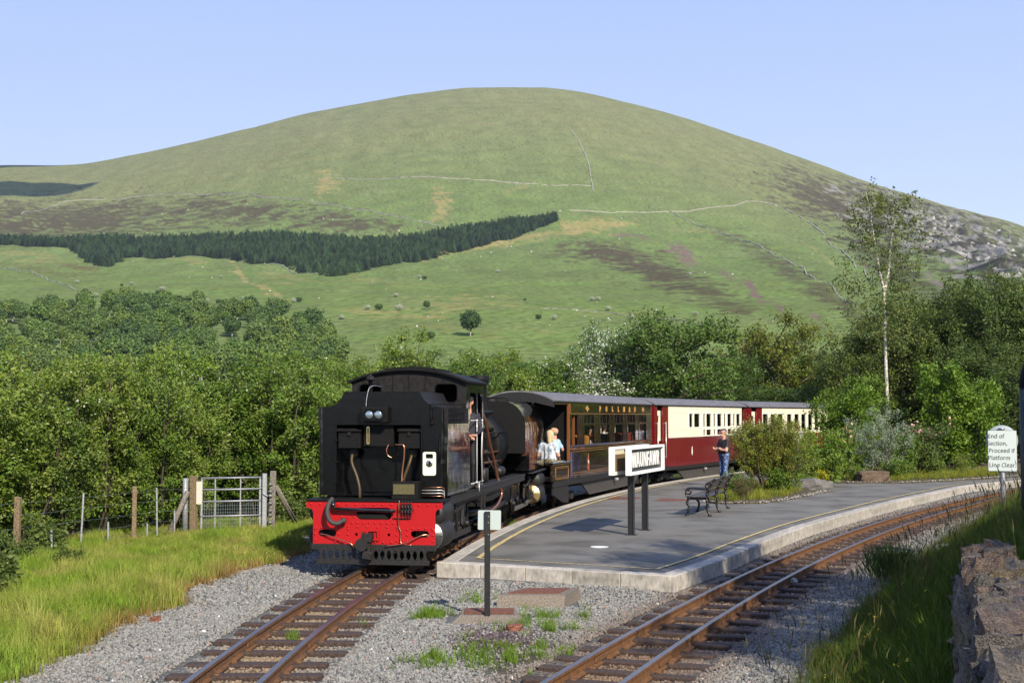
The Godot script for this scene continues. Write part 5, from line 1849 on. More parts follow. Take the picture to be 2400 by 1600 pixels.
func maroon_car(s0: float, s1: float, wins: Array, label: String, low: float) -> void:
	var mid := (s0 + s1) / 2.0
	var root := car_root("railway_carriage", label, s0, s1)
	root.set_meta("group", "cream and maroon carriages")
	var hw := 0.88
	var L := func(s: float) -> float: return s - mid
	var b0: float = L.call(s0 + 1.38)
	var b1: float = L.call(s1 - 0.72)
	for sx in [1.0, -1.0]:
		var st := begin()
		prism(st, rect(b0, 0.74, b1, 1.70), 0.04, side_at(sx * hw))
		var lower := done(st, M.maroon, "lower_panel", root)
		st = begin()
		var holes := []
		for w in wins:
			holes.append(rect(L.call(w[0]), low, L.call(w[1]), 2.53))
			if w[2] == 3: holes.append(rect(L.call(w[0]), 1.745, L.call(w[1]), 1.955))
		prism(st, rect(b0, 1.705, b1, 2.81), 0.036, side_at(sx * hw), holes if sx > 0 else [])  # far wall kept solid so the inside stays dark
		var upper := done(st, M.cream, "upper_panel", root)
		if sx < 0: continue
		# beads
		st = begin()
		var x: float = b0 + 0.02
		var k := 0
		while x < b1:
			box(st, Vector3(hw + 0.022, 1.20, -x), Vector3(0.008, 0.86, 0.022), Basis(), 0.002)
			x += [0.62, 0.48, 1.15, 1.2][k % 4] if k < 4 else 1.25
			k += 1
		for y in [0.80, 1.66]: box(st, Vector3(hw + 0.022, y, -(b0 + b1) / 2), Vector3(0.007, 0.02, b1 - b0 - 0.02), Basis(), 0.002)
		done(st, M.maroon, "panel_bead", lower)
		st = begin()
		x = b0 + 0.03
		while x < b1:
			box(st, Vector3(hw + 0.020, 2.68, -x), Vector3(0.008, 0.24, 0.02), Basis(), 0.002)
			x += 0.72
		for y in [2.565, 2.795]: box(st, Vector3(hw + 0.021, y, -(b0 + b1) / 2), Vector3(0.008, 0.022, b1 - b0 - 0.02), Basis(), 0.002)
		var w0: float = L.call(wins[0][0]) - 0.1
		x = b0 + 0.03
		while x < w0:
			box(st, Vector3(hw + 0.020, 2.13, -x), Vector3(0.008, 0.82, 0.02), Basis(), 0.002)
			x += 0.55
		for y in [2.0, 1.73]: box(st, Vector3(hw + 0.021, y, -(b0 + w0) / 2), Vector3(0.008, 0.022, w0 - b0), Basis(), 0.002)
		done(st, M.cream, "panel_bead", upper)
		# framed windows
		for w in wins:
			var a: float = L.call(w[0])
			var b: float = L.call(w[1])
			for r in ([[low, 2.53], [1.745, 1.955]] if w[2] == 3 else [[low, 2.53]]):
				st = begin()
				prism(st, rect(a - 0.04, r[0] - 0.03, b + 0.04, r[1] + 0.03), 0.012, side_at(hw + 0.024), [rect(a + 0.002, r[0] + 0.004, b - 0.002, r[1] - 0.004)])
				var wn := done(st, M.window_white, "window_frame", upper)
				st = begin()
				box(st, Vector3(hw - 0.006, (r[0] + r[1]) / 2, -(a + b) / 2), Vector3(0.005, r[1] - r[0], b - a))
				done(st, M.glass, "window_glass", upper)
		# crest
		st = begin()
		prism(st, [Vector2(0, -0.16), Vector2(0.05, -0.06), Vector2(0.035, 0.02), Vector2(0.012, 0.16), Vector2(-0.012, 0.16), Vector2(-0.035, 0.02), Vector2(-0.05, -0.06)], 0.008, Transform3D(SIDE, Vector3(hw + 0.025, 1.22, -(b0 + 2.55))), [[Vector2(0, -0.09), Vector2(0.018, -0.05), Vector2(0, -0.01), Vector2(-0.018, -0.05)]])
		done(st, M.window_white, "painted_crest", lower)
	# vestibules: recessed cream doors between maroon corner pillars, pale grab rails
	for e in [[L.call(s0), b0, 1.0], [b1, L.call(s1), -1.0]]:
		var st := begin()
		var w: float = e[1] - e[0]
		prism(st, rect(e[0], 0.74, e[0] + w * 0.20, 2.80), 0.05, side_at(hw - 0.03))
		prism(st, rect(e[1] - w * 0.42, 0.74, e[1] - 0.004, 2.80), 0.05, side_at(hw - 0.02))
		done(st, M.maroon, "corner_pillar", root)
		st = begin()
		prism(st, rect(e[0] + w * 0.2, 0.76, e[1] - w * 0.42, 2.62), 0.04, side_at(hw - 0.10), [rect(e[0] + w * 0.26, 1.72, e[1] - w * 0.50, 2.45)])
		var door := done(st, M.cream, "door", root)
		st = begin()
		box(st, Vector3(hw - 0.075, 1.2, -(e[0] + w * 0.39)), Vector3(0.01, 0.85, w * 0.34))
		done(st, M.maroon, "door_panel", door)
		st = begin(true)
		for g in [e[1] - w * 0.30, e[0] + w * 0.10]:
			st = begin(true)
			tube(st, [Vector3(hw + 0.06, 2.25, -g), Vector3(hw + 0.06, 1.05, -g)], 0.016, 6)
			for y in [2.2, 1.1]: tube(st, [Vector3(hw, y, -g), Vector3(hw + 0.06, y, -g)], 0.012, 5)
			done(st, M.pipe_white, "grab_rail", root)
		st = begin()
		box(st, Vector3(-hw + 0.02, 1.75, -(e[0] + e[1]) / 2), Vector3(0.04, 2.0, w))
		box(st, Vector3(0, 1.75, -(e[0] + 0.03 if e[2] > 0 else e[1] - 0.03)), Vector3(1.7, 2.0, 0.04))
		done(st, M.maroon, "end_wall", root)
	var st := begin()
	box(st, Vector3(0, 0.78, 0), Vector3(1.7, 0.05, s1 - s0 - 0.05))
	done(st, M.inside, "floor", root)
	st = begin()
	for x in [b0 + 0.02, b1 - 0.02]: box(st, Vector3(0, 1.78, -x), Vector3(1.7, 2.0, 0.03))
	done(st, M.inside, "bulkhead", root)
	st = begin()
	box(st, Vector3(-hw + 0.04, 1.78, -(b0 + b1) / 2), Vector3(0.03, 1.95, b1 - b0 - 0.1))
	box(st, Vector3(0, 2.79, -(b0 + b1) / 2), Vector3(1.66, 0.02, b1 - b0 - 0.1))
	done(st, M.inside, "added_dark_lining", root)  # added dark panels, putting the shade of the interior into the colour
	for i in 8:
		st = begin()
		var l: float = lerpf(b0 + 0.8, b1 - 0.5, i / 7.0)
		for x in [-0.45, 0.45]:
			box(st, Vector3(x, 1.42, -l), Vector3(0.7, 0.85, 0.12), Basis(), 0.04)
			box(st, Vector3(x, 1.2, -l - 0.25), Vector3(0.7, 0.14, 0.45), Basis(), 0.04)
		done(st, M.seat_red, "seat", root)
	car_roof(root, hw, L.call(s0 - 0.02), L.call(s1 + 0.02))
	under_frame(root, L.call(s0), L.call(s1), 0, -2.2, 2.2, hw, 0.66)
	bogie(root, L.call(s0 + 2.0))
	bogie(root, L.call(s1 - 2.0))


# -------------------------------------------------------------------- things on and beside the platform
func platform_things() -> void:
	name_sign()
	bench()
	# small sign seen from behind
	var root := thing("sign_post", "small square sign on a black post, seen from behind in the ballast", "sign", Vector3(-0.29, 0.08, -15.62), 0.05)
	var st := begin()
	box(st, Vector3(0, 0.62, 0), Vector3(0.068, 1.26, 0.035), Basis(), 0.006)
	var post := done(st, M.post_black, "post", root)
	st = begin(true)
	for y in [1.12, 1.19, 0.98]: ball(st, Vector3(0.012, y, 0.018), Vector3(0.008, 0.008, 0.005), 6, 3)
	done(st, M.galv, "bolt_heads", post).set_meta("kind", "stuff")
	st = begin()
	prism(st, rounded(-0.135, 1.035, 0.135, 1.262, 0.015), 0.006, Transform3D(Basis(Vector3.FORWARD, 0.012), Vector3(0.012, 0, -0.022)))
	done(st, M.sign_grey, "panel", root)
	# end of section board
	root = thing("section_board", "white railway notice board in front of a round disc on a pale pole", "sign", Vector3(8.13, 0.55, -22.0), -0.30)
	st = begin(true)
	tube(st, [Vector3(0, 0, 0), Vector3(0, 1.68, 0)], 0.04, 12)
	tube(st, [Vector3(0, 1.67, 0), Vector3(0, 1.70, 0)], 0.05, 12)
	done(st, M.galv, "pole", root)
	st = begin(true)
	lathe(st, [Vector2(0, 0.006), Vector2(0.25, 0.006), Vector2(0.255, 0), Vector2(0.25, -0.006), Vector2(0, -0.006)], 36, Transform3D(Basis(Vector3.RIGHT, PI / 2), Vector3(0.0, 1.49, -0.052)))
	done(st, flat(0.25, 0.29, 0.30, 0.6), "disc", root)
	st = begin()
	prism(st, rounded(-0.222, 0.99, 0.222, 1.655, 0.012), 0.02, Transform3D(Basis(), Vector3(0.0, 0, 0.055)))
	var board := done(st, M.sign_white, "board", root)
	st = begin()
	prism(st, rect(-0.226, 0.985, 0.226, 1.66), 0.016, Transform3D(Basis(), Vector3(0.0, 0, 0.05)), [rect(-0.216, 0.996, 0.216, 1.649)])
	done(st, M.sign_black, "rim", board)
	var lines := [["End of", -0.095], ["Section,", -0.075], ["Proceed if", -0.01], ["Platform", -0.05], ["Line Clear.", 0.003]]
	for i in 5: letters(lines[i][0], 0.066, "Droid Sans", M.letter_grey, "lettering", board, Transform3D(Basis(), Vector3(lines[i][1], 1.565 - i * 0.119, 0.067)), false, 0.98)
	# green post with its bent black arm and netting
	root = thing("green_post", "dark green post with a bent black arm at the right edge", "post", Vector3(5.80, 0.8, -15.0))
	st = begin(true)
	tube(st, [Vector3(0, 0, 0), Vector3(0, 2.0, 0)], 0.05, 14)
	done(st, worn(flat(0.018, 0.033, 0.025, 0.5), M.dirt, 3.0), "column", root)
	st = begin(true)
	tube(st, spline([Vector3(0.0, 1.95, 0.0), Vector3(0.0, 2.04, 0.01), Vector3(0.03, 2.17, 0.01), Vector3(0.12, 2.32, 0.0), Vector3(0.35, 2.42, 0.0), Vector3(0.7, 2.45, 0.0)], 4), 0.05, 10)
	done(st, M.matt_black, "arm", root)
	st = begin()
	for i in 22: box(st, Vector3(0.75, 0.15 + i * 0.08, 0.10), Vector3(1.4, 0.008, 0.008))
	for i in 16: box(st, Vector3(0.07 + i * 0.09, 1.0, 0.11), Vector3(0.008, 1.8, 0.008))
	done(st, flat(0.01, 0.10, 0.085, 0.5), "green_netting", root).set_meta("kind", "stuff")


func name_sign() -> void:
	var d := Vector3(0.327, 0, -0.945)
	var n := Vector3(0.945, 0, 0.327)
	var root := thing("name_sign", "white framed station name sign with black boards on two black posts", "sign", Vector3(2.39, DECK, -25.16))
	var b := Basis(d, Vector3.UP, n)
	for t in [-0.55, 0.55]:
		var st := begin()
		box(st, d * t + Vector3(0, 0.58, 0), Vector3(0.075, 1.18, 0.115), b, 0.01)
		for e in [-0.045, 0.045]: box(st, d * t + n * e + Vector3(0, 0.58, 0), Vector3(0.105, 1.17, 0.022), b, 0.004)
		box(st, d * t + Vector3(0, 0.006, 0), Vector3(0.17, 0.014, 0.2), b)
		done(st, M.post_black, "post", root)
	for s in [1.0, -1.0]:
		var at := Transform3D(Basis(d * s, Vector3.UP, n * s), n * s * 0.155)
		var st := begin()
		prism(st, rect(-1.385, 1.13, 1.385, 1.635), 0.10, at, [rect(-1.315, 1.185, 1.315, 1.59)])
		var fr := done(st, M.white, "frame", root)
		st = begin()
		prism(st, rect(-1.32, 1.18, 1.32, 1.595), 0.012, Transform3D(at.basis, at.origin - n * s * 0.012))
		done(st, M.sign_black, "name_board", fr)
		letters("WAUNFAWR", 0.27, "Droid Sans", M.white, "lettering", fr, Transform3D(at.basis, at.origin + n * s * 0.0 + Vector3(0, 1.385, 0)), true, 1.02)
		st = begin()
		prism(st, rect(-1.32, 1.18, 1.32, 1.595), 0.008, Transform3D(at.basis, at.origin - n * s * 0.03))
		done(st, M.sign_cream, "back_board", fr)
		st = begin()
		prism(st, rect(-1.02, 1.20, 1.30, 1.50), 0.006, Transform3D(at.basis, at.origin - n * s * 0.04))
		done(st, M.sign_brown, "brown_panel", fr)
	var st := begin()
	for y in [1.20, 1.56]:
		for t in [-0.55, 0.55]: box(st, d * t + Vector3(0, y, 0), Vector3(0.06, 0.05, 0.30), b, 0.004)
	done(st, M.post_black, "bracket", root)


func bench() -> void:
	var root := thing("bench", "cast iron bench with dark wooden slats facing the train", "bench", Vector3(4.495, DECK, -30.49), deg_to_rad(72.0))
	for x in [-1.30, 0.0, 1.30]:
		var st := begin(true)
		var leg_f := spline([Vector3(x, 0.39, -0.19), Vector3(x, 0.30, -0.245), Vector3(x, 0.20, -0.205), Vector3(x, 0.10, -0.215), Vector3(x, 0.03, -0.25)], 4)
		tube(st, leg_f, 0.026, 8)
		ball(st, Vector3(x, 0.02, -0.25), Vector3(0.045, 0.028, 0.05))
		ball(st, Vector3(x, 0.27, -0.24), Vector3(0.036, 0.036, 0.036))
		ball(st, Vector3(x, 0.15, -0.21), Vector3(0.032, 0.03, 0.032))
		done(st, M.bench_iron, "leg", root)
		st = begin(true)
		tube(st, spline([Vector3(x, 0.39, 0.17), Vector3(x, 0.30, 0.215), Vector3(x, 0.20, 0.195), Vector3(x, 0.10, 0.215), Vector3(x, 0.03, 0.26)], 4), 0.026, 8)
		ball(st, Vector3(x, 0.02, 0.26), Vector3(0.045, 0.028, 0.05))
		ball(st, Vector3(x, 0.27, 0.21), Vector3(0.036, 0.036, 0.036))
		done(st, M.bench_iron, "leg", root)
		st = begin(true)
		tube(st, [Vector3(x, 0.385, -0.24), Vector3(x, 0.375, 0.0), Vector3(x, 0.385, 0.20)], 0.024, 8)
		tube(st, spline([Vector3(x, 0.39, 0.18), Vector3(x, 0.52, 0.225), Vector3(x, 0.66, 0.275), Vector3(x, 0.78, 0.34), Vector3(x, 0.81, 0.40)], 4), 0.026, 8)
		for q in [[0.47, 0.20], [0.58, 0.245], [0.72, 0.30]]: ball(st, Vector3(x, q[0], q[1]), Vector3(0.036, 0.045, 0.036))
		done(st, M.bench_iron, "back_support", root)
		if x != 0.0:
			st = begin(true)
			var scroll := [Vector3(x, 0.585, 0.25), Vector3(x, 0.60, 0.05), Vector3(x, 0.605, -0.12)]
			for k in 10:
				var a := deg_to_rad(90.0 - 48.0 * k)
				var r := 0.075 - 0.0055 * k
				scroll.append(Vector3(x, 0.53 + sin(a) * r, -0.20 - cos(a) * r))
			tube(st, spline(scroll, 3), 0.019, 8)
			tube(st, spline([Vector3(x, 0.40, -0.20), Vector3(x, 0.45, -0.27), Vector3(x, 0.53, -0.272)], 4), 0.018, 8)
			done(st, M.bench_iron, "armrest", root)
	for i in 5:
		var st := begin()
		box(st, Vector3(0, 0.415 + (0.008 if i == 0 else 0.0), -0.215 + i * 0.095), Vector3(2.72, 0.026, 0.082), Basis(), 0.008)
		done(st, M.bench_slat, "seat_slat", root)
	for i in 3:
		var st := begin()
		box(st, Vector3(0, 0.535 + i * 0.105, 0.195 + i * 0.046), Vector3(2.70, 0.092, 0.024), Basis(Vector3.RIGHT, 0.41), 0.008)
		done(st, M.bench_slat, "back_slat", root)


func fence_and_gate() -> void:
	var specs := [
		["fence_post", Vector3(-8.24, 0, -22.16), 1.10, 0.095, M.post_wood, "yellowish square wooden post at the left end of the wire fence"],
		["fence_post", Vector3(-7.20, 0, -25.35), 1.11, 0.085, M.post_wood, "wooden post half hidden in leaves midway along the wire fence"],
		["gate_post", Vector3(-6.47, 0, -27.02), 1.23, 0.125, M.post_wood, "mossy wooden post with a leaning strut at the left of the gate"],
		["gate_post", Vector3(-4.96, 0, -27.52), 1.31, 0.12, M.grey_wood, "grey wooden post with iron rings at the right of the gate"],
	]
	for s in specs:
		var o := thing(s[0], s[5], "post", s[1], rng.randf_range(-0.3, 0.3))
		var st := begin()
		box(st, Vector3(0, s[2] / 2 - 0.1, 0), Vector3(s[3], s[2] + 0.2, s[3]), Basis.from_euler(Vector3(0, 0, rng.randf_range(-0.02, 0.02))), 0.008)
		done(st, s[4], "shaft", o)
		if s[0] == "gate_post":
			st = begin(true)
			var lean := [Vector3(-0.08, 0.92, 0.10), Vector3(-0.32, 0.05, 0.45)] if s[1].x < -6 else [Vector3(0.07, 0.98, -0.05), Vector3(0.45, 0.0, -1.2)]
			tube(st, lean, 0.055, 8)
			done(st, M.grey_wood, "strut", o)
		if s[1].x > -5:
			for k in 8:
				st = begin(true)
				lathe(st, [Vector2(0.035, -0.02), Vector2(0.05, 0.0), Vector2(0.035, 0.02)], 8, Transform3D(Basis(Vector3.RIGHT, 0.5), Vector3(-0.03, 0.12 + k * 0.13 + 0.02 * (k % 3), 0.085)))
				done(st, M.galv, "iron_ring", o)
	for w in [[Vector3(-7.70, 0, -23.82), 1.07, "thin white post left of the half hidden wooden post"], [Vector3(-6.97, 0, -26.1), 1.04, "thin white post nearest the gate in the wire fence"], [Vector3(-7.75, 0, -22.42), 0.54, "short pale stake in the grass beside the left wooden post"], [Vector3(-7.45, 0, -24.55), 0.50, "short pale stake in the grass between the two thin white posts"], [Vector3(-7.10, 0, -25.9), 0.36, "lowest pale stake almost buried in the grass"], [Vector3(-6.75, 0, -26.6), 0.56, "short pale stake close to the gate's round white post"], [Vector3(-3.75, 0, -28.6), 0.9, "thin white post half hidden right of the gate"]]:
		var st := begin()
		box(st, w[0] + Vector3(0, w[1] / 2, 0), Vector3(0.032, w[1], 0.032), Basis.from_euler(Vector3(0, 0.4, rng.randf_range(-0.04, 0.04))), 0.004)
		tag(done(st, M.galv, "fence_stake"), w[2], "stake")
	# wires
	var root := thing("wire_fence", "thin wire strands strung between the fence posts left of the gate", "fence")
	var ends := [Vector3(-9.9, 0, -17.2), Vector3(-8.24, 0, -22.16), Vector3(-7.70, 0, -23.82), Vector3(-7.20, 0, -25.35), Vector3(-6.97, 0, -26.1), Vector3(-6.5, 0, -27.02)]
	for h in [1.0, 0.80, 0.58, 0.38, 0.20]:
		var pts := []
		for i in ends.size() - 1:
			for k in 4: pts.append((ends[i] as Vector3).lerp(ends[i + 1], k / 4.0) + Vector3(0, h - 0.012 * sin(PI * k / 4.0), 0.05))
		pts.append(ends[-1] + Vector3(0, h, 0.05))
		var st := begin()
		tube(st, pts, 0.003, 4)
		done(st, M.wire, "wire", root)
	# gate
	root = thing("field_gate", "galvanised metal field gate with wire mesh in its lower half", "gate", Vector3(-6.36, 0.06, -27.15), atan2(0.39, 1.2))
	var wid := 1.22
	var hts := [1.115, 0.88, 0.64, 0.34, 0.02]
	for y in hts:
		var st := begin(true)
		tube(st, [Vector3(0, y, 0), Vector3(wid, y, 0)], 0.021, 8)
		done(st, M.galv, "rail", root)
	for x in [0.02, 0.29, 0.80, wid - 0.02]:
		var st := begin()
		box(st, Vector3(x, 0.57, 0.004), Vector3(0.026 if x > 0.1 and x < 1.1 else 0.04, 1.11, 0.02), Basis(), 0.003)
		done(st, M.galv, "upright", root)
	var st := begin()
	for i in 26: box(st, Vector3(0.03 + i * 0.047, 0.33, -0.012), Vector3(0.005, 0.62, 0.005))
	for i in 9: box(st, Vector3(wid / 2, 0.06 + i * 0.07, -0.017), Vector3(wid - 0.04, 0.005, 0.005))
	done(st, M.wire, "wire_mesh", root).set_meta("kind", "stuff")
	var lb := thing("gate_post", "round white metal post at the left of the gate", "post", Vector3(-6.66, 0, -27.1))
	st = begin(true)
	tube(st, [Vector3(0, -0.1, 0), Vector3(0, 1.18, 0)], 0.058, 12)
	done(st, M.galv, "shaft", lb)
	lb = thing("gate_post", "square white metal post at the right of the gate", "post", Vector3(-5.125, 0, -27.5), 0.3)
	st = begin()
	box(st, Vector3(0, 0.6, 0), Vector3(0.10, 1.32, 0.10), Basis(), 0.01)
	done(st, M.galv, "shaft", lb)
	st = begin(true)
	tube(st, spline([Vector3(-0.05, 0.86, 0.06), Vector3(0.06, 0.80, 0.08), Vector3(0.2, 0.86, 0.06)], 4), 0.013, 6)
	done(st, M.galv, "chain", lb)
	st = begin()
	prism(st, rounded(0.0, 0.66, 0.115, 1.12, 0.02), 0.01, Transform3D(Basis(Vector3.UP, 0.2), Vector3(-6.41, 0, -26.98)))
	tag(done(st, flat(0.47, 0.44, 0.36, 0.7), "notice_plate"), "narrow cream plate fixed on the mossy post beside the gate", "plate")


# -------------------------------------------------------------------- people: a field of tapered bones meshed with surface nets
# bones: [from, to, radius, radius, colour]
func body_mesh(st: SurfaceTool, bones: Array, cell: float, blend: float, place := Transform3D(), paint = null) -> void:
	var box3 := AABB(bones[0][0], Vector3.ZERO)
	for b in bones:
		var r: float = maxf(b[2], b[3]) + blend + cell * 2.0
		for e in [b[0], b[1]]:
			box3 = box3.expand(e + Vector3.ONE * r).expand(e - Vector3.ONE * r)
	var nx := int(box3.size.x / cell) + 2
	var ny := int(box3.size.y / cell) + 2
	var nz := int(box3.size.z / cell) + 2
	var o := box3.position
	var f := PackedFloat32Array()
	f.resize(nx * ny * nz)
	f.fill(9.0)
	var who := PackedByteArray()
	who.resize(f.size())
	var near := PackedFloat32Array()
	near.resize(f.size())
	near.fill(9.0)
	for bi in bones.size():
		var b: Array = bones[bi]
		var p: Vector3 = b[0]
		var q: Vector3 = b[1]
		var ra: float = b[2]
		var rb: float = b[3]
		var pad := maxf(ra, rb) + blend + cell * 1.5
		var lo := Vector3(minf(p.x, q.x), minf(p.y, q.y), minf(p.z, q.z)) - Vector3.ONE * pad - o
		var hi := Vector3(maxf(p.x, q.x), maxf(p.y, q.y), maxf(p.z, q.z)) + Vector3.ONE * pad - o
		var pq := q - p
		var l2 := maxf(pq.length_squared(), 1e-9)
		for k in range(maxi(0, int(lo.z / cell)), mini(nz, int(hi.z / cell) + 1)):
			for j in range(maxi(0, int(lo.y / cell)), mini(ny, int(hi.y / cell) + 1)):
				for i in range(maxi(0, int(lo.x / cell)), mini(nx, int(hi.x / cell) + 1)):
					var w := o + Vector3(i, j, k) * cell
					var t := clampf((w - p).dot(pq) / l2, 0.0, 1.0)
					var d := (w - p - pq * t).length() - lerpf(ra, rb, t)
					var at := (k * ny + j) * nx + i
					if d < near[at]:
						near[at] = d
						who[at] = bi
					var e := f[at]
					var h := maxf(blend - absf(e - d), 0.0) / blend
					f[at] = minf(e, d) - h * h * blend * 0.25
	var vid := {}
	var vs := PackedVector3Array()
	var cs := PackedColorArray()
	var off := [0, 1, nx, nx + 1, nx * ny, nx * ny + 1, nx * ny + nx, nx * ny + nx + 1]
	for k in nz - 1:
		for j in ny - 1:
			for i in nx - 1:
				var at := (k * ny + j) * nx + i
				var m := 0
				for c in 8:
					if f[at + off[c]] < 0.0: m |= 1 << c
				if m == 0 or m == 255: continue
				var sum := Vector3.ZERO
				var n := 0
				for e in [[0, 1], [2, 3], [4, 5], [6, 7], [0, 2], [1, 3], [4, 6], [5, 7], [0, 4], [1, 5], [2, 6], [3, 7]]:
					var a: int = e[0]
					var b: int = e[1]
					if ((m >> a) & 1) != ((m >> b) & 1):
						var fa := f[at + off[a]]
						var t := fa / (fa - f[at + off[b]])
						sum += Vector3(a & 1, (a >> 1) & 1, a >> 2).lerp(Vector3(b & 1, (b >> 1) & 1, b >> 2), t)
						n += 1
				vid[at] = vs.size()
				var w := o + (Vector3(i, j, k) + sum / n) * cell
				vs.append(w)
				var col: Color = bones[who[at]][4]
				if paint != null: col = paint.call(w, col)
				cs.append(col)
	for at in vid:
		var i: int = at % nx
		var j: int = (at / nx) % ny
		var k: int = at / (nx * ny)
		for ax in 3:
			var step: int = [1, nx, nx * ny][ax]
			var u: int = [nx, nx * ny, 1][ax]
			var v: int = [nx * ny, 1, nx][ax]
			if (ax != 0 and i == 0) or (ax != 1 and j == 0) or (ax != 2 and k == 0): continue
			var s0 := f[at] < 0.0
			if s0 == (f[at + step] < 0.0): continue
			if not (vid.has(at - u) and vid.has(at - v) and vid.has(at - u - v)): continue
			var q := [vid[at], vid[at - u], vid[at - u - v], vid[at - v]]
			if not s0: q.reverse()
			for t in [[0, 1, 2], [0, 2, 3]]:
				for c in [t[0], t[2], t[1]]:
					st.set_color(cs[q[c]])
					st.add_vertex(place * vs[q[c]])


var hand_shape: ArrayMesh


func hand_mesh() -> ArrayMesh:
	if hand_shape: return hand_shape
	var skin := Color(0.50, 0.27, 0.19)
	var bones := []
	for i in 4:
		var x := -0.03 + i * 0.02
		bones.append([Vector3(x * 0.6, -0.01, 0), Vector3(x, -0.085, 0.0), 0.014, 0.0115, skin])
	for i in 4:
		var x := -0.03 + i * 0.02
		var l: float = [0.062, 0.074, 0.070, 0.055][i]
		var a := Vector3(x, -0.085, 0)
		var b := a + Vector3(x * 0.15, -l * 0.5, 0.010)
		var c := b + Vector3(x * 0.05, -l * 0.34, 0.020)
		bones.append([a, b, 0.0095, 0.009, skin])
		bones.append([b, c, 0.009, 0.0085, skin])
		bones.append([c, c + Vector3(0, -l * 0.14, 0.02), 0.0085, 0.0075, skin])
	bones.append([Vector3(-0.018, -0.025, 0.0), Vector3(-0.052, -0.062, 0.018), 0.015, 0.011, skin])
	bones.append([Vector3(-0.052, -0.062, 0.018), Vector3(-0.056, -0.098, 0.030), 0.0105, 0.009, skin])
	var st := begin(true)
	body_mesh(st, bones, 0.0055, 0.008)
	st.generate_normals()
	hand_shape = st.commit()
	return hand_shape


# head made round the origin at the ear line, looking along +z
func add_head(st: SurfaceTool, at: Transform3D, skin: Color, hair: Color, style: String) -> void:
	var dark := Color(0.03, 0.022, 0.02)
	var lip := skin * Color(0.8, 0.55, 0.55)
	var b := [
		[Vector3(0, 0.045, -0.025), Vector3(0, 0.055, 0.02), 0.088, 0.082, skin], [Vector3(0, 0.0, 0.01), Vector3(0, -0.045, 0.035), 0.072, 0.056, skin],
		[Vector3(0, -0.07, 0.055), Vector3(0, -0.085, 0.062), 0.034, 0.028, skin], [Vector3(0, 0.012, 0.098), Vector3(0, -0.028, 0.113), 0.011, 0.015, skin],
		[Vector3(-0.03, 0.028, 0.09), Vector3(0.03, 0.028, 0.09), 0.014, 0.014, skin], [Vector3(-0.016, -0.058, 0.088), Vector3(0.016, -0.058, 0.088), 0.010, 0.010, lip],
		[Vector3(-0.078, -0.005, 0.0), Vector3(-0.084, 0.025, -0.012), 0.013, 0.017, skin], [Vector3(0.078, -0.005, 0.0), Vector3(0.084, 0.025, -0.012), 0.013, 0.017, skin],
		[Vector3(0, -0.06, -0.01), Vector3(0, -0.17, -0.02), 0.052, 0.058, skin],
	]
	if style == "long":
		b.append_array([[Vector3(0, 0.07, -0.03), Vector3(0, 0.06, 0.02), 0.096, 0.085, hair], [Vector3(-0.07, 0.02, -0.03), Vector3(-0.075, -0.12, -0.02), 0.045, 0.035, hair], [Vector3(0.07, 0.02, -0.03), Vector3(0.075, -0.12, -0.02), 0.045, 0.035, hair], [Vector3(0, 0.0, -0.07), Vector3(0, -0.14, -0.07), 0.065, 0.05, hair]])
	elif style == "short":
		b.append_array([[Vector3(0, 0.075, -0.035), Vector3(0, 0.085, 0.03), 0.088, 0.070, hair], [Vector3(0, 0.02, -0.06), Vector3(0, -0.04, -0.06), 0.066, 0.05, hair], [Vector3(-0.07, 0.05, 0.0), Vector3(-0.075, 0.02, 0.005), 0.026, 0.016, hair], [Vector3(0.07, 0.05, 0.0), Vector3(0.075, 0.02, 0.005), 0.026, 0.016, hair]])
	elif style == "cap":
		b.append_array([[Vector3(0, 0.075, -0.03), Vector3(0, 0.075, 0.03), 0.094, 0.086, hair], [Vector3(-0.03, 0.06, 0.10), Vector3(0.03, 0.06, 0.10), 0.022, 0.022, hair], [Vector3(0, 0.0, -0.065), Vector3(0, -0.03, -0.06), 0.05, 0.045, hair]])
	elif style == "bald":
		b.append_array([[Vector3(-0.062, 0.0, -0.045), Vector3(0.062, 0.0, -0.045), 0.045, 0.045, hair]])
	var paint := func(w: Vector3, c: Color) -> Color:
		if w.z > 0.06 and absf(absf(w.x) - 0.031) < 0.014 and absf(w.y - 0.008) < 0.008: return dark
		if w.z > 0.075 and absf(absf(w.x) - 0.031) < 0.02 and absf(w.y - 0.03) < 0.006 and c == skin: return hair.lerp(dark, 0.4)
		return c
	body_mesh(st, b, 0.0085, 0.022, at, paint)


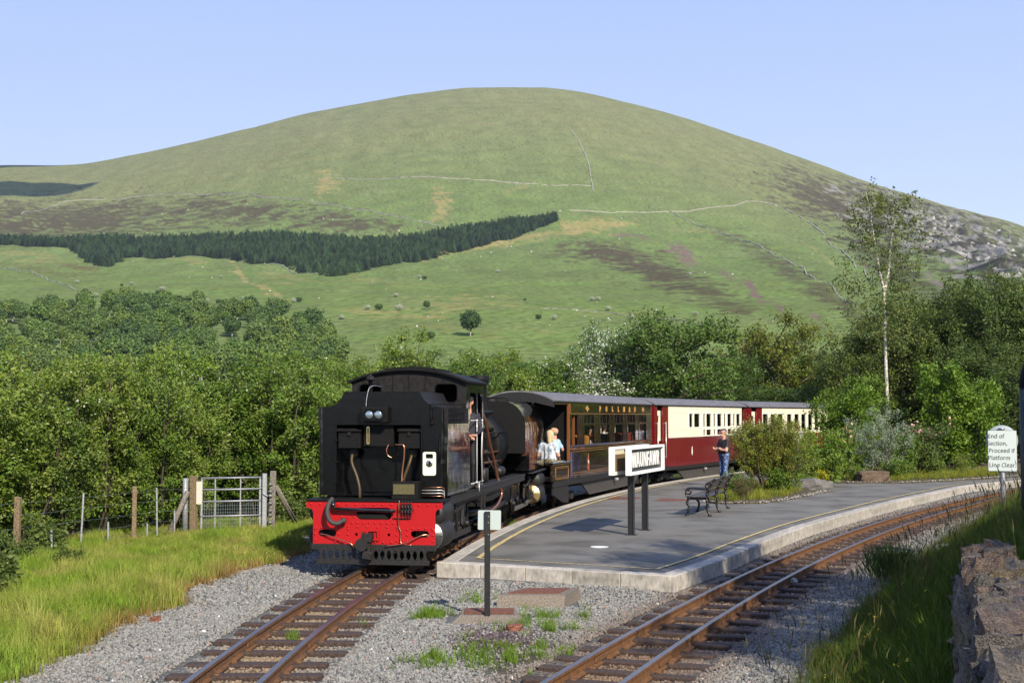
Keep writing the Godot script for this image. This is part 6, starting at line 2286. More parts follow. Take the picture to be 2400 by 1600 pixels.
# opts: skin, hair, style, top, legs, shoes, sleeve ("short"/"long"), arms: [elbow, hand] x 2, look (head turn), sit, nod
func person(called_label: String, at: Vector3, turn: float, size: float, q: Dictionary) -> Node3D:
	var root := thing("person", called_label, "person", at, turn)
	root.scale = Vector3.ONE * size
	var skin: Color = q.get("skin", Color(0.50, 0.27, 0.19))
	var top: Color = q.top
	var legs: Color = q.legs
	var shoes: Color = q.get("shoes", Color(0.03, 0.028, 0.03))
	var cuff: Color = top if q.get("sleeve", "short") == "long" else skin
	var b := []
	var sit: bool = q.get("sit", false)
	var wide: float = q.get("wide", 1.0)
	var hip := Vector3(0.09, 0.93, 0)
	for s in [-1.0, 1.0]:
		var h := Vector3(hip.x * s, hip.y, 0)
		var knee := Vector3(0.11 * s, 0.50, 0.03) if not sit else Vector3(0.12 * s, 0.93, 0.42)
		var ankle := Vector3(0.12 * s, 0.09, -0.01) if not sit else Vector3(0.12 * s, 0.50, 0.40)
		b.append([h, knee, 0.088 * wide, 0.062, legs])
		b.append([knee, ankle, 0.064, 0.050, legs])
		b.append([ankle + Vector3(0, -0.03, -0.03), ankle + Vector3(0.02 * s, -0.045, 0.15), 0.045, 0.038, shoes])
	b.append([Vector3(-0.07, 0.98, 0), Vector3(0.07, 0.98, 0), 0.115 * wide, 0.115 * wide, legs])
	for s in [-1.0, 1.0]:
		b.append([Vector3(0.065 * s, 1.04, 0.012), Vector3(0.075 * s, 1.34, 0.0), 0.115 * wide, 0.112, top])
		b.append([Vector3(0.05 * s, 1.38, -0.005), Vector3(0.165 * s, 1.415, -0.01), 0.085, 0.068, top])
		var arm: Array = q.arms[0 if s < 0 else 1]
		var sh := Vector3(0.185 * s, 1.405, -0.01)
		var el: Vector3 = arm[0]
		var ha: Vector3 = arm[1]
		b.append([sh, sh.lerp(el, 0.62), 0.064, 0.054, top])
		b.append([sh.lerp(el, 0.62), el, 0.048, 0.042, cuff])
		b.append([el, ha, 0.043, 0.029, cuff])
	b.append([Vector3(0, 1.42, -0.012), Vector3(0, 1.54, 0.0), 0.062, 0.054, skin])
	var st := begin(true)
	var paint := func(w: Vector3, c: Color) -> Color:
		if q.has("print") and c != skin:
			var v := fine.get_noise_3d(w.x * 14.0, w.y * 14.0, w.z * 14.0)
			if c == top and v > q["print"][0]: return q["print"][1]
			if c == legs and v > q["print"][2]: return q["print"][3]
		if q.has("tie") and c == top and w.z > 0.05 and absf(w.x) < 0.026 and w.y > 1.1: return q.tie
		return c
	body_mesh(st, b, 0.02, 0.035, Transform3D(), paint)
	var hb := Basis(Vector3.UP, q.get("look", 0.0)) * Basis(Vector3.RIGHT, q.get("nod", 0.0))
	add_head(st, Transform3D(hb, Vector3(0, 1.645, 0.015)), skin, q.hair, q.style)
	done(st, M.person, "body", root)
	for s in [0, 1]:
		var arm: Array = q.arms[s]
		var dir: Vector3 = ((arm[1] as Vector3) - (arm[0] as Vector3)).normalized()
		var side := dir.cross(Vector3.UP if absf(dir.y) < 0.9 else Vector3.BACK).normalized()
		var hand := mesh_node(hand_mesh(), M.person, "hand", root)
		var x := side if s == 0 else -side
		hand.transform = Transform3D(Basis(x, -dir, x.cross(-dir)), arm[1])
	return root


func people() -> void:
	var fold := [[Vector3(-0.25, 1.12, 0.10), Vector3(0.06, 1.19, 0.235)], [Vector3(0.25, 1.12, 0.10), Vector3(-0.07, 1.155, 0.21)]]
	var hang := [[Vector3(-0.26, 1.12, 0.0), Vector3(-0.27, 0.87, 0.06)], [Vector3(0.26, 1.12, 0.0), Vector3(0.27, 0.87, 0.06)]]
	var lap := [[Vector3(-0.24, 1.14, 0.06), Vector3(-0.08, 1.05, 0.26)], [Vector3(0.24, 1.14, 0.06), Vector3(0.08, 1.05, 0.26)]]
	var lean := [[Vector3(-0.27, 1.15, 0.12), Vector3(-0.20, 1.12, 0.38)], [Vector3(0.27, 1.15, 0.12), Vector3(0.20, 1.12, 0.38)]]
	var grey_hair := Color(0.075, 0.06, 0.05)
	var man := person("man in a black t-shirt and mottled jeans with folded arms on the platform", Vector3(6.63, DECK, -41.5), deg_to_rad(-62), 1.0, {"top": Color(0.012, 0.012, 0.013), "legs": Color(0.028, 0.05, 0.13), "hair": grey_hair, "style": "short", "arms": fold, "look": 0.12, "wide": 1.16, "print": [0.9, Color.BLACK, 0.02, Color(0.16, 0.23, 0.42)]})
	var st := begin()
	for x in [-0.033, 0.033]: box(st, Vector3(x, 1.655, 0.128), Vector3(0.046, 0.026, 0.006), Basis(), 0.002)
	box(st, Vector3(0, 1.662, 0.128), Vector3(0.11, 0.006, 0.007))
	var gl := done(st, M.sign_black, "glasses", man)
	gl.rotation.y = 0.12
	# loco crew
	var loco := Transform3D(Basis(Vector3.UP, deg_to_rad(-9.0)), Vector3(-2.09, RAIL_TOP, -20.107))
	person("engine driver in dark overalls looking out of the locomotive cab doorway", loco * Vector3(0.86, 1.06, -3.06), deg_to_rad(-9 + 28), 0.90, {"top": Color(0.014, 0.015, 0.02), "legs": Color(0.014, 0.015, 0.02), "hair": Color(0.016, 0.015, 0.015), "style": "cap", "sleeve": "long", "arms": lap, "look": -0.55, "skin": Color(0.52, 0.25, 0.17)})
	# passengers on the balcony of the dining car
	var mid := (12.40 + 23.85) / 2.0
	var a := along(TRACK_A, 12.40)
	var b := along(TRACK_A, 23.85)
	var d := (b - a).normalized()
	var yaw := -atan2(d.x, -d.z)
	var car := Transform3D(Basis(Vector3.UP, yaw), (a + b) / 2.0)
	var L := func(s: float, x: float, y: float) -> Vector3: return car * Vector3(x, y, -(s - mid))
	person("blonde woman in a white patterned blouse seated on the carriage balcony", L.call(13.22, 0.55, 0.42), yaw + deg_to_rad(155), 0.93, {"sit": true, "top": Color(0.62, 0.68, 0.75), "legs": Color(0.22, 0.19, 0.12), "hair": Color(0.46, 0.37, 0.22), "style": "long", "arms": lap, "look": 0.3, "print": [0.22, Color(0.16, 0.22, 0.36), 0.1, Color(0.05, 0.05, 0.04)]})
	person("balding man in a light blue shirt leaning his arm on the carriage side", L.call(13.60, 0.56, 0.46), yaw + deg_to_rad(-100), 0.95, {"sit": true, "top": Color(0.33, 0.52, 0.74), "legs": Color(0.012, 0.014, 0.025), "hair": Color(0.22, 0.17, 0.13), "style": "bald", "arms": [[Vector3(-0.30, 1.20, -0.10), Vector3(-0.56, 1.30, -0.06)], lap[1]], "look": 0.25, "tie": Color(0.02, 0.03, 0.09)})
	# diners behind the glass
	person("person in a white shirt at the third window of the dining carriage", L.call(17.55, 0.42, 0.43), yaw + deg_to_rad(20), 0.95, {"sit": true, "top": Color(0.75, 0.76, 0.78), "legs": Color(0.04, 0.04, 0.05), "hair": Color(0.10, 0.06, 0.04), "style": "short", "arms": lean})
	person("person in a white shirt at the fourth window of the dining carriage", L.call(19.3, 0.42, 0.52), yaw + deg_to_rad(150), 0.98, {"sit": true, "top": Color(0.78, 0.79, 0.80), "legs": Color(0.04, 0.04, 0.05), "hair": Color(0.10, 0.06, 0.04), "style": "short", "arms": hang})
	# guard leaning out, and the passenger behind the bush
	var g := along(TRACK_A, 35.15, 0.74)
	var guard := person("guard in a white shirt and dark tie leaning out between two carriages", g + Vector3(0, 0.72, 0), -heading(TRACK_A, 35.1) + deg_to_rad(45), 0.84, {"top": Color(0.76, 0.77, 0.80), "legs": Color(0.02, 0.02, 0.03), "hair": Color(0.06, 0.04, 0.03), "style": "short", "arms": hang, "tie": Color(0.02, 0.022, 0.05), "look": -0.5, "nod": 0.25})
	guard.basis = Basis((along(TRACK_A, 35.2) - along(TRACK_A, 35.0)).normalized(), deg_to_rad(14)) * guard.basis
	person("person with brown hair and a pale striped top half hidden behind the broom bush", Vector3(11.75, DECK, -54.7), deg_to_rad(170), 1.06, {"top": Color(0.46, 0.44, 0.55), "legs": Color(0.06, 0.06, 0.075), "shoes": Color(0.6, 0.6, 0.62), "hair": Color(0.14, 0.06, 0.03), "style": "short", "arms": lean, "print": [0.12, Color(0.7, 0.7, 0.75), 0.15, Color(0.4, 0.4, 0.42)]})


# -------------------------------------------------------------------- loose stone
func ballast() -> void:
	var meshes := [rock_mesh(101, 0.35), rock_mesh(102, 0.4), rock_mesh(103, 0.3)]
	var spots := [[], [], []]
	var tints := [PackedColorArray(), PackedColorArray(), PackedColorArray()]
	var z := -10.4
	while z > -44.0:
		var dense := 1250.0 if z > -17.0 else (650.0 if z > -23.0 else 190.0)
		var grow := 1.0 if z > -17.0 else (1.15 if z > -23.0 else 1.5)
		var dz := 0.25
		var x0 := -5.4
		var x1 := 5.0 + (-z - 10.0) * 0.55
		var n := int(dense * dz * (x1 - x0))
		for i in n:
			var x := rng.randf_range(x0, x1)
			var zz := z - rng.randf() * dz
			var a := beside(TRACK_A, x, zz)
			var b := beside(TRACK_B, x, zz)
			var near := minf(absf(a), absf(b))
			if a < -3.6 or b > 2.4 or absf(near - 0.325) < 0.06: continue
			if zz < -19.72 + (x + 1.08) * 0.38 and a > 0.85 and b < -1.22: continue
			if absf(x + 0.27) < 0.5 and zz > -16.15 and zz < -15.38: continue
			if x > -0.2 and x < 0.85 and zz < -16.75 and zz > -17.6: continue
			if zz < -19.9 and a > -1.2 and a < 0.95 and zz > -32.0 and absf(a) < 0.6: continue
			if a > 0.5 and zz < -23.0 and b < -1.15: continue
			if rng.randf() < grassiness(x, zz) * 1.15: continue
			var s := rng.randf_range(0.017, 0.038) * grow
			var k := rng.randi() % 3
			var low := 0.0
			if near < 0.78: low = -0.035
			var t := Transform3D(Basis.from_euler(Vector3(rng.randf() * TAU, rng.randf() * TAU, rng.randf() * TAU)) * Basis.from_scale(Vector3(s * rng.randf_range(0.8, 1.4), s * rng.randf_range(0.55, 1.0), s)), Vector3(x, ground_y(x, zz) + low + s * 0.22, zz))
			spots[k].append(t)
			var g := rng.randf_range(0.125, 0.26)
			var c := Color(g * 1.0, g * 0.995, g * 0.93)
			var r := rng.randf()
			if r < 0.10: c = Color(g * 1.12, g * 0.98, g * 0.88)
			elif r < 0.104: c = Color(0.30, 0.14, 0.09)
			elif r < 0.107 and near < 1.3: c = Color(0.75, 0.75, 0.72)
			if near < 0.40: c = c.lerp(Color(0.20, 0.135, 0.075) * (g / 0.19), 0.75)
			elif near < 0.95: c = c.lerp(Color(0.17, 0.115, 0.075) * (g / 0.19), 0.45 * smoothstep(0.95, 0.45, near))
			if absf(b) < 1.3: c = c.lerp(Color(0.13, 0.085, 0.062), 0.55 * (1.0 - smoothstep(0.7, 1.3, absf(b))))
			if a > 1.0 and b < -1.0:
				var q := Vector2((x + 0.1) / 0.75, (zz + 14.5) / 1.0)
				if rng.randf() < 1.05 - q.length(): c = Color(0.085, 0.065, 0.07) * rng.randf_range(0.7, 1.6)
			tints[k].append(c)
		z -= dz
	for k in 3:
		tag(many(meshes[k], M.chip, spots[k], tints[k], "ballast"), "grey stone chippings round the sleepers", "", "", "stuff")
	# a few bigger loose stones
	var shape := boulder(Vector3.ONE, 77, Color(0.62, 0.60, 0.56))
	var red := boulder(Vector3.ONE, 78, Color(0.30, 0.13, 0.085))
	for s in [[6.75, -20.6, 0.26, "large white stone on the chippings right of the right track", 0], [6.62, -21.4, 0.15, "smaller white stone just behind the large white stone", 0], [4.1, -19.6, 0.12, "small white stone between the rails of the right track", 0], [-2.05, -16.55, 0.10, "orange red stone between the rails in front of the locomotive", 1], [-4.25, -15.9, 0.10, "orange red stone at the grass edge left of the track", 1], [0.02, -14.95, 0.12, "rusty red stone in front of the sloping concrete pad", 1]]:
		var o := mesh_node(red if s[4] else shape, M.rock, "loose_stone")
		o.position = Vector3(s[0], ground_y(s[0], s[1]) + s[2] * 0.2, s[1])
		o.scale = Vector3(s[2] * 1.3, s[2] * 0.75, s[2])
		o.rotation.y = rng.randf() * TAU
		tag(o, s[3], "stone")


# -------------------------------------------------------------------- plants
# a leaf is a folded lozenge of two faces
class Leaves:
	var v := PackedVector3Array()
	var n := PackedVector3Array()
	var c := PackedColorArray()
	var i := PackedInt32Array()

	func add(at: Vector3, dir: Vector3, face: Vector3, long: float, wide: float, col: Color) -> void:
		var side := dir.cross(face).normalized() * wide * 0.5
		var up := side.cross(dir).normalized()
		var k := v.size()
		v.append(at); v.append(at + dir * long * 0.5 + side + up * wide * 0.18); v.append(at + dir * long); v.append(at + dir * long * 0.5 - side + up * wide * 0.18)
		for j in 4:
			n.append(up)
			c.append(col)
		i.append(k); i.append(k + 2); i.append(k + 1)
		i.append(k); i.append(k + 3); i.append(k + 2)

	func mesh() -> ArrayMesh:
		var arr := []
		arr.resize(Mesh.ARRAY_MAX)
		arr[Mesh.ARRAY_VERTEX] = v
		arr[Mesh.ARRAY_NORMAL] = n
		arr[Mesh.ARRAY_COLOR] = c
		arr[Mesh.ARRAY_INDEX] = i
		var am := ArrayMesh.new()
		am.add_surface_from_arrays(Mesh.PRIMITIVE_TRIANGLES, arr)
		return am


func rnd_dir(r: RandomNumberGenerator) -> Vector3:
	var z := r.randf_range(-1, 1)
	var a := r.randf() * TAU
	var s := sqrt(1.0 - z * z)
	return Vector3(cos(a) * s, z, sin(a) * s)


# p: h, w, base (share of the height without leaves), stems, limbs, twigs, leaves, leaf, cols, bloom [colour, share, only above], up (how upright), droop, trunk, bare (twigs without leaves)
func plant(seed_: int, p: Dictionary) -> Array:
	var r := RandomNumberGenerator.new()
	r.seed = seed_
	var h: float = p.h
	var w: float = p.w
	var wood := begin(true)
	var lv := Leaves.new()
	var stems: int = p.get("stems", 1)
	var up: float = p.get("up", 0.35)
	var droop: float = p.get("droop", 0.0)
	var cols: Array = p.cols
	var leaf: float = p.leaf
	var thin: float = p.get("thin", 0.55)
	var base: float = p.get("base", 0.2)
	var bloom: Array = p.get("bloom", [])
	for s in stems:
		var a0 := TAU * s / stems + r.randf()
		var out := 0.0 if stems == 1 else w * 0.5 * r.randf_range(0.15, 0.85)
		var top: float = h * (r.randf_range(0.72, 1.0) if stems > 1 else p.get("trunk_top", 0.8))
		if stems > 1: top *= 1.0 - 0.28 * pow(out / (w * 0.5), 2.0)
		var foot: Vector3 = Vector3(cos(a0), 0, sin(a0)) * out * p.get("foot", 0.25)
		var head := Vector3(cos(a0) * out, top, sin(a0) * out)
		var spine := []
		for k in 6:
			var t := k / 5.0
			spine.append(foot.lerp(head, t) + Vector3(r.randf_range(-1, 1), 0, r.randf_range(-1, 1)) * h * p.get("wave", 0.02) + Vector3(cos(a0), 0, sin(a0)) * out * 0.15 * sin(t * PI))
		var tr: float = p.get("trunk", 0.03 * h) / (1.0 if stems == 1 else sqrt(stems) * 0.8)
		var radii := []
		for k in 6: radii.append(tr * lerpf(1.0, 0.22, k / 5.0))
		tube(wood, spine, radii, 7 if stems == 1 else 5)
		var limbs: int = maxi(2, int(float(p.limbs) / stems))
		for l in limbs:
			var t := lerpf(base, 1.0, (l + r.randf()) / limbs)
			var q := t * 4.999
			var at: Vector3 = (spine[int(q)] as Vector3).lerp(spine[int(q) + 1], q - int(q))
			var az := l * 2.39996 + r.randf() * 0.9 + s
			# how far the crown reaches at this height
			var u := clampf((at.y / h - base) / (1.0 - base), 0.0, 1.0)
			var reach := w * 0.5 * sqrt(maxf(0.04, 1.0 - pow(absf(u - p.get("belly", 0.42)) / 0.62, 2.0))) * r.randf_range(0.72, 1.08)
			if stems > 1: reach *= 0.42
			var dir := Vector3(cos(az), up + r.randf_range(-0.2, 0.25), sin(az)).normalized()
			var tip := at + dir * reach + Vector3(0, -droop * reach * 0.5, 0)
			tip.y = minf(tip.y, h * 0.99)
			var bend := (at + tip) / 2.0 + Vector3(r.randf_range(-0.1, 0.1), 0.08 + droop * 0.12, r.randf_range(-0.1, 0.1)) * reach
			var lr := tr * lerpf(0.42, 0.14, t)
			tube(wood, [at, bend, tip], [lr, lr * 0.62, lr * 0.25], 5)
			var twigs: int = p.twigs
			for g in twigs:
				var f := r.randf_range(0.25, 1.0)
				var o := at.lerp(bend, f * 2.0) if f < 0.5 else bend.lerp(tip, f * 2.0 - 1.0)
				var td := (dir * 0.55 + rnd_dir(r) * 0.85 + Vector3(0, up * 0.55 - droop, 0)).normalized()
				var tl: float = p.get("twig", 0.11) * w * r.randf_range(0.6, 1.35)
				var e := o + td * tl
				if p.get("show_twigs", false) and g % 3 == 0: tube(wood, [o, e], [lr * 0.3, lr * 0.12], 3, false)
				var shade := r.randf_range(0.82, 1.14)
				var base_col: Color = cols[r.randi() % cols.size()]
				for b in p.leaves:
					var m := r.randf()
					var c := o.lerp(e, m) + rnd_dir(r) * leaf * 1.25
					c.y -= droop * m * tl * 0.6
					if c.y < 0.03: continue
					var ld := (td * 0.35 + rnd_dir(r) + Vector3(0, 0.15 - droop, 0)).normalized()
					var fc := (rnd_dir(r) * 0.9 + Vector3(0, 0.75, 0) + Vector3(c.x, 0, c.z).normalized() * 0.35).normalized()
					var col := base_col * shade * r.randf_range(0.85, 1.15)
					var sz := leaf * r.randf_range(0.7, 1.3)
					if bloom.size() and r.randf() < bloom[1] and c.y > h * bloom[2]:
						col = bloom[0]
						lv.add(c + Vector3(0, leaf * 0.5, 0), ld, fc, sz * bloom[3], sz * bloom[3], col)
						continue
					lv.add(c, ld, fc, sz, sz * thin, col)
	wood.generate_normals()
	return [wood.commit(), lv.mesh()]


func tinted(r: float, g: float, b: float) -> StandardMaterial3D:
	var m: StandardMaterial3D = M.leaf.duplicate()
	m.albedo_color = lin(r, g, b)
	return m


func grow(called: String, shape: Array, at: Vector3, turn: float, scale_: Vector3, label: String, category: String, group: String, leaf: Material = null, bark: Material = null, trunk := "trunk", crown := "crown") -> Node3D:
	var root := thing(called, label, category, at, turn, group)
	root.scale = scale_
	mesh_node(shape[0], bark if bark else M.bark, trunk, root)
	mesh_node(shape[1], leaf if leaf else M.leaf, crown, root)
	return root


func on_bearing(u: float, d: float) -> Vector3:
	var x := d * (u - 1200.0) / F
	return Vector3(x, ground_y(x, -d), -d)


func plants() -> void:
	var lime := [Color(0.15, 0.22, 0.026), Color(0.175, 0.235, 0.036), Color(0.115, 0.19, 0.022), Color(0.20, 0.25, 0.055)]
	var mid := [Color(0.085, 0.145, 0.022), Color(0.105, 0.165, 0.026), Color(0.07, 0.125, 0.020), Color(0.13, 0.185, 0.035)]
	var deep := [Color(0.078, 0.118, 0.024), Color(0.092, 0.135, 0.026), Color(0.066, 0.10, 0.022), Color(0.115, 0.155, 0.036)]
	var olive := [Color(0.15, 0.175, 0.022), Color(0.125, 0.158, 0.020), Color(0.10, 0.135, 0.020), Color(0.175, 0.175, 0.028)]
	var tints := [null, tinted(0.85, 0.92, 0.9), tinted(0.72, 0.82, 0.78), tinted(1.0, 0.95, 0.75), tinted(0.9, 1.0, 0.7), tinted(0.78, 0.86, 1.0)]
	# ---- the willow thicket at the left, each bush a thing
	var wil := []
	for i in 4:
		wil.append(plant(20 + i, {"h": 4.0, "w": 3.1, "base": 0.06, "stems": 9, "limbs": 90, "twigs": 9, "leaves": 26, "leaf": 0.078, "thin": 0.5, "cols": lime if i != 1 else mid, "up": 0.8, "twig": 0.12, "trunk": 0.10, "wave": 0.03, "foot": 0.4, "show_twigs": true, "bloom": [Color(0.55, 0.55, 0.48), 0.012, 0.6, 0.7]}))
	var rows := []
	for i in 10:
		var u := -160.0 + i * 64.0 + rng.randf_range(-12, 12)
		rows.append([u, 15.43 / (0.3245 - (u - 1200.0) / 3100.0) + rng.randf_range(1.6, 2.3), rng.randf_range(0.72, 0.9), "willow bush close behind the wire fence"])
	for i in 14: rows.append([-170.0 + i * 68.0 + rng.randf_range(-16, 16), rng.randf_range(30.5, 33.0), rng.randf_range(0.82, 1.0), "willow bush in the thicket behind the gate and fence"])
	for i in 14: rows.append([-200.0 + i * 84.0 + rng.randf_range(-20, 20), rng.randf_range(36.5, 41.0), rng.randf_range(0.86, 1.04), "taller willow bush in the back row of the thicket"])
	for i in 8: rows.append([640.0 + i * 82.0 + rng.randf_range(-16, 16), rng.randf_range(49.0, 56.0), rng.randf_range(1.2, 1.45), "willow bush showing above the locomotive and brown carriage"])
	var nth := ["first", "second", "third", "fourth", "fifth", "sixth", "seventh", "eighth", "ninth", "tenth", "eleventh", "twelfth", "thirteenth", "fourteenth"]
	var count := {}
	for q in rows:
		var at := on_bearing(q[0], q[1])
		count[q[3]] = count.get(q[3], -1) + 1
		if absf(beside(TRACK_A, at.x, at.z)) < 3.0: continue
		var s: float = q[2]
		grow("willow_bush", pick(wil), at, rng.randf() * TAU, Vector3(s * rng.randf_range(0.95, 1.2), s, s * rng.randf_range(0.95, 1.2)), "%s, %s from the left" % [q[3], nth[count[q[3]]]], "bush", q[3].replace("bush", "bushes"), pick([null, null, tints[1], tints[2], tints[4]]))
	var bramble := plant(31, {"h": 0.9, "w": 1.3, "base": 0.02, "stems": 9, "limbs": 50, "twigs": 5, "leaves": 11, "leaf": 0.085, "thin": 0.65, "cols": deep, "up": 0.5, "droop": 0.3, "twig": 0.16, "trunk": 0.02, "foot": 0.5, "show_twigs": true})
	for t in [[0, 20.4, 0.62, "dark bramble clump at the left frame edge below the wooden post"], [60, 21.2, 0.45, "small bramble clump in the grass beside the left wooden post"], [-20, 17.6, 0.8, "bramble clump low in the grass at the left frame edge"], [172, 20.4, 0.42, "little dark bramble sprig alone in the middle of the left verge"], [110, 22.6, 0.7, "bramble clump under the wire by the shortest stakes"], [690, 29.4, 0.7, "bramble clump under the leaning strut right of the gate"]]:
		grow("bramble", bramble, on_bearing(t[0], t[1]), rng.randf() * TAU, Vector3.ONE * t[2], t[3], "bramble", "", null, null, "stems", "foliage")
	# ---- trees behind the train
	var round_ := []
	for i in 3: round_.append(plant(40 + i, {"h": 7.0, "w": 6.0, "base": 0.10, "limbs": 62, "twigs": 15, "leaves": 26, "leaf": 0.13, "cols": mid, "up": 0.30, "twig": 0.12, "trunk": 0.22, "wave": 0.02}))
	var haw := plant(50, {"h": 7.0, "w": 6.2, "base": 0.08, "limbs": 62, "twigs": 15, "leaves": 27, "leaf": 0.12, "cols": mid, "up": 0.3, "twig": 0.12, "trunk": 0.22, "bloom": [Color(0.60, 0.61, 0.52), 0.24, 0.40, 0.9]})
	var oak := plant(60, {"h": 8.6, "w": 7.2, "base": 0.22, "limbs": 46, "twigs": 13, "leaves": 36, "leaf": 0.16, "cols": olive, "up": 0.42, "twig": 0.13, "trunk": 0.34, "trunk_top": 0.72, "wave": 0.045, "show_twigs": true})
	for t in [
		[1255, 60, 0.72, 0.85, round_[0], "rounded green bush above the brown carriage roof", 4], [1335, 62, 0.66, 0.95, haw, "blossoming hawthorn above the middle of the brown carriage", 0], [1420, 68, 0.98, 0.82, haw, "tall hawthorn with white blossom on its upper left side", 2], [1590, 66, 1.03, 1.28, round_[1], "broad dark green tree above the cream and maroon carriage", 1], [1510, 74, 1.02, 0.9, haw, "hawthorn with pale blossom behind the broad dark green tree", 2],
		[1180, 64, 0.78, 0.9, round_[2], "green tree between the locomotive chimney and the brown carriage", 0], [1085, 58, 0.72, 0.9, round_[1], "green tree rising above the locomotive cab roof", 4], [1700, 74, 0.80, 0.8, round_[2], "low dark tree left of the olive oak", 2], [1905, 78, 0.82, 0.95, round_[0], "low green tree right of the olive oak", 1], [1860, 70, 0.55, 0.9, round_[1], "low bush round the grey slate hut", 2], [1750, 69, 0.52, 0.9, round_[0], "low bush under the olive oak behind the carriage roof", 3],
	]:
		grow("tree", t[4], on_bearing(t[0], t[1]), rng.randf() * TAU, Vector3(t[3], t[2] * 1.1, t[3]), t[5], "tree", "trees behind the train", tints[t[6]])
	grow("oak_tree", oak, on_bearing(1812, 77), 0.6, Vector3(0.95, 1.0, 0.95), "olive leaved oak with bare crooked limbs behind the carriages", "tree", "", null, worn(flat(0.26, 0.22, 0.17, 0.95), M.dirt, 2.0))
	# ---- birch and the dark trees on the right
	var birch := plant(70, {"h": 12.3, "w": 4.9, "base": 0.44, "limbs": 58, "twigs": 9, "leaves": 17, "leaf": 0.12, "cols": [Color(0.115, 0.145, 0.032), Color(0.09, 0.125, 0.028), Color(0.135, 0.155, 0.042)], "up": 0.75, "droop": 0.55, "twig": 0.16, "trunk": 0.001, "trunk_top": 0.96, "wave": 0.002, "show_twigs": true, "belly": 0.5})
	var foot := on_bearing(2078, 58)
	var b := grow("birch_tree", birch, foot, 0.3, Vector3.ONE, "tall slender birch with a forked white trunk", "tree", "", null, M.bark, "twigs")
	var st := begin(true)
	tube(st, spline([Vector3(0.10, -0.2, 0), Vector3(0.06, 2.0, 0), Vector3(-0.02, 4.5, 0), Vector3(-0.04, 6.2, 0), Vector3(-0.05, 7.9, 0)], 4), [0.09, 0.085, 0.083, 0.081, 0.079, 0.077, 0.075, 0.073, 0.071, 0.069, 0.067, 0.065, 0.063, 0.061, 0.06, 0.058, 0.056], 10)
	tube(st, spline([Vector3(-0.05, 7.85, 0), Vector3(-0.32, 8.8, 0.05), Vector3(-0.45, 9.8, 0.0), Vector3(-0.8, 11.4, 0.1), Vector3(-0.95, 12.2, 0.1)], 4), [0.075, 0.07, 0.065, 0.06, 0.055, 0.052, 0.048, 0.044, 0.04, 0.036, 0.032, 0.028, 0.024, 0.02, 0.016, 0.012, 0.01], 8)
	tube(st, spline([Vector3(-0.05, 7.85, 0), Vector3(0.22, 8.7, -0.05), Vector3(0.30, 9.8, 0.0), Vector3(0.55, 11.0, 0.0), Vector3(0.70, 11.7, 0.0)], 4), [0.07, 0.066, 0.062, 0.056, 0.052, 0.048, 0.044, 0.04, 0.036, 0.032, 0.028, 0.024, 0.02, 0.018, 0.014, 0.012, 0.01], 8)
	done(st, M.birch, "trunk", b)
	var dark := []
	for i in 3: dark.append(plant(80 + i, {"h": 9.0, "w": 6.5, "base": 0.06, "limbs": 74, "twigs": 15, "leaves": 25, "leaf": 0.14, "cols": deep, "up": 0.45, "twig": 0.12, "trunk": 0.2}))
	for t in [[1985, 66, 0.66, 0.75], [2040, 69, 0.80, 0.85], [2110, 67, 0.90, 0.9], [2160, 72, 1.06, 0.95], [2215, 68, 0.98, 0.95], [2270, 71, 1.10, 0.95], [2330, 66, 1.04, 0.95], [2390, 70, 1.16, 1.0], [2450, 66, 1.1, 1.0], [2300, 63, 0.70, 0.8], [2370, 61, 0.6, 0.8]]:
		var k := rng.randi() % 3
		var far_n: int = [1985, 2040, 2110, 2160, 2215, 2270, 2300, 2330, 2370, 2390, 2450].find(t[0])
		grow("dark_tree", dark[k], on_bearing(t[0], t[1]), rng.randf() * TAU, Vector3(t[3], t[2], t[3]), "dense dark green tree in the wood on the right, %s from its left end" % nth[far_n], "tree", "dark trees on the right", tints[[0, 1, 3][k]])
	# ---- planting beds on the platform
	bed([Vector2(4.95, -33.75), Vector2(5.7, -33.3), Vector2(6.5, -33.65), Vector2(8.2, -36.6), Vector2(9.35, -39.4), Vector2(9.3, -42.4), Vector2(8.2, -43.2), Vector2(7.4, -41.2), Vector2(5.9, -37.2)], "planted bed round the broom bush behind the bench")
	bed([Vector2(9.7, -44.6), Vector2(12.5, -43.4), Vector2(15.5, -45.4), Vector2(20.0, -49.8), Vector2(28.0, -56.8), Vector2(36.0, -64.0), Vector2(29.0, -70.0), Vector2(20.5, -65.0), Vector2(14.0, -57.0), Vector2(11.0, -50.0)], "long planted bed with shrubs along the middle of the platform")
	var up := Vector3(0, DECK + 0.02, 0)
	var broom := plant(90, {"h": 2.05, "w": 2.6, "base": 0.18, "stems": 16, "limbs": 190, "twigs": 10, "leaves": 24, "leaf": 0.046, "thin": 0.5, "cols": [Color(0.19, 0.24, 0.024), Color(0.155, 0.205, 0.02), Color(0.20, 0.22, 0.03), Color(0.15, 0.125, 0.035)], "up": 1.0, "twig": 0.10, "trunk": 0.06, "foot": 0.22, "wave": 0.02, "show_twigs": true})
	grow("broom_bush", broom, Vector3(7.35, DECK, -38.0), 0.0, Vector3(1.05, 1.0, 1.05), "rounded yellow green broom bush with bare brown stems behind the bench", "bush", "", null, worn(flat(0.20, 0.14, 0.085, 0.95), M.dirt, 3.0), "stems", "foliage")
	var shrub := plant(91, {"h": 2.0, "w": 1.9, "base": 0.05, "stems": 6, "limbs": 48, "twigs": 8, "leaves": 16, "leaf": 0.10, "thin": 0.45, "cols": lime, "up": 0.6, "twig": 0.14, "trunk": 0.05, "foot": 0.3})
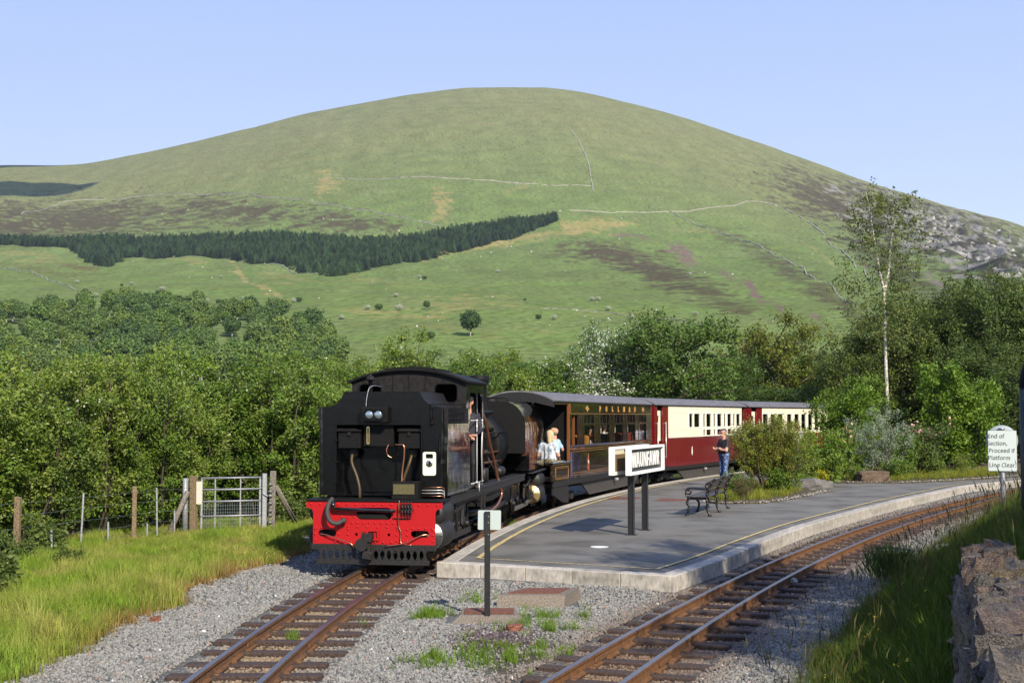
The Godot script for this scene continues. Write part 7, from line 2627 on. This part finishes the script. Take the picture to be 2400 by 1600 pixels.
	var green := plant(92, {"h": 3.6, "w": 3.2, "base": 0.04, "stems": 5, "limbs": 70, "twigs": 12, "leaves": 20, "leaf": 0.11, "cols": [Color(0.13, 0.20, 0.02), Color(0.105, 0.175, 0.018), Color(0.15, 0.22, 0.026)], "up": 0.45, "twig": 0.13, "trunk": 0.08, "foot": 0.3})
	var silver := plant(93, {"h": 2.4, "w": 2.3, "base": 0.12, "stems": 8, "limbs": 70, "twigs": 8, "leaves": 16, "leaf": 0.062, "thin": 0.4, "cols": [Color(0.22, 0.28, 0.19), Color(0.17, 0.22, 0.13), Color(0.30, 0.34, 0.25)], "up": 0.7, "twig": 0.13, "trunk": 0.06, "foot": 0.25})
	var rhodo := plant(94, {"h": 2.1, "w": 2.6, "base": 0.10, "stems": 7, "limbs": 60, "twigs": 7, "leaves": 14, "leaf": 0.10, "cols": deep, "up": 0.6, "twig": 0.13, "trunk": 0.07, "foot": 0.3, "bloom": [Color(0.62, 0.36, 0.34), 0.045, 0.5, 1.1]})
	var peach := plant(95, {"h": 1.7, "w": 1.5, "base": 0.15, "stems": 5, "limbs": 30, "twigs": 6, "leaves": 12, "leaf": 0.12, "cols": mid, "up": 0.7, "twig": 0.16, "trunk": 0.05, "foot": 0.3, "bloom": [Color(0.75, 0.45, 0.28), 0.06, 0.7, 1.0]})
	var low := plant(96, {"h": 0.7, "w": 1.2, "base": 0.02, "stems": 8, "limbs": 50, "twigs": 5, "leaves": 12, "leaf": 0.055, "cols": mid + lime, "up": 0.7, "twig": 0.16, "trunk": 0.02, "foot": 0.5})
	var heath := plant(97, {"h": 0.95, "w": 1.5, "base": 0.02, "stems": 12, "limbs": 70, "twigs": 6, "leaves": 12, "leaf": 0.04, "cols": [Color(0.10, 0.075, 0.03), Color(0.085, 0.09, 0.025), Color(0.13, 0.08, 0.045)], "up": 0.9, "twig": 0.14, "trunk": 0.02, "foot": 0.4})
	var gold := plant(98, {"h": 0.42, "w": 0.95, "base": 0.02, "stems": 10, "limbs": 60, "twigs": 5, "leaves": 12, "leaf": 0.04, "thin": 0.8, "cols": [Color(0.42, 0.36, 0.015), Color(0.36, 0.33, 0.02), Color(0.20, 0.24, 0.02)], "up": 0.8, "twig": 0.14, "trunk": 0.015, "foot": 0.5})
	for s in [
		["shrub", shrub, 1932, 42.0, 0.9, "leafy upright shrub just right of the broom bush", 4], ["shrub", shrub, 1872, 41.0, 0.7, "small bright green shrub low against the broom bush", 0], ["shrub", green, 2000, 50.0, 0.9, "tall bright green shrub that hides the end of the third carriage", 4], ["shrub", green, 2025, 55.0, 1.05, "tall green shrub behind the silver bush", 1], ["silver_bush", silver, 2062, 46.8, 1.0, "pale silvery bush at the foot of the birch", 0], ["rhododendron", rhodo, 2150, 48.6, 0.95, "dark leaved shrub with pale pink flowers right of the silver bush", 0], ["shrub", peach, 1965, 45.2, 1.0, "shrub with peach flower heads left of the silver bush", 0],
		["shrub", green, 2225, 53.0, 1.18, "largest bright green shrub left of the white notice board", 4], ["shrub", green, 2285, 57.5, 1.02, "bright green shrub directly behind the white notice board", 4], ["shrub", shrub, 2110, 47.5, 0.8, "dark shrub between the silver bush and the pink flowers", 2], ["heather_clump", heath, 1930, 44.6, 1.0, "brownish heather clump left of the brown rock", 0], ["heather_clump", heath, 1737, 34.5, 0.55, "brown heather clump at the front of the broom bed", 0], ["gold_plant", gold, 1917, 41.5, 1.0, "low mound of yellow flowers at the corner of the bed", 0],
		["low_plant", low, 2100, 45.6, 0.9, "low leafy plant on the bed edge right of the brown rock", 4], ["low_plant", low, 2180, 48.2, 0.9, "low leafy plant on the bed edge below the pink flowers", 0], ["low_plant", low, 2250, 51.0, 0.9, "low leafy plant on the bed edge left of the notice pole", 3], ["low_plant", low, 2005, 44.4, 0.7, "low leafy plant on the bed edge left of the brown rock", 0], ["low_plant", low, 1830, 37.6, 0.95, "leafy green plant at the right foot of the broom bush", 4], ["low_plant", low, 1880, 39.6, 0.6, "small leafy plant beside the grey rock", 0], ["low_plant", low, 1722, 36.5, 0.8, "dark leafy plant at the left foot of the broom bush", 2],
	]:
		var at := on_bearing(s[2], s[3])
		at.y = DECK + 0.01
		grow(s[0], s[1], at, rng.randf() * TAU, Vector3.ONE * s[4], s[5], "plant" if s[0] in ["low_plant", "gold_plant", "heather_clump"] else "shrub", "", tints[s[6]], null, "stems", "foliage")
	for s in [[2042, 44.0, Vector3(0.85, 0.5, 0.6), Color(0.20, 0.14, 0.10), "brown rounded rock at the edge of the long bed"], [1893, 39.0, Vector3(1.1, 0.45, 0.7), Color(0.22, 0.21, 0.20), "flat grey rock at the right end of the broom bed"]]:
		var o := mesh_node(boulder(Vector3.ONE, 300 + int(s[0]), s[3]), M.rock, "garden_rock")
		var at := on_bearing(s[0], s[1])
		o.position = Vector3(at.x, DECK + 0.08, at.z)
		o.scale = s[2]
		tag(o, s[4], "rock")
	# grey slate hut behind the train
	var hut := thing("slate_hut", "top of a small grey slate hut behind the carriage roof", "hut", on_bearing(1842, 72), -0.15)
	var hst := begin()
	box(hst, Vector3(0, 1.8, 0), Vector3(1.22, 3.7, 1.2))
	done(hst, M.slate, "wall", hut)
	hst = begin()
	box(hst, Vector3(0, 3.69, 0), Vector3(1.34, 0.08, 1.32), Basis(), 0.01)
	done(hst, M.slate, "cap", hut)
	# ---- trees outside the frame on the right whose shade falls on the track and the wall
	for t in [[8.0, -10.2, 0.92, 0.74, 0, "broad tree on the right bank whose shade falls across the right track"], [7.2, -6.3, 0.68, 0.62, 1, "smaller broad tree on the right bank whose shade falls on the grass by the wall"], [8.9, -2.8, 0.92, 0.80, 2, "tallest tree on the right bank, nearest the camera"]]:
		grow("bank_tree", dark[t[4]], Vector3(t[0], 1.1, t[1]), rng.randf() * TAU, Vector3(t[3], t[2], t[3]), t[5], "tree", "", tints[3])
	far_trees()


func bed(outline: Array, label: String) -> void:
	var pts := []
	for i in outline.size():
		pts.append_array(spline([outline[i - 1], outline[i], outline[(i + 1) % outline.size()], outline[(i + 2) % outline.size()]], 5).slice(5, 10))
	var st := begin()
	prism(st, pts.map(func(q): return Vector2(q.x + rng.randf_range(-0.05, 0.05), -q.y + rng.randf_range(-0.05, 0.05))), 0.10, Transform3D(Basis(Vector3.RIGHT, -PI / 2), Vector3(0, DECK, 0)))
	var o := done(st, worn(flat(0.12, 0.095, 0.045, 0.95), M.dirt, 0.9, M.bumps, 3.0), "planting_bed")
	tag(o, label, "", "", "structure")
	# pale stones along its rim
	var spots := []
	var tn := PackedColorArray()
	for i in pts.size():
		var a: Vector2 = pts[i]
		var b: Vector2 = pts[(i + 1) % pts.size()]
		for k in int(a.distance_to(b) * 26):
			var p := a.lerp(b, rng.randf()) + Vector2(rng.randf_range(-0.16, 0.10), rng.randf_range(-0.16, 0.16))
			var s := rng.randf_range(0.025, 0.06)
			spots.append(Transform3D(Basis.from_euler(Vector3(rng.randf() * TAU, rng.randf() * TAU, 0)).scaled_local(Vector3(s, s * 0.7, s)), Vector3(p.x, DECK + 0.045, p.y)))
			var g := rng.randf_range(0.16, 0.36)
			tn.append(Color(g, g * 0.95, g * 0.86))
	tag(many(rock_mesh(9, 0.3), M.chip, spots, tn, "edging_stones"), "pale pebbles along the rim of a planted bed", "", "", "stuff")


func far_trees() -> void:
	var far := []
	for i in 4:
		var r := RandomNumberGenerator.new()
		r.seed = 500 + i
		var lv := Leaves.new()
		for k in 1500:
			var d := rnd_dir(r)
			var lump := 0.72 + 0.28 * noise.get_noise_3dv(d * 1.6 + Vector3.ONE * i * 7.0) + 0.12 * noise.get_noise_3dv(d * 4.0)
			var q := d * lump * pow(r.randf(), 0.22)
			q = Vector3(q.x * 4.6, q.y * 4.3 + 5.6, q.z * 4.6)
			var cc := Color(0.118, 0.18, 0.038) * r.randf_range(0.65, 1.3)
			lv.add(q, rnd_dir(r), (d + rnd_dir(r) * 0.5).normalized(), r.randf_range(0.5, 1.0), r.randf_range(0.45, 0.8), cc)
		var st := begin(true)
		tube(st, [Vector3(0, -1.5, 0), Vector3(0.1, 2, 0), Vector3(0, 5, 0)], [0.32, 0.25, 0.12], 6)
		st.generate_normals()
		far.append([st.commit(), lv.mesh()])
	var tn := [tinted(1.0, 1.0, 1.1), tinted(0.85, 0.92, 1.0), tinted(0.66, 0.76, 0.9), tinted(1.15, 1.1, 1.0), tinted(0.92, 1.0, 0.9), tinted(0.42, 0.54, 0.66)]  # mostly bluish: haze of the distance put into the leaf colour
	var white: StandardMaterial3D = M.leaf.duplicate()
	white.vertex_color_use_as_albedo = false
	white.albedo_color = lin(0.34, 0.37, 0.29)
	var grey_bark := flat(0.34, 0.31, 0.26, 0.9)
	# the broadleaf wood on the left slope
	var top_u := [-120.0, 0.0, 100.0, 180.0, 330.0, 470.0, 560.0, 690.0, 770.0, 800.0]
	var top_v := [755.0, 750.0, 722.0, 722.0, 722.0, 730.0, 745.0, 755.0, 805.0, 850.0]
	for i in 285:
		var u := rng.randf_range(-110, 795)
		var v0 := knots(top_u, top_v, u)
		var v := v0 + (895.0 - v0) * pow(rng.randf(), 1.15)
		var p := hill_at(u, v)
		var s := rng.randf_range(0.62, 1.05)
		grow("wood_tree", pick(far), p, rng.randf() * TAU, Vector3(s, s * rng.randf_range(0.85, 1.15), s), "broadleaf tree in the wood on the left slope", "tree", "trees of the wood on the left slope", tn[rng.randi() % 5], grey_bark)
	for q in [[585, 745, 1.0, 5, "dark round tree standing proud at the upper edge of the left wood"], [758, 822, 0.95, 5, "darkest tree at the right end of the left wood"], [655, 790, 0.8, 5, "dark tree just left of the right end of the left wood"], [320, 775, 0.85, 5, "dark tree inside the middle of the left wood"], [1102, 790, 1.0, 5, "lone dark tree on the pasture above the brown carriage"], [1000, 728, 0.42, 2, "small round green bush alone on the middle pasture"], [165, 725, 0.6, 5, "dark tree at the upper left edge of the left wood"], [95, 730, 0.8, 0, "pale round tree at the far left edge of the left wood"]]:
		var s: float = q[2]
		grow("field_tree", pick(far), hill_at(q[0], q[1]), rng.randf() * TAU, Vector3.ONE * s, q[4], "tree", "", tn[q[3]], grey_bark)
	# thorn bushes dotted over the pasture
	var n := 0
	for q in [[995, 652, 0.42], [982, 650, 0.36], [1167, 642, 0.42], [370, 690, 0.34], [380, 687, 0.4], [518, 640, 0.34], [285, 670, 0.28], [308, 668, 0.3], [484, 704, 0.34], [512, 706, 0.36], [548, 712, 0.36], [352, 695, 0.3], [700, 704, 0.4], [688, 705, 0.34], [862, 728, 0.34], [888, 728, 0.42], [935, 728, 0.42], [928, 697, 0.36], [1010, 792, 0.4], [1388, 698, 0.34], [1402, 698, 0.36], [1262, 752, 0.34], [1300, 752, 0.3], [1425, 726, 0.34], [1545, 742, 0.36], [1630, 738, 0.3], [1480, 752, 0.34], [200, 690, 0.42], [225, 698, 0.36], [180, 668, 0.34], [720, 762, 0.5], [700, 775, 0.55], [800, 748, 0.3], [1230, 700, 0.2], [620, 622, 0.2], [905, 655, 0.22]]:
		var s: float = q[2]
		var label := "small pale thorn bush dotted on the hill pasture"
		grow("thorn_bush", pick(far), hill_at(q[0], q[1] + 3) - Vector3(0, s * 1.0, 0), rng.randf() * TAU, Vector3(s * 1.15, s * 0.8, s), label, "bush", "thorn bushes on the hill pasture", white if n % 3 else tn[2], grey_bark)
		n += 1
	# trees and hedges of the valley floor, glimpsed between the nearer crowns
	for i in 95:
		var u := rng.randf_range(760, 2460)
		var d := rng.randf_range(120, 330)
		var p := hill_point(u, d, steep(u, d))
		var s := rng.randf_range(0.5, 0.95) * (0.8 if d < 200 else 1.0)
		grow("valley_tree", pick(far), p, rng.randf() * TAU, Vector3(s, s, s), "tree of the valley floor glimpsed between nearer crowns", "tree", "trees of the valley floor", tn[rng.randi() % 6], grey_bark)
	# two clouds out of view, placed so their shade lies on the hill's left shoulder
	for q in [[10, 446, 150.0, 180.0, "small bank of clouds out of view, placed to shade the left slope of the hill"], [-10, 389, 320.0, 190.0, "long bank of clouds out of view, placed to darken the left end of the skyline"]]:
		var at: Vector3 = hill_at(q[0], q[1]) + SUN_TOWARDS.normalized() * 1500.0
		var st := begin(true)
		for k in 9: ball(st, Vector3(rng.randf_range(-0.7, 0.7) * q[2], rng.randf_range(-10, 20), rng.randf_range(-0.6, 0.6) * q[3]), Vector3(q[2] * rng.randf_range(0.25, 0.5), 26, q[3] * rng.randf_range(0.35, 0.7)), 16, 8)
		var o := done(st, flat(0.85, 0.85, 0.85, 1.0), "unseen_cloud")
		o.position = at
		tag(o, q[4], "unseen_cloud")
	# the conifer plantation
	var lv := Leaves.new()
	var r := RandomNumberGenerator.new()
	r.seed = 900
	for k in 130:
		var t := pow(r.randf(), 0.7)
		var a := r.randf() * TAU
		var rad := 2.5 * (1.0 - t) + 0.1
		lv.add(Vector3(cos(a) * rad * 0.25, 1.0 + t * 13.0, sin(a) * rad * 0.25), Vector3(cos(a), -0.35, sin(a)).normalized(), Vector3(cos(a) * 0.6, 1, sin(a) * 0.6).normalized(), rad + 0.3, 1.1, Color.WHITE)
	var up_u := [-200.0, 0.0, 150.0, 300.0, 800.0, 960.0, 1100.0, 1240.0, 1305.0]
	var up_v := [560.0, 562.0, 566.0, 562.0, 562.0, 556.0, 530.0, 516.0, 514.0]
	var lo_u := [-200.0, 0.0, 170.0, 240.0, 300.0, 380.0, 500.0, 700.0, 800.0, 1000.0, 1200.0, 1305.0]
	var lo_v := [566.0, 572.0, 588.0, 630.0, 605.0, 604.0, 612.0, 632.0, 644.0, 600.0, 556.0, 522.0]
	var spots := []
	var cols := PackedColorArray()
	for i in 12500:
		var u := rng.randf_range(-150, 1305)
		var a := knots(up_u, up_v, u)
		var c := knots(lo_u, lo_v, u)
		if rng.randf() > (c - a) / 70.0 + 0.15: continue
		var p := hill_at(u, lerpf(a, c, rng.randf()))
		if noise.get_noise_2d(p.x / 60.0, p.z / 40.0) > 0.42: continue
		var s := rng.randf_range(0.5, 0.95)
		spots.append(Transform3D(Basis(Vector3.UP, rng.randf() * TAU).scaled_local(Vector3(s * 1.35, s * 0.68, s * 1.35)), p))
		var g := rng.randf_range(0.35, 1.75)
		cols.append(Color(0.155, 0.235, 0.11) * g)
	tag(many(lv.mesh(), M.needle, spots, cols, "conifer_plantation"), "dark belt of planted conifers across the hill", "", "", "stuff")


# -------------------------------------------------------------------- grass
func tuft(seed_: int, blades: int, height: float, spread: float, width: float, bend: float, seeds := false) -> ArrayMesh:
	var r := RandomNumberGenerator.new()
	r.seed = seed_
	var v := PackedVector3Array()
	var n := PackedVector3Array()
	var c := PackedColorArray()
	var idx := PackedInt32Array()
	for b in blades:
		var a := r.randf() * TAU
		var o := Vector3(r.randf_range(-1, 1), 0, r.randf_range(-1, 1)) * spread
		var h := height * r.randf_range(0.55, 1.15)
		var d := Vector3(cos(a), 0, sin(a)) * bend * h * r.randf_range(0.2, 1.0)
		var s := Vector3(-sin(a), 0, cos(a)) * width * 0.5
		var g := r.randf_range(0.75, 1.2)
		var k := v.size()
		var straw := seeds and b % 4 == 0
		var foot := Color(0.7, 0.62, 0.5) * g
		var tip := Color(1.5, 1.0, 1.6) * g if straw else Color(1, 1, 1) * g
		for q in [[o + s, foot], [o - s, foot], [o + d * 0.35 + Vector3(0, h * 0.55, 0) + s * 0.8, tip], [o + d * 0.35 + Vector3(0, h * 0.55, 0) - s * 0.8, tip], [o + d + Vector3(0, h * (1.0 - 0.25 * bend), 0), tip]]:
			v.append(q[0])
			n.append((Vector3(cos(a), 0.12, sin(a))).normalized())
			c.append(q[1])
		idx.append_array([k, k + 2, k + 1, k + 1, k + 2, k + 3, k + 2, k + 4, k + 3])
		if straw:
			var t := o + d + Vector3(0, h * (1.0 - 0.25 * bend), 0)
			var m := v.size()
			for q in [t, t + s * 1.6 + Vector3(0, 0.04, 0), t + Vector3(0, 0.10, 0) + d * 0.1, t - s * 1.6 + Vector3(0, 0.04, 0)]:
				v.append(q)
				n.append(Vector3(cos(a), 0.8, sin(a)).normalized())
				c.append(tip)
			idx.append_array([m, m + 1, m + 2, m, m + 2, m + 3])
	var arr := []
	arr.resize(Mesh.ARRAY_MAX)
	arr[Mesh.ARRAY_VERTEX] = v
	arr[Mesh.ARRAY_NORMAL] = n
	arr[Mesh.ARRAY_COLOR] = c
	arr[Mesh.ARRAY_INDEX] = idx
	var am := ArrayMesh.new()
	am.add_surface_from_arrays(Mesh.PRIMITIVE_TRIANGLES, arr)
	return am


func grasses() -> void:
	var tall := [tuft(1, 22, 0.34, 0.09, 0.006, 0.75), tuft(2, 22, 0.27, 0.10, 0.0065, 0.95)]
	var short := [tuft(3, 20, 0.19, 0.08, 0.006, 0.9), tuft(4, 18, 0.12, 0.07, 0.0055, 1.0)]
	var spots := [[], [], [], []]
	var cols := [PackedColorArray(), PackedColorArray(), PackedColorArray(), PackedColorArray()]
	# the sunny verge on the left
	for i in 30000:
		var z := -10.2 - 19.5 * pow(rng.randf(), 0.9)
		var x := rng.randf_range(-9.5, -2.5)
		if x < -0.42 * -z - 0.4: continue
		var g := grassiness(x, z)
		if g < 0.12 or rng.randf() > g * 1.1 + 0.05: continue
		var edge := smoothstep(0.95, 0.3, g)
		var a := beside(TRACK_A, x, z)
		var in_from_edge := clampf((-2.4 - a) / 1.6, 0.0, 1.0)
		var k := (rng.randi() % 2) if rng.randf() < 0.35 + in_from_edge * 0.6 else 2 + rng.randi() % 2
		var s := rng.randf_range(0.75, 1.25)
		var tallness := (0.62 + 0.75 * clampf(noise.get_noise_2d(x * 0.55 + 30.0, z * 0.55) + 0.4, 0.0, 1.0)) * lerpf(0.62, 1.0, smoothstep(-25.0, -17.0, z))
		spots[k].append(Transform3D(Basis(Vector3.UP, rng.randf() * TAU).scaled_local(Vector3(s, s * rng.randf_range(0.8, 1.2) * tallness, s)), Vector3(x, ground_y(x, z) - 0.02, z)))
		var c := Color(0.23, 0.36, 0.034).lerp(Color(0.42, 0.42, 0.11), clampf(0.45 + fine.get_noise_2d(x * 0.9, z * 0.9) * 1.5 + 0.5 * noise.get_noise_2d(x * 3.0, z * 3.0), 0.0, 1.0))
		c = c.lerp(Color(0.20, 0.38, 0.034), smoothstep(-15.0, -12.0, z) * 0.75)
		c = c.lerp(Color(0.40, 0.235, 0.10), clampf(edge * 1.0 + (0.45 - in_from_edge) * 0.8 + noise.get_noise_2d(x * 1.3, z * 1.3) * 0.45 - 0.22, 0.0, 0.85) * (1.0 - smoothstep(-15.5, -12.5, z) * 0.75))
		cols[k].append(c * rng.randf_range(0.6, 1.25))
	# the bank on the right, its shade put into darker grass colours
	for i in 60000:
		var z := -3.0 - 42.0 * pow(rng.randf(), 1.5)
		var b := rng.randf_range(1.1, 7.5)
		var x := 0.0
		# step sideways from the track
		var p := along(TRACK_B, -12.0 - z, b)
		x = p.x + rng.randf_range(-0.5, 0.5)
		z = p.z
		if x > 0.42 * -z + 1.2: continue
		b = beside(TRACK_B, x, z)
		var g := grassiness(x, z)
		if rng.randf() > g: continue
		if z > -11.2 and b > 3.06 and b < 3.40: continue
		var k := (rng.randi() % 2) if b > 1.7 and rng.randf() < 0.75 else 2 + rng.randi() % 2
		var s := rng.randf_range(0.7, 1.15) * (0.85 if b < 3.0 else 1.0)
		spots[k].append(Transform3D(Basis(Vector3.UP, rng.randf() * TAU).scaled_local(Vector3(s, s * rng.randf_range(0.8, 1.2), s)), Vector3(x, ground_y(x, z) - 0.02, z)))
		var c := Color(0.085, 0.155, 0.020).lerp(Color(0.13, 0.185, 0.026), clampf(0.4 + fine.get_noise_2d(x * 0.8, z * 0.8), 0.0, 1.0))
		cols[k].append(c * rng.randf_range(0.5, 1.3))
	# sparse weeds between the tracks, along the platform foot and on the beds
	for i in 900:
		var x := rng.randf_range(-1.3, 1.3)
		var z := rng.randf_range(-17.6, -11.6)
		var g := grassiness(x, z) + (0.22 if absf(z + 15.9) < 0.9 and absf(x - 0.2) < 0.75 else 0.0)
		if rng.randf() > g * 0.8: continue
		spots[3].append(Transform3D(Basis(Vector3.UP, rng.randf() * TAU).scaled_local(Vector3.ONE * rng.randf_range(0.4, 1.1)), Vector3(x, ground_y(x, z) - 0.01, z)))
		cols[3].append(Color(0.17, 0.25, 0.03) * rng.randf_range(0.7, 1.2))
	for q in [[-0.95, -16.0, 44, 0.11], [0.5, -15.1, 16, 0.16], [0.42, -15.9, 16, 0.14], [0.9, -16.1, 6, 0.04], [0.1, -15.35, 10, 0.12], [-0.55, -17.3, 14, 0.22], [-0.7, -13.0, 34, 0.22], [0.35, -13.9, 16, 0.16], [-0.2, -13.3, 22, 0.3], [-0.2, -29.8, 60, 0.2], [-2.42, -14.6, 4, 0.03], [-1.78, -15.6, 3, 0.03]]:
		for i in q[2]:
			var x: float = q[0] + rng.randfn(0, q[3])
			var z: float = q[1] + rng.randfn(0, q[3])
			spots[2].append(Transform3D(Basis(Vector3.UP, rng.randf() * TAU).scaled_local(Vector3.ONE * rng.randf_range(0.5, 1.1)), Vector3(x, ground_y(x, z) - 0.01, z)))
			cols[2].append(Color(0.16, 0.28, 0.025) * rng.randf_range(0.7, 1.2))
	for i in 5200:
		var d := rng.randf_range(33.4, 52.0)
		var u := rng.randf_range(1660, 2340)
		var x := d * (u - 1200.0) / F
		var first := Vector2((x - 6.9 - (-d + 38.0) * -0.28) / 1.35, (d - 38.2) / 4.6).length() < 1.0
		var second := d > 44.0 and x > 10.2 + (d - 44.6) * 0.42 and x < 12.9 + (d - 43.4) * 1.06 and d - 44.0 > (x - 12.5) * 0.55
		if not (first or second): continue
		spots[2 if i % 2 else 3].append(Transform3D(Basis(Vector3.UP, rng.randf() * TAU).scaled_local(Vector3.ONE * rng.randf_range(0.8, 1.7)), Vector3(x, DECK + 0.04, -d)))
		cols[2 if i % 2 else 3].append((Color(0.27, 0.29, 0.03) if rng.randf() < 0.6 else Color(0.16, 0.21, 0.03)) * rng.randf_range(0.7, 1.2))
	var names := ["tall_grass", "tall_grass", "short_grass", "short_grass"]
	var m: StandardMaterial3D = M.grass
	for k in 4:
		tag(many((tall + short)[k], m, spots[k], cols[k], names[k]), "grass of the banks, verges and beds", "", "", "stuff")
	# tall seeding grass along the edges of the right bank
	var seed_spots := []
	var seed_cols := PackedColorArray()
	for i in 620:
		var p := along(TRACK_B, rng.randf_range(-4.0, 26.0), rng.randf_range(1.7, 4.5))
		if beside(TRACK_B, p.x, p.z) > 2.7 and p.z > -11.5 and beside(TRACK_B, p.x, p.z) < 3.6: continue
		var sc := rng.randf_range(0.7, 1.3)
		seed_spots.append(Transform3D(Basis(Vector3.UP, rng.randf() * TAU).scaled_local(Vector3.ONE * sc), Vector3(p.x, ground_y(p.x, p.z) - 0.02, p.z)))
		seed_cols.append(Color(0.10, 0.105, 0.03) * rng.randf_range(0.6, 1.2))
	tag(many(tuft(5, 10, 0.52, 0.07, 0.005, 0.6, true), m, seed_spots, seed_cols, "seeding_grass"), "taller seeding grass on the right bank", "", "", "stuff")
	# dark tussock and yellow flowers on the right bank
	var st := Leaves.new()
	for i in 1500:
		var dir := (rnd_dir(rng) * 0.6 + Vector3(0, 1.0, 0)).normalized()
		var at := Vector3(rng.randfn(0, 0.16), rng.randf() * 0.25, rng.randfn(0, 0.16))
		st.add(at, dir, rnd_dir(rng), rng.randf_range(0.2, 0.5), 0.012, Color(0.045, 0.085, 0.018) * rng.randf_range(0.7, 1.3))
	var o := mesh_node(st.mesh(), M.leaf, "grass_tussock")
	o.position = Vector3(5.42, 0.05, -19.0)
	tag(o, "dark grass tussock alone on the chippings right of the right track", "tussock")
	var fl := Leaves.new()
	for i in 46:
		var s := -12.0 + rng.randf() * 14.0
		var p := along(TRACK_B, s + 12.0 - 10.0, rng.randf_range(2.2, 2.9))
		if p.z > -11.0 and rng.randf() < 0.5: continue
		var y := ground_y(p.x, p.z) + rng.randf_range(0.18, 0.34)
		for k in 3: fl.add(Vector3(p.x, y, p.z) + rnd_dir(rng) * 0.012, rnd_dir(rng), Vector3.UP, 0.022, 0.02, Color(0.50, 0.38, 0.02))
	tag(mesh_node(fl.mesh(), M.leaf, "yellow_flowers"), "small yellow flowers among the shaded grass of the right bank", "", "", "stuff")
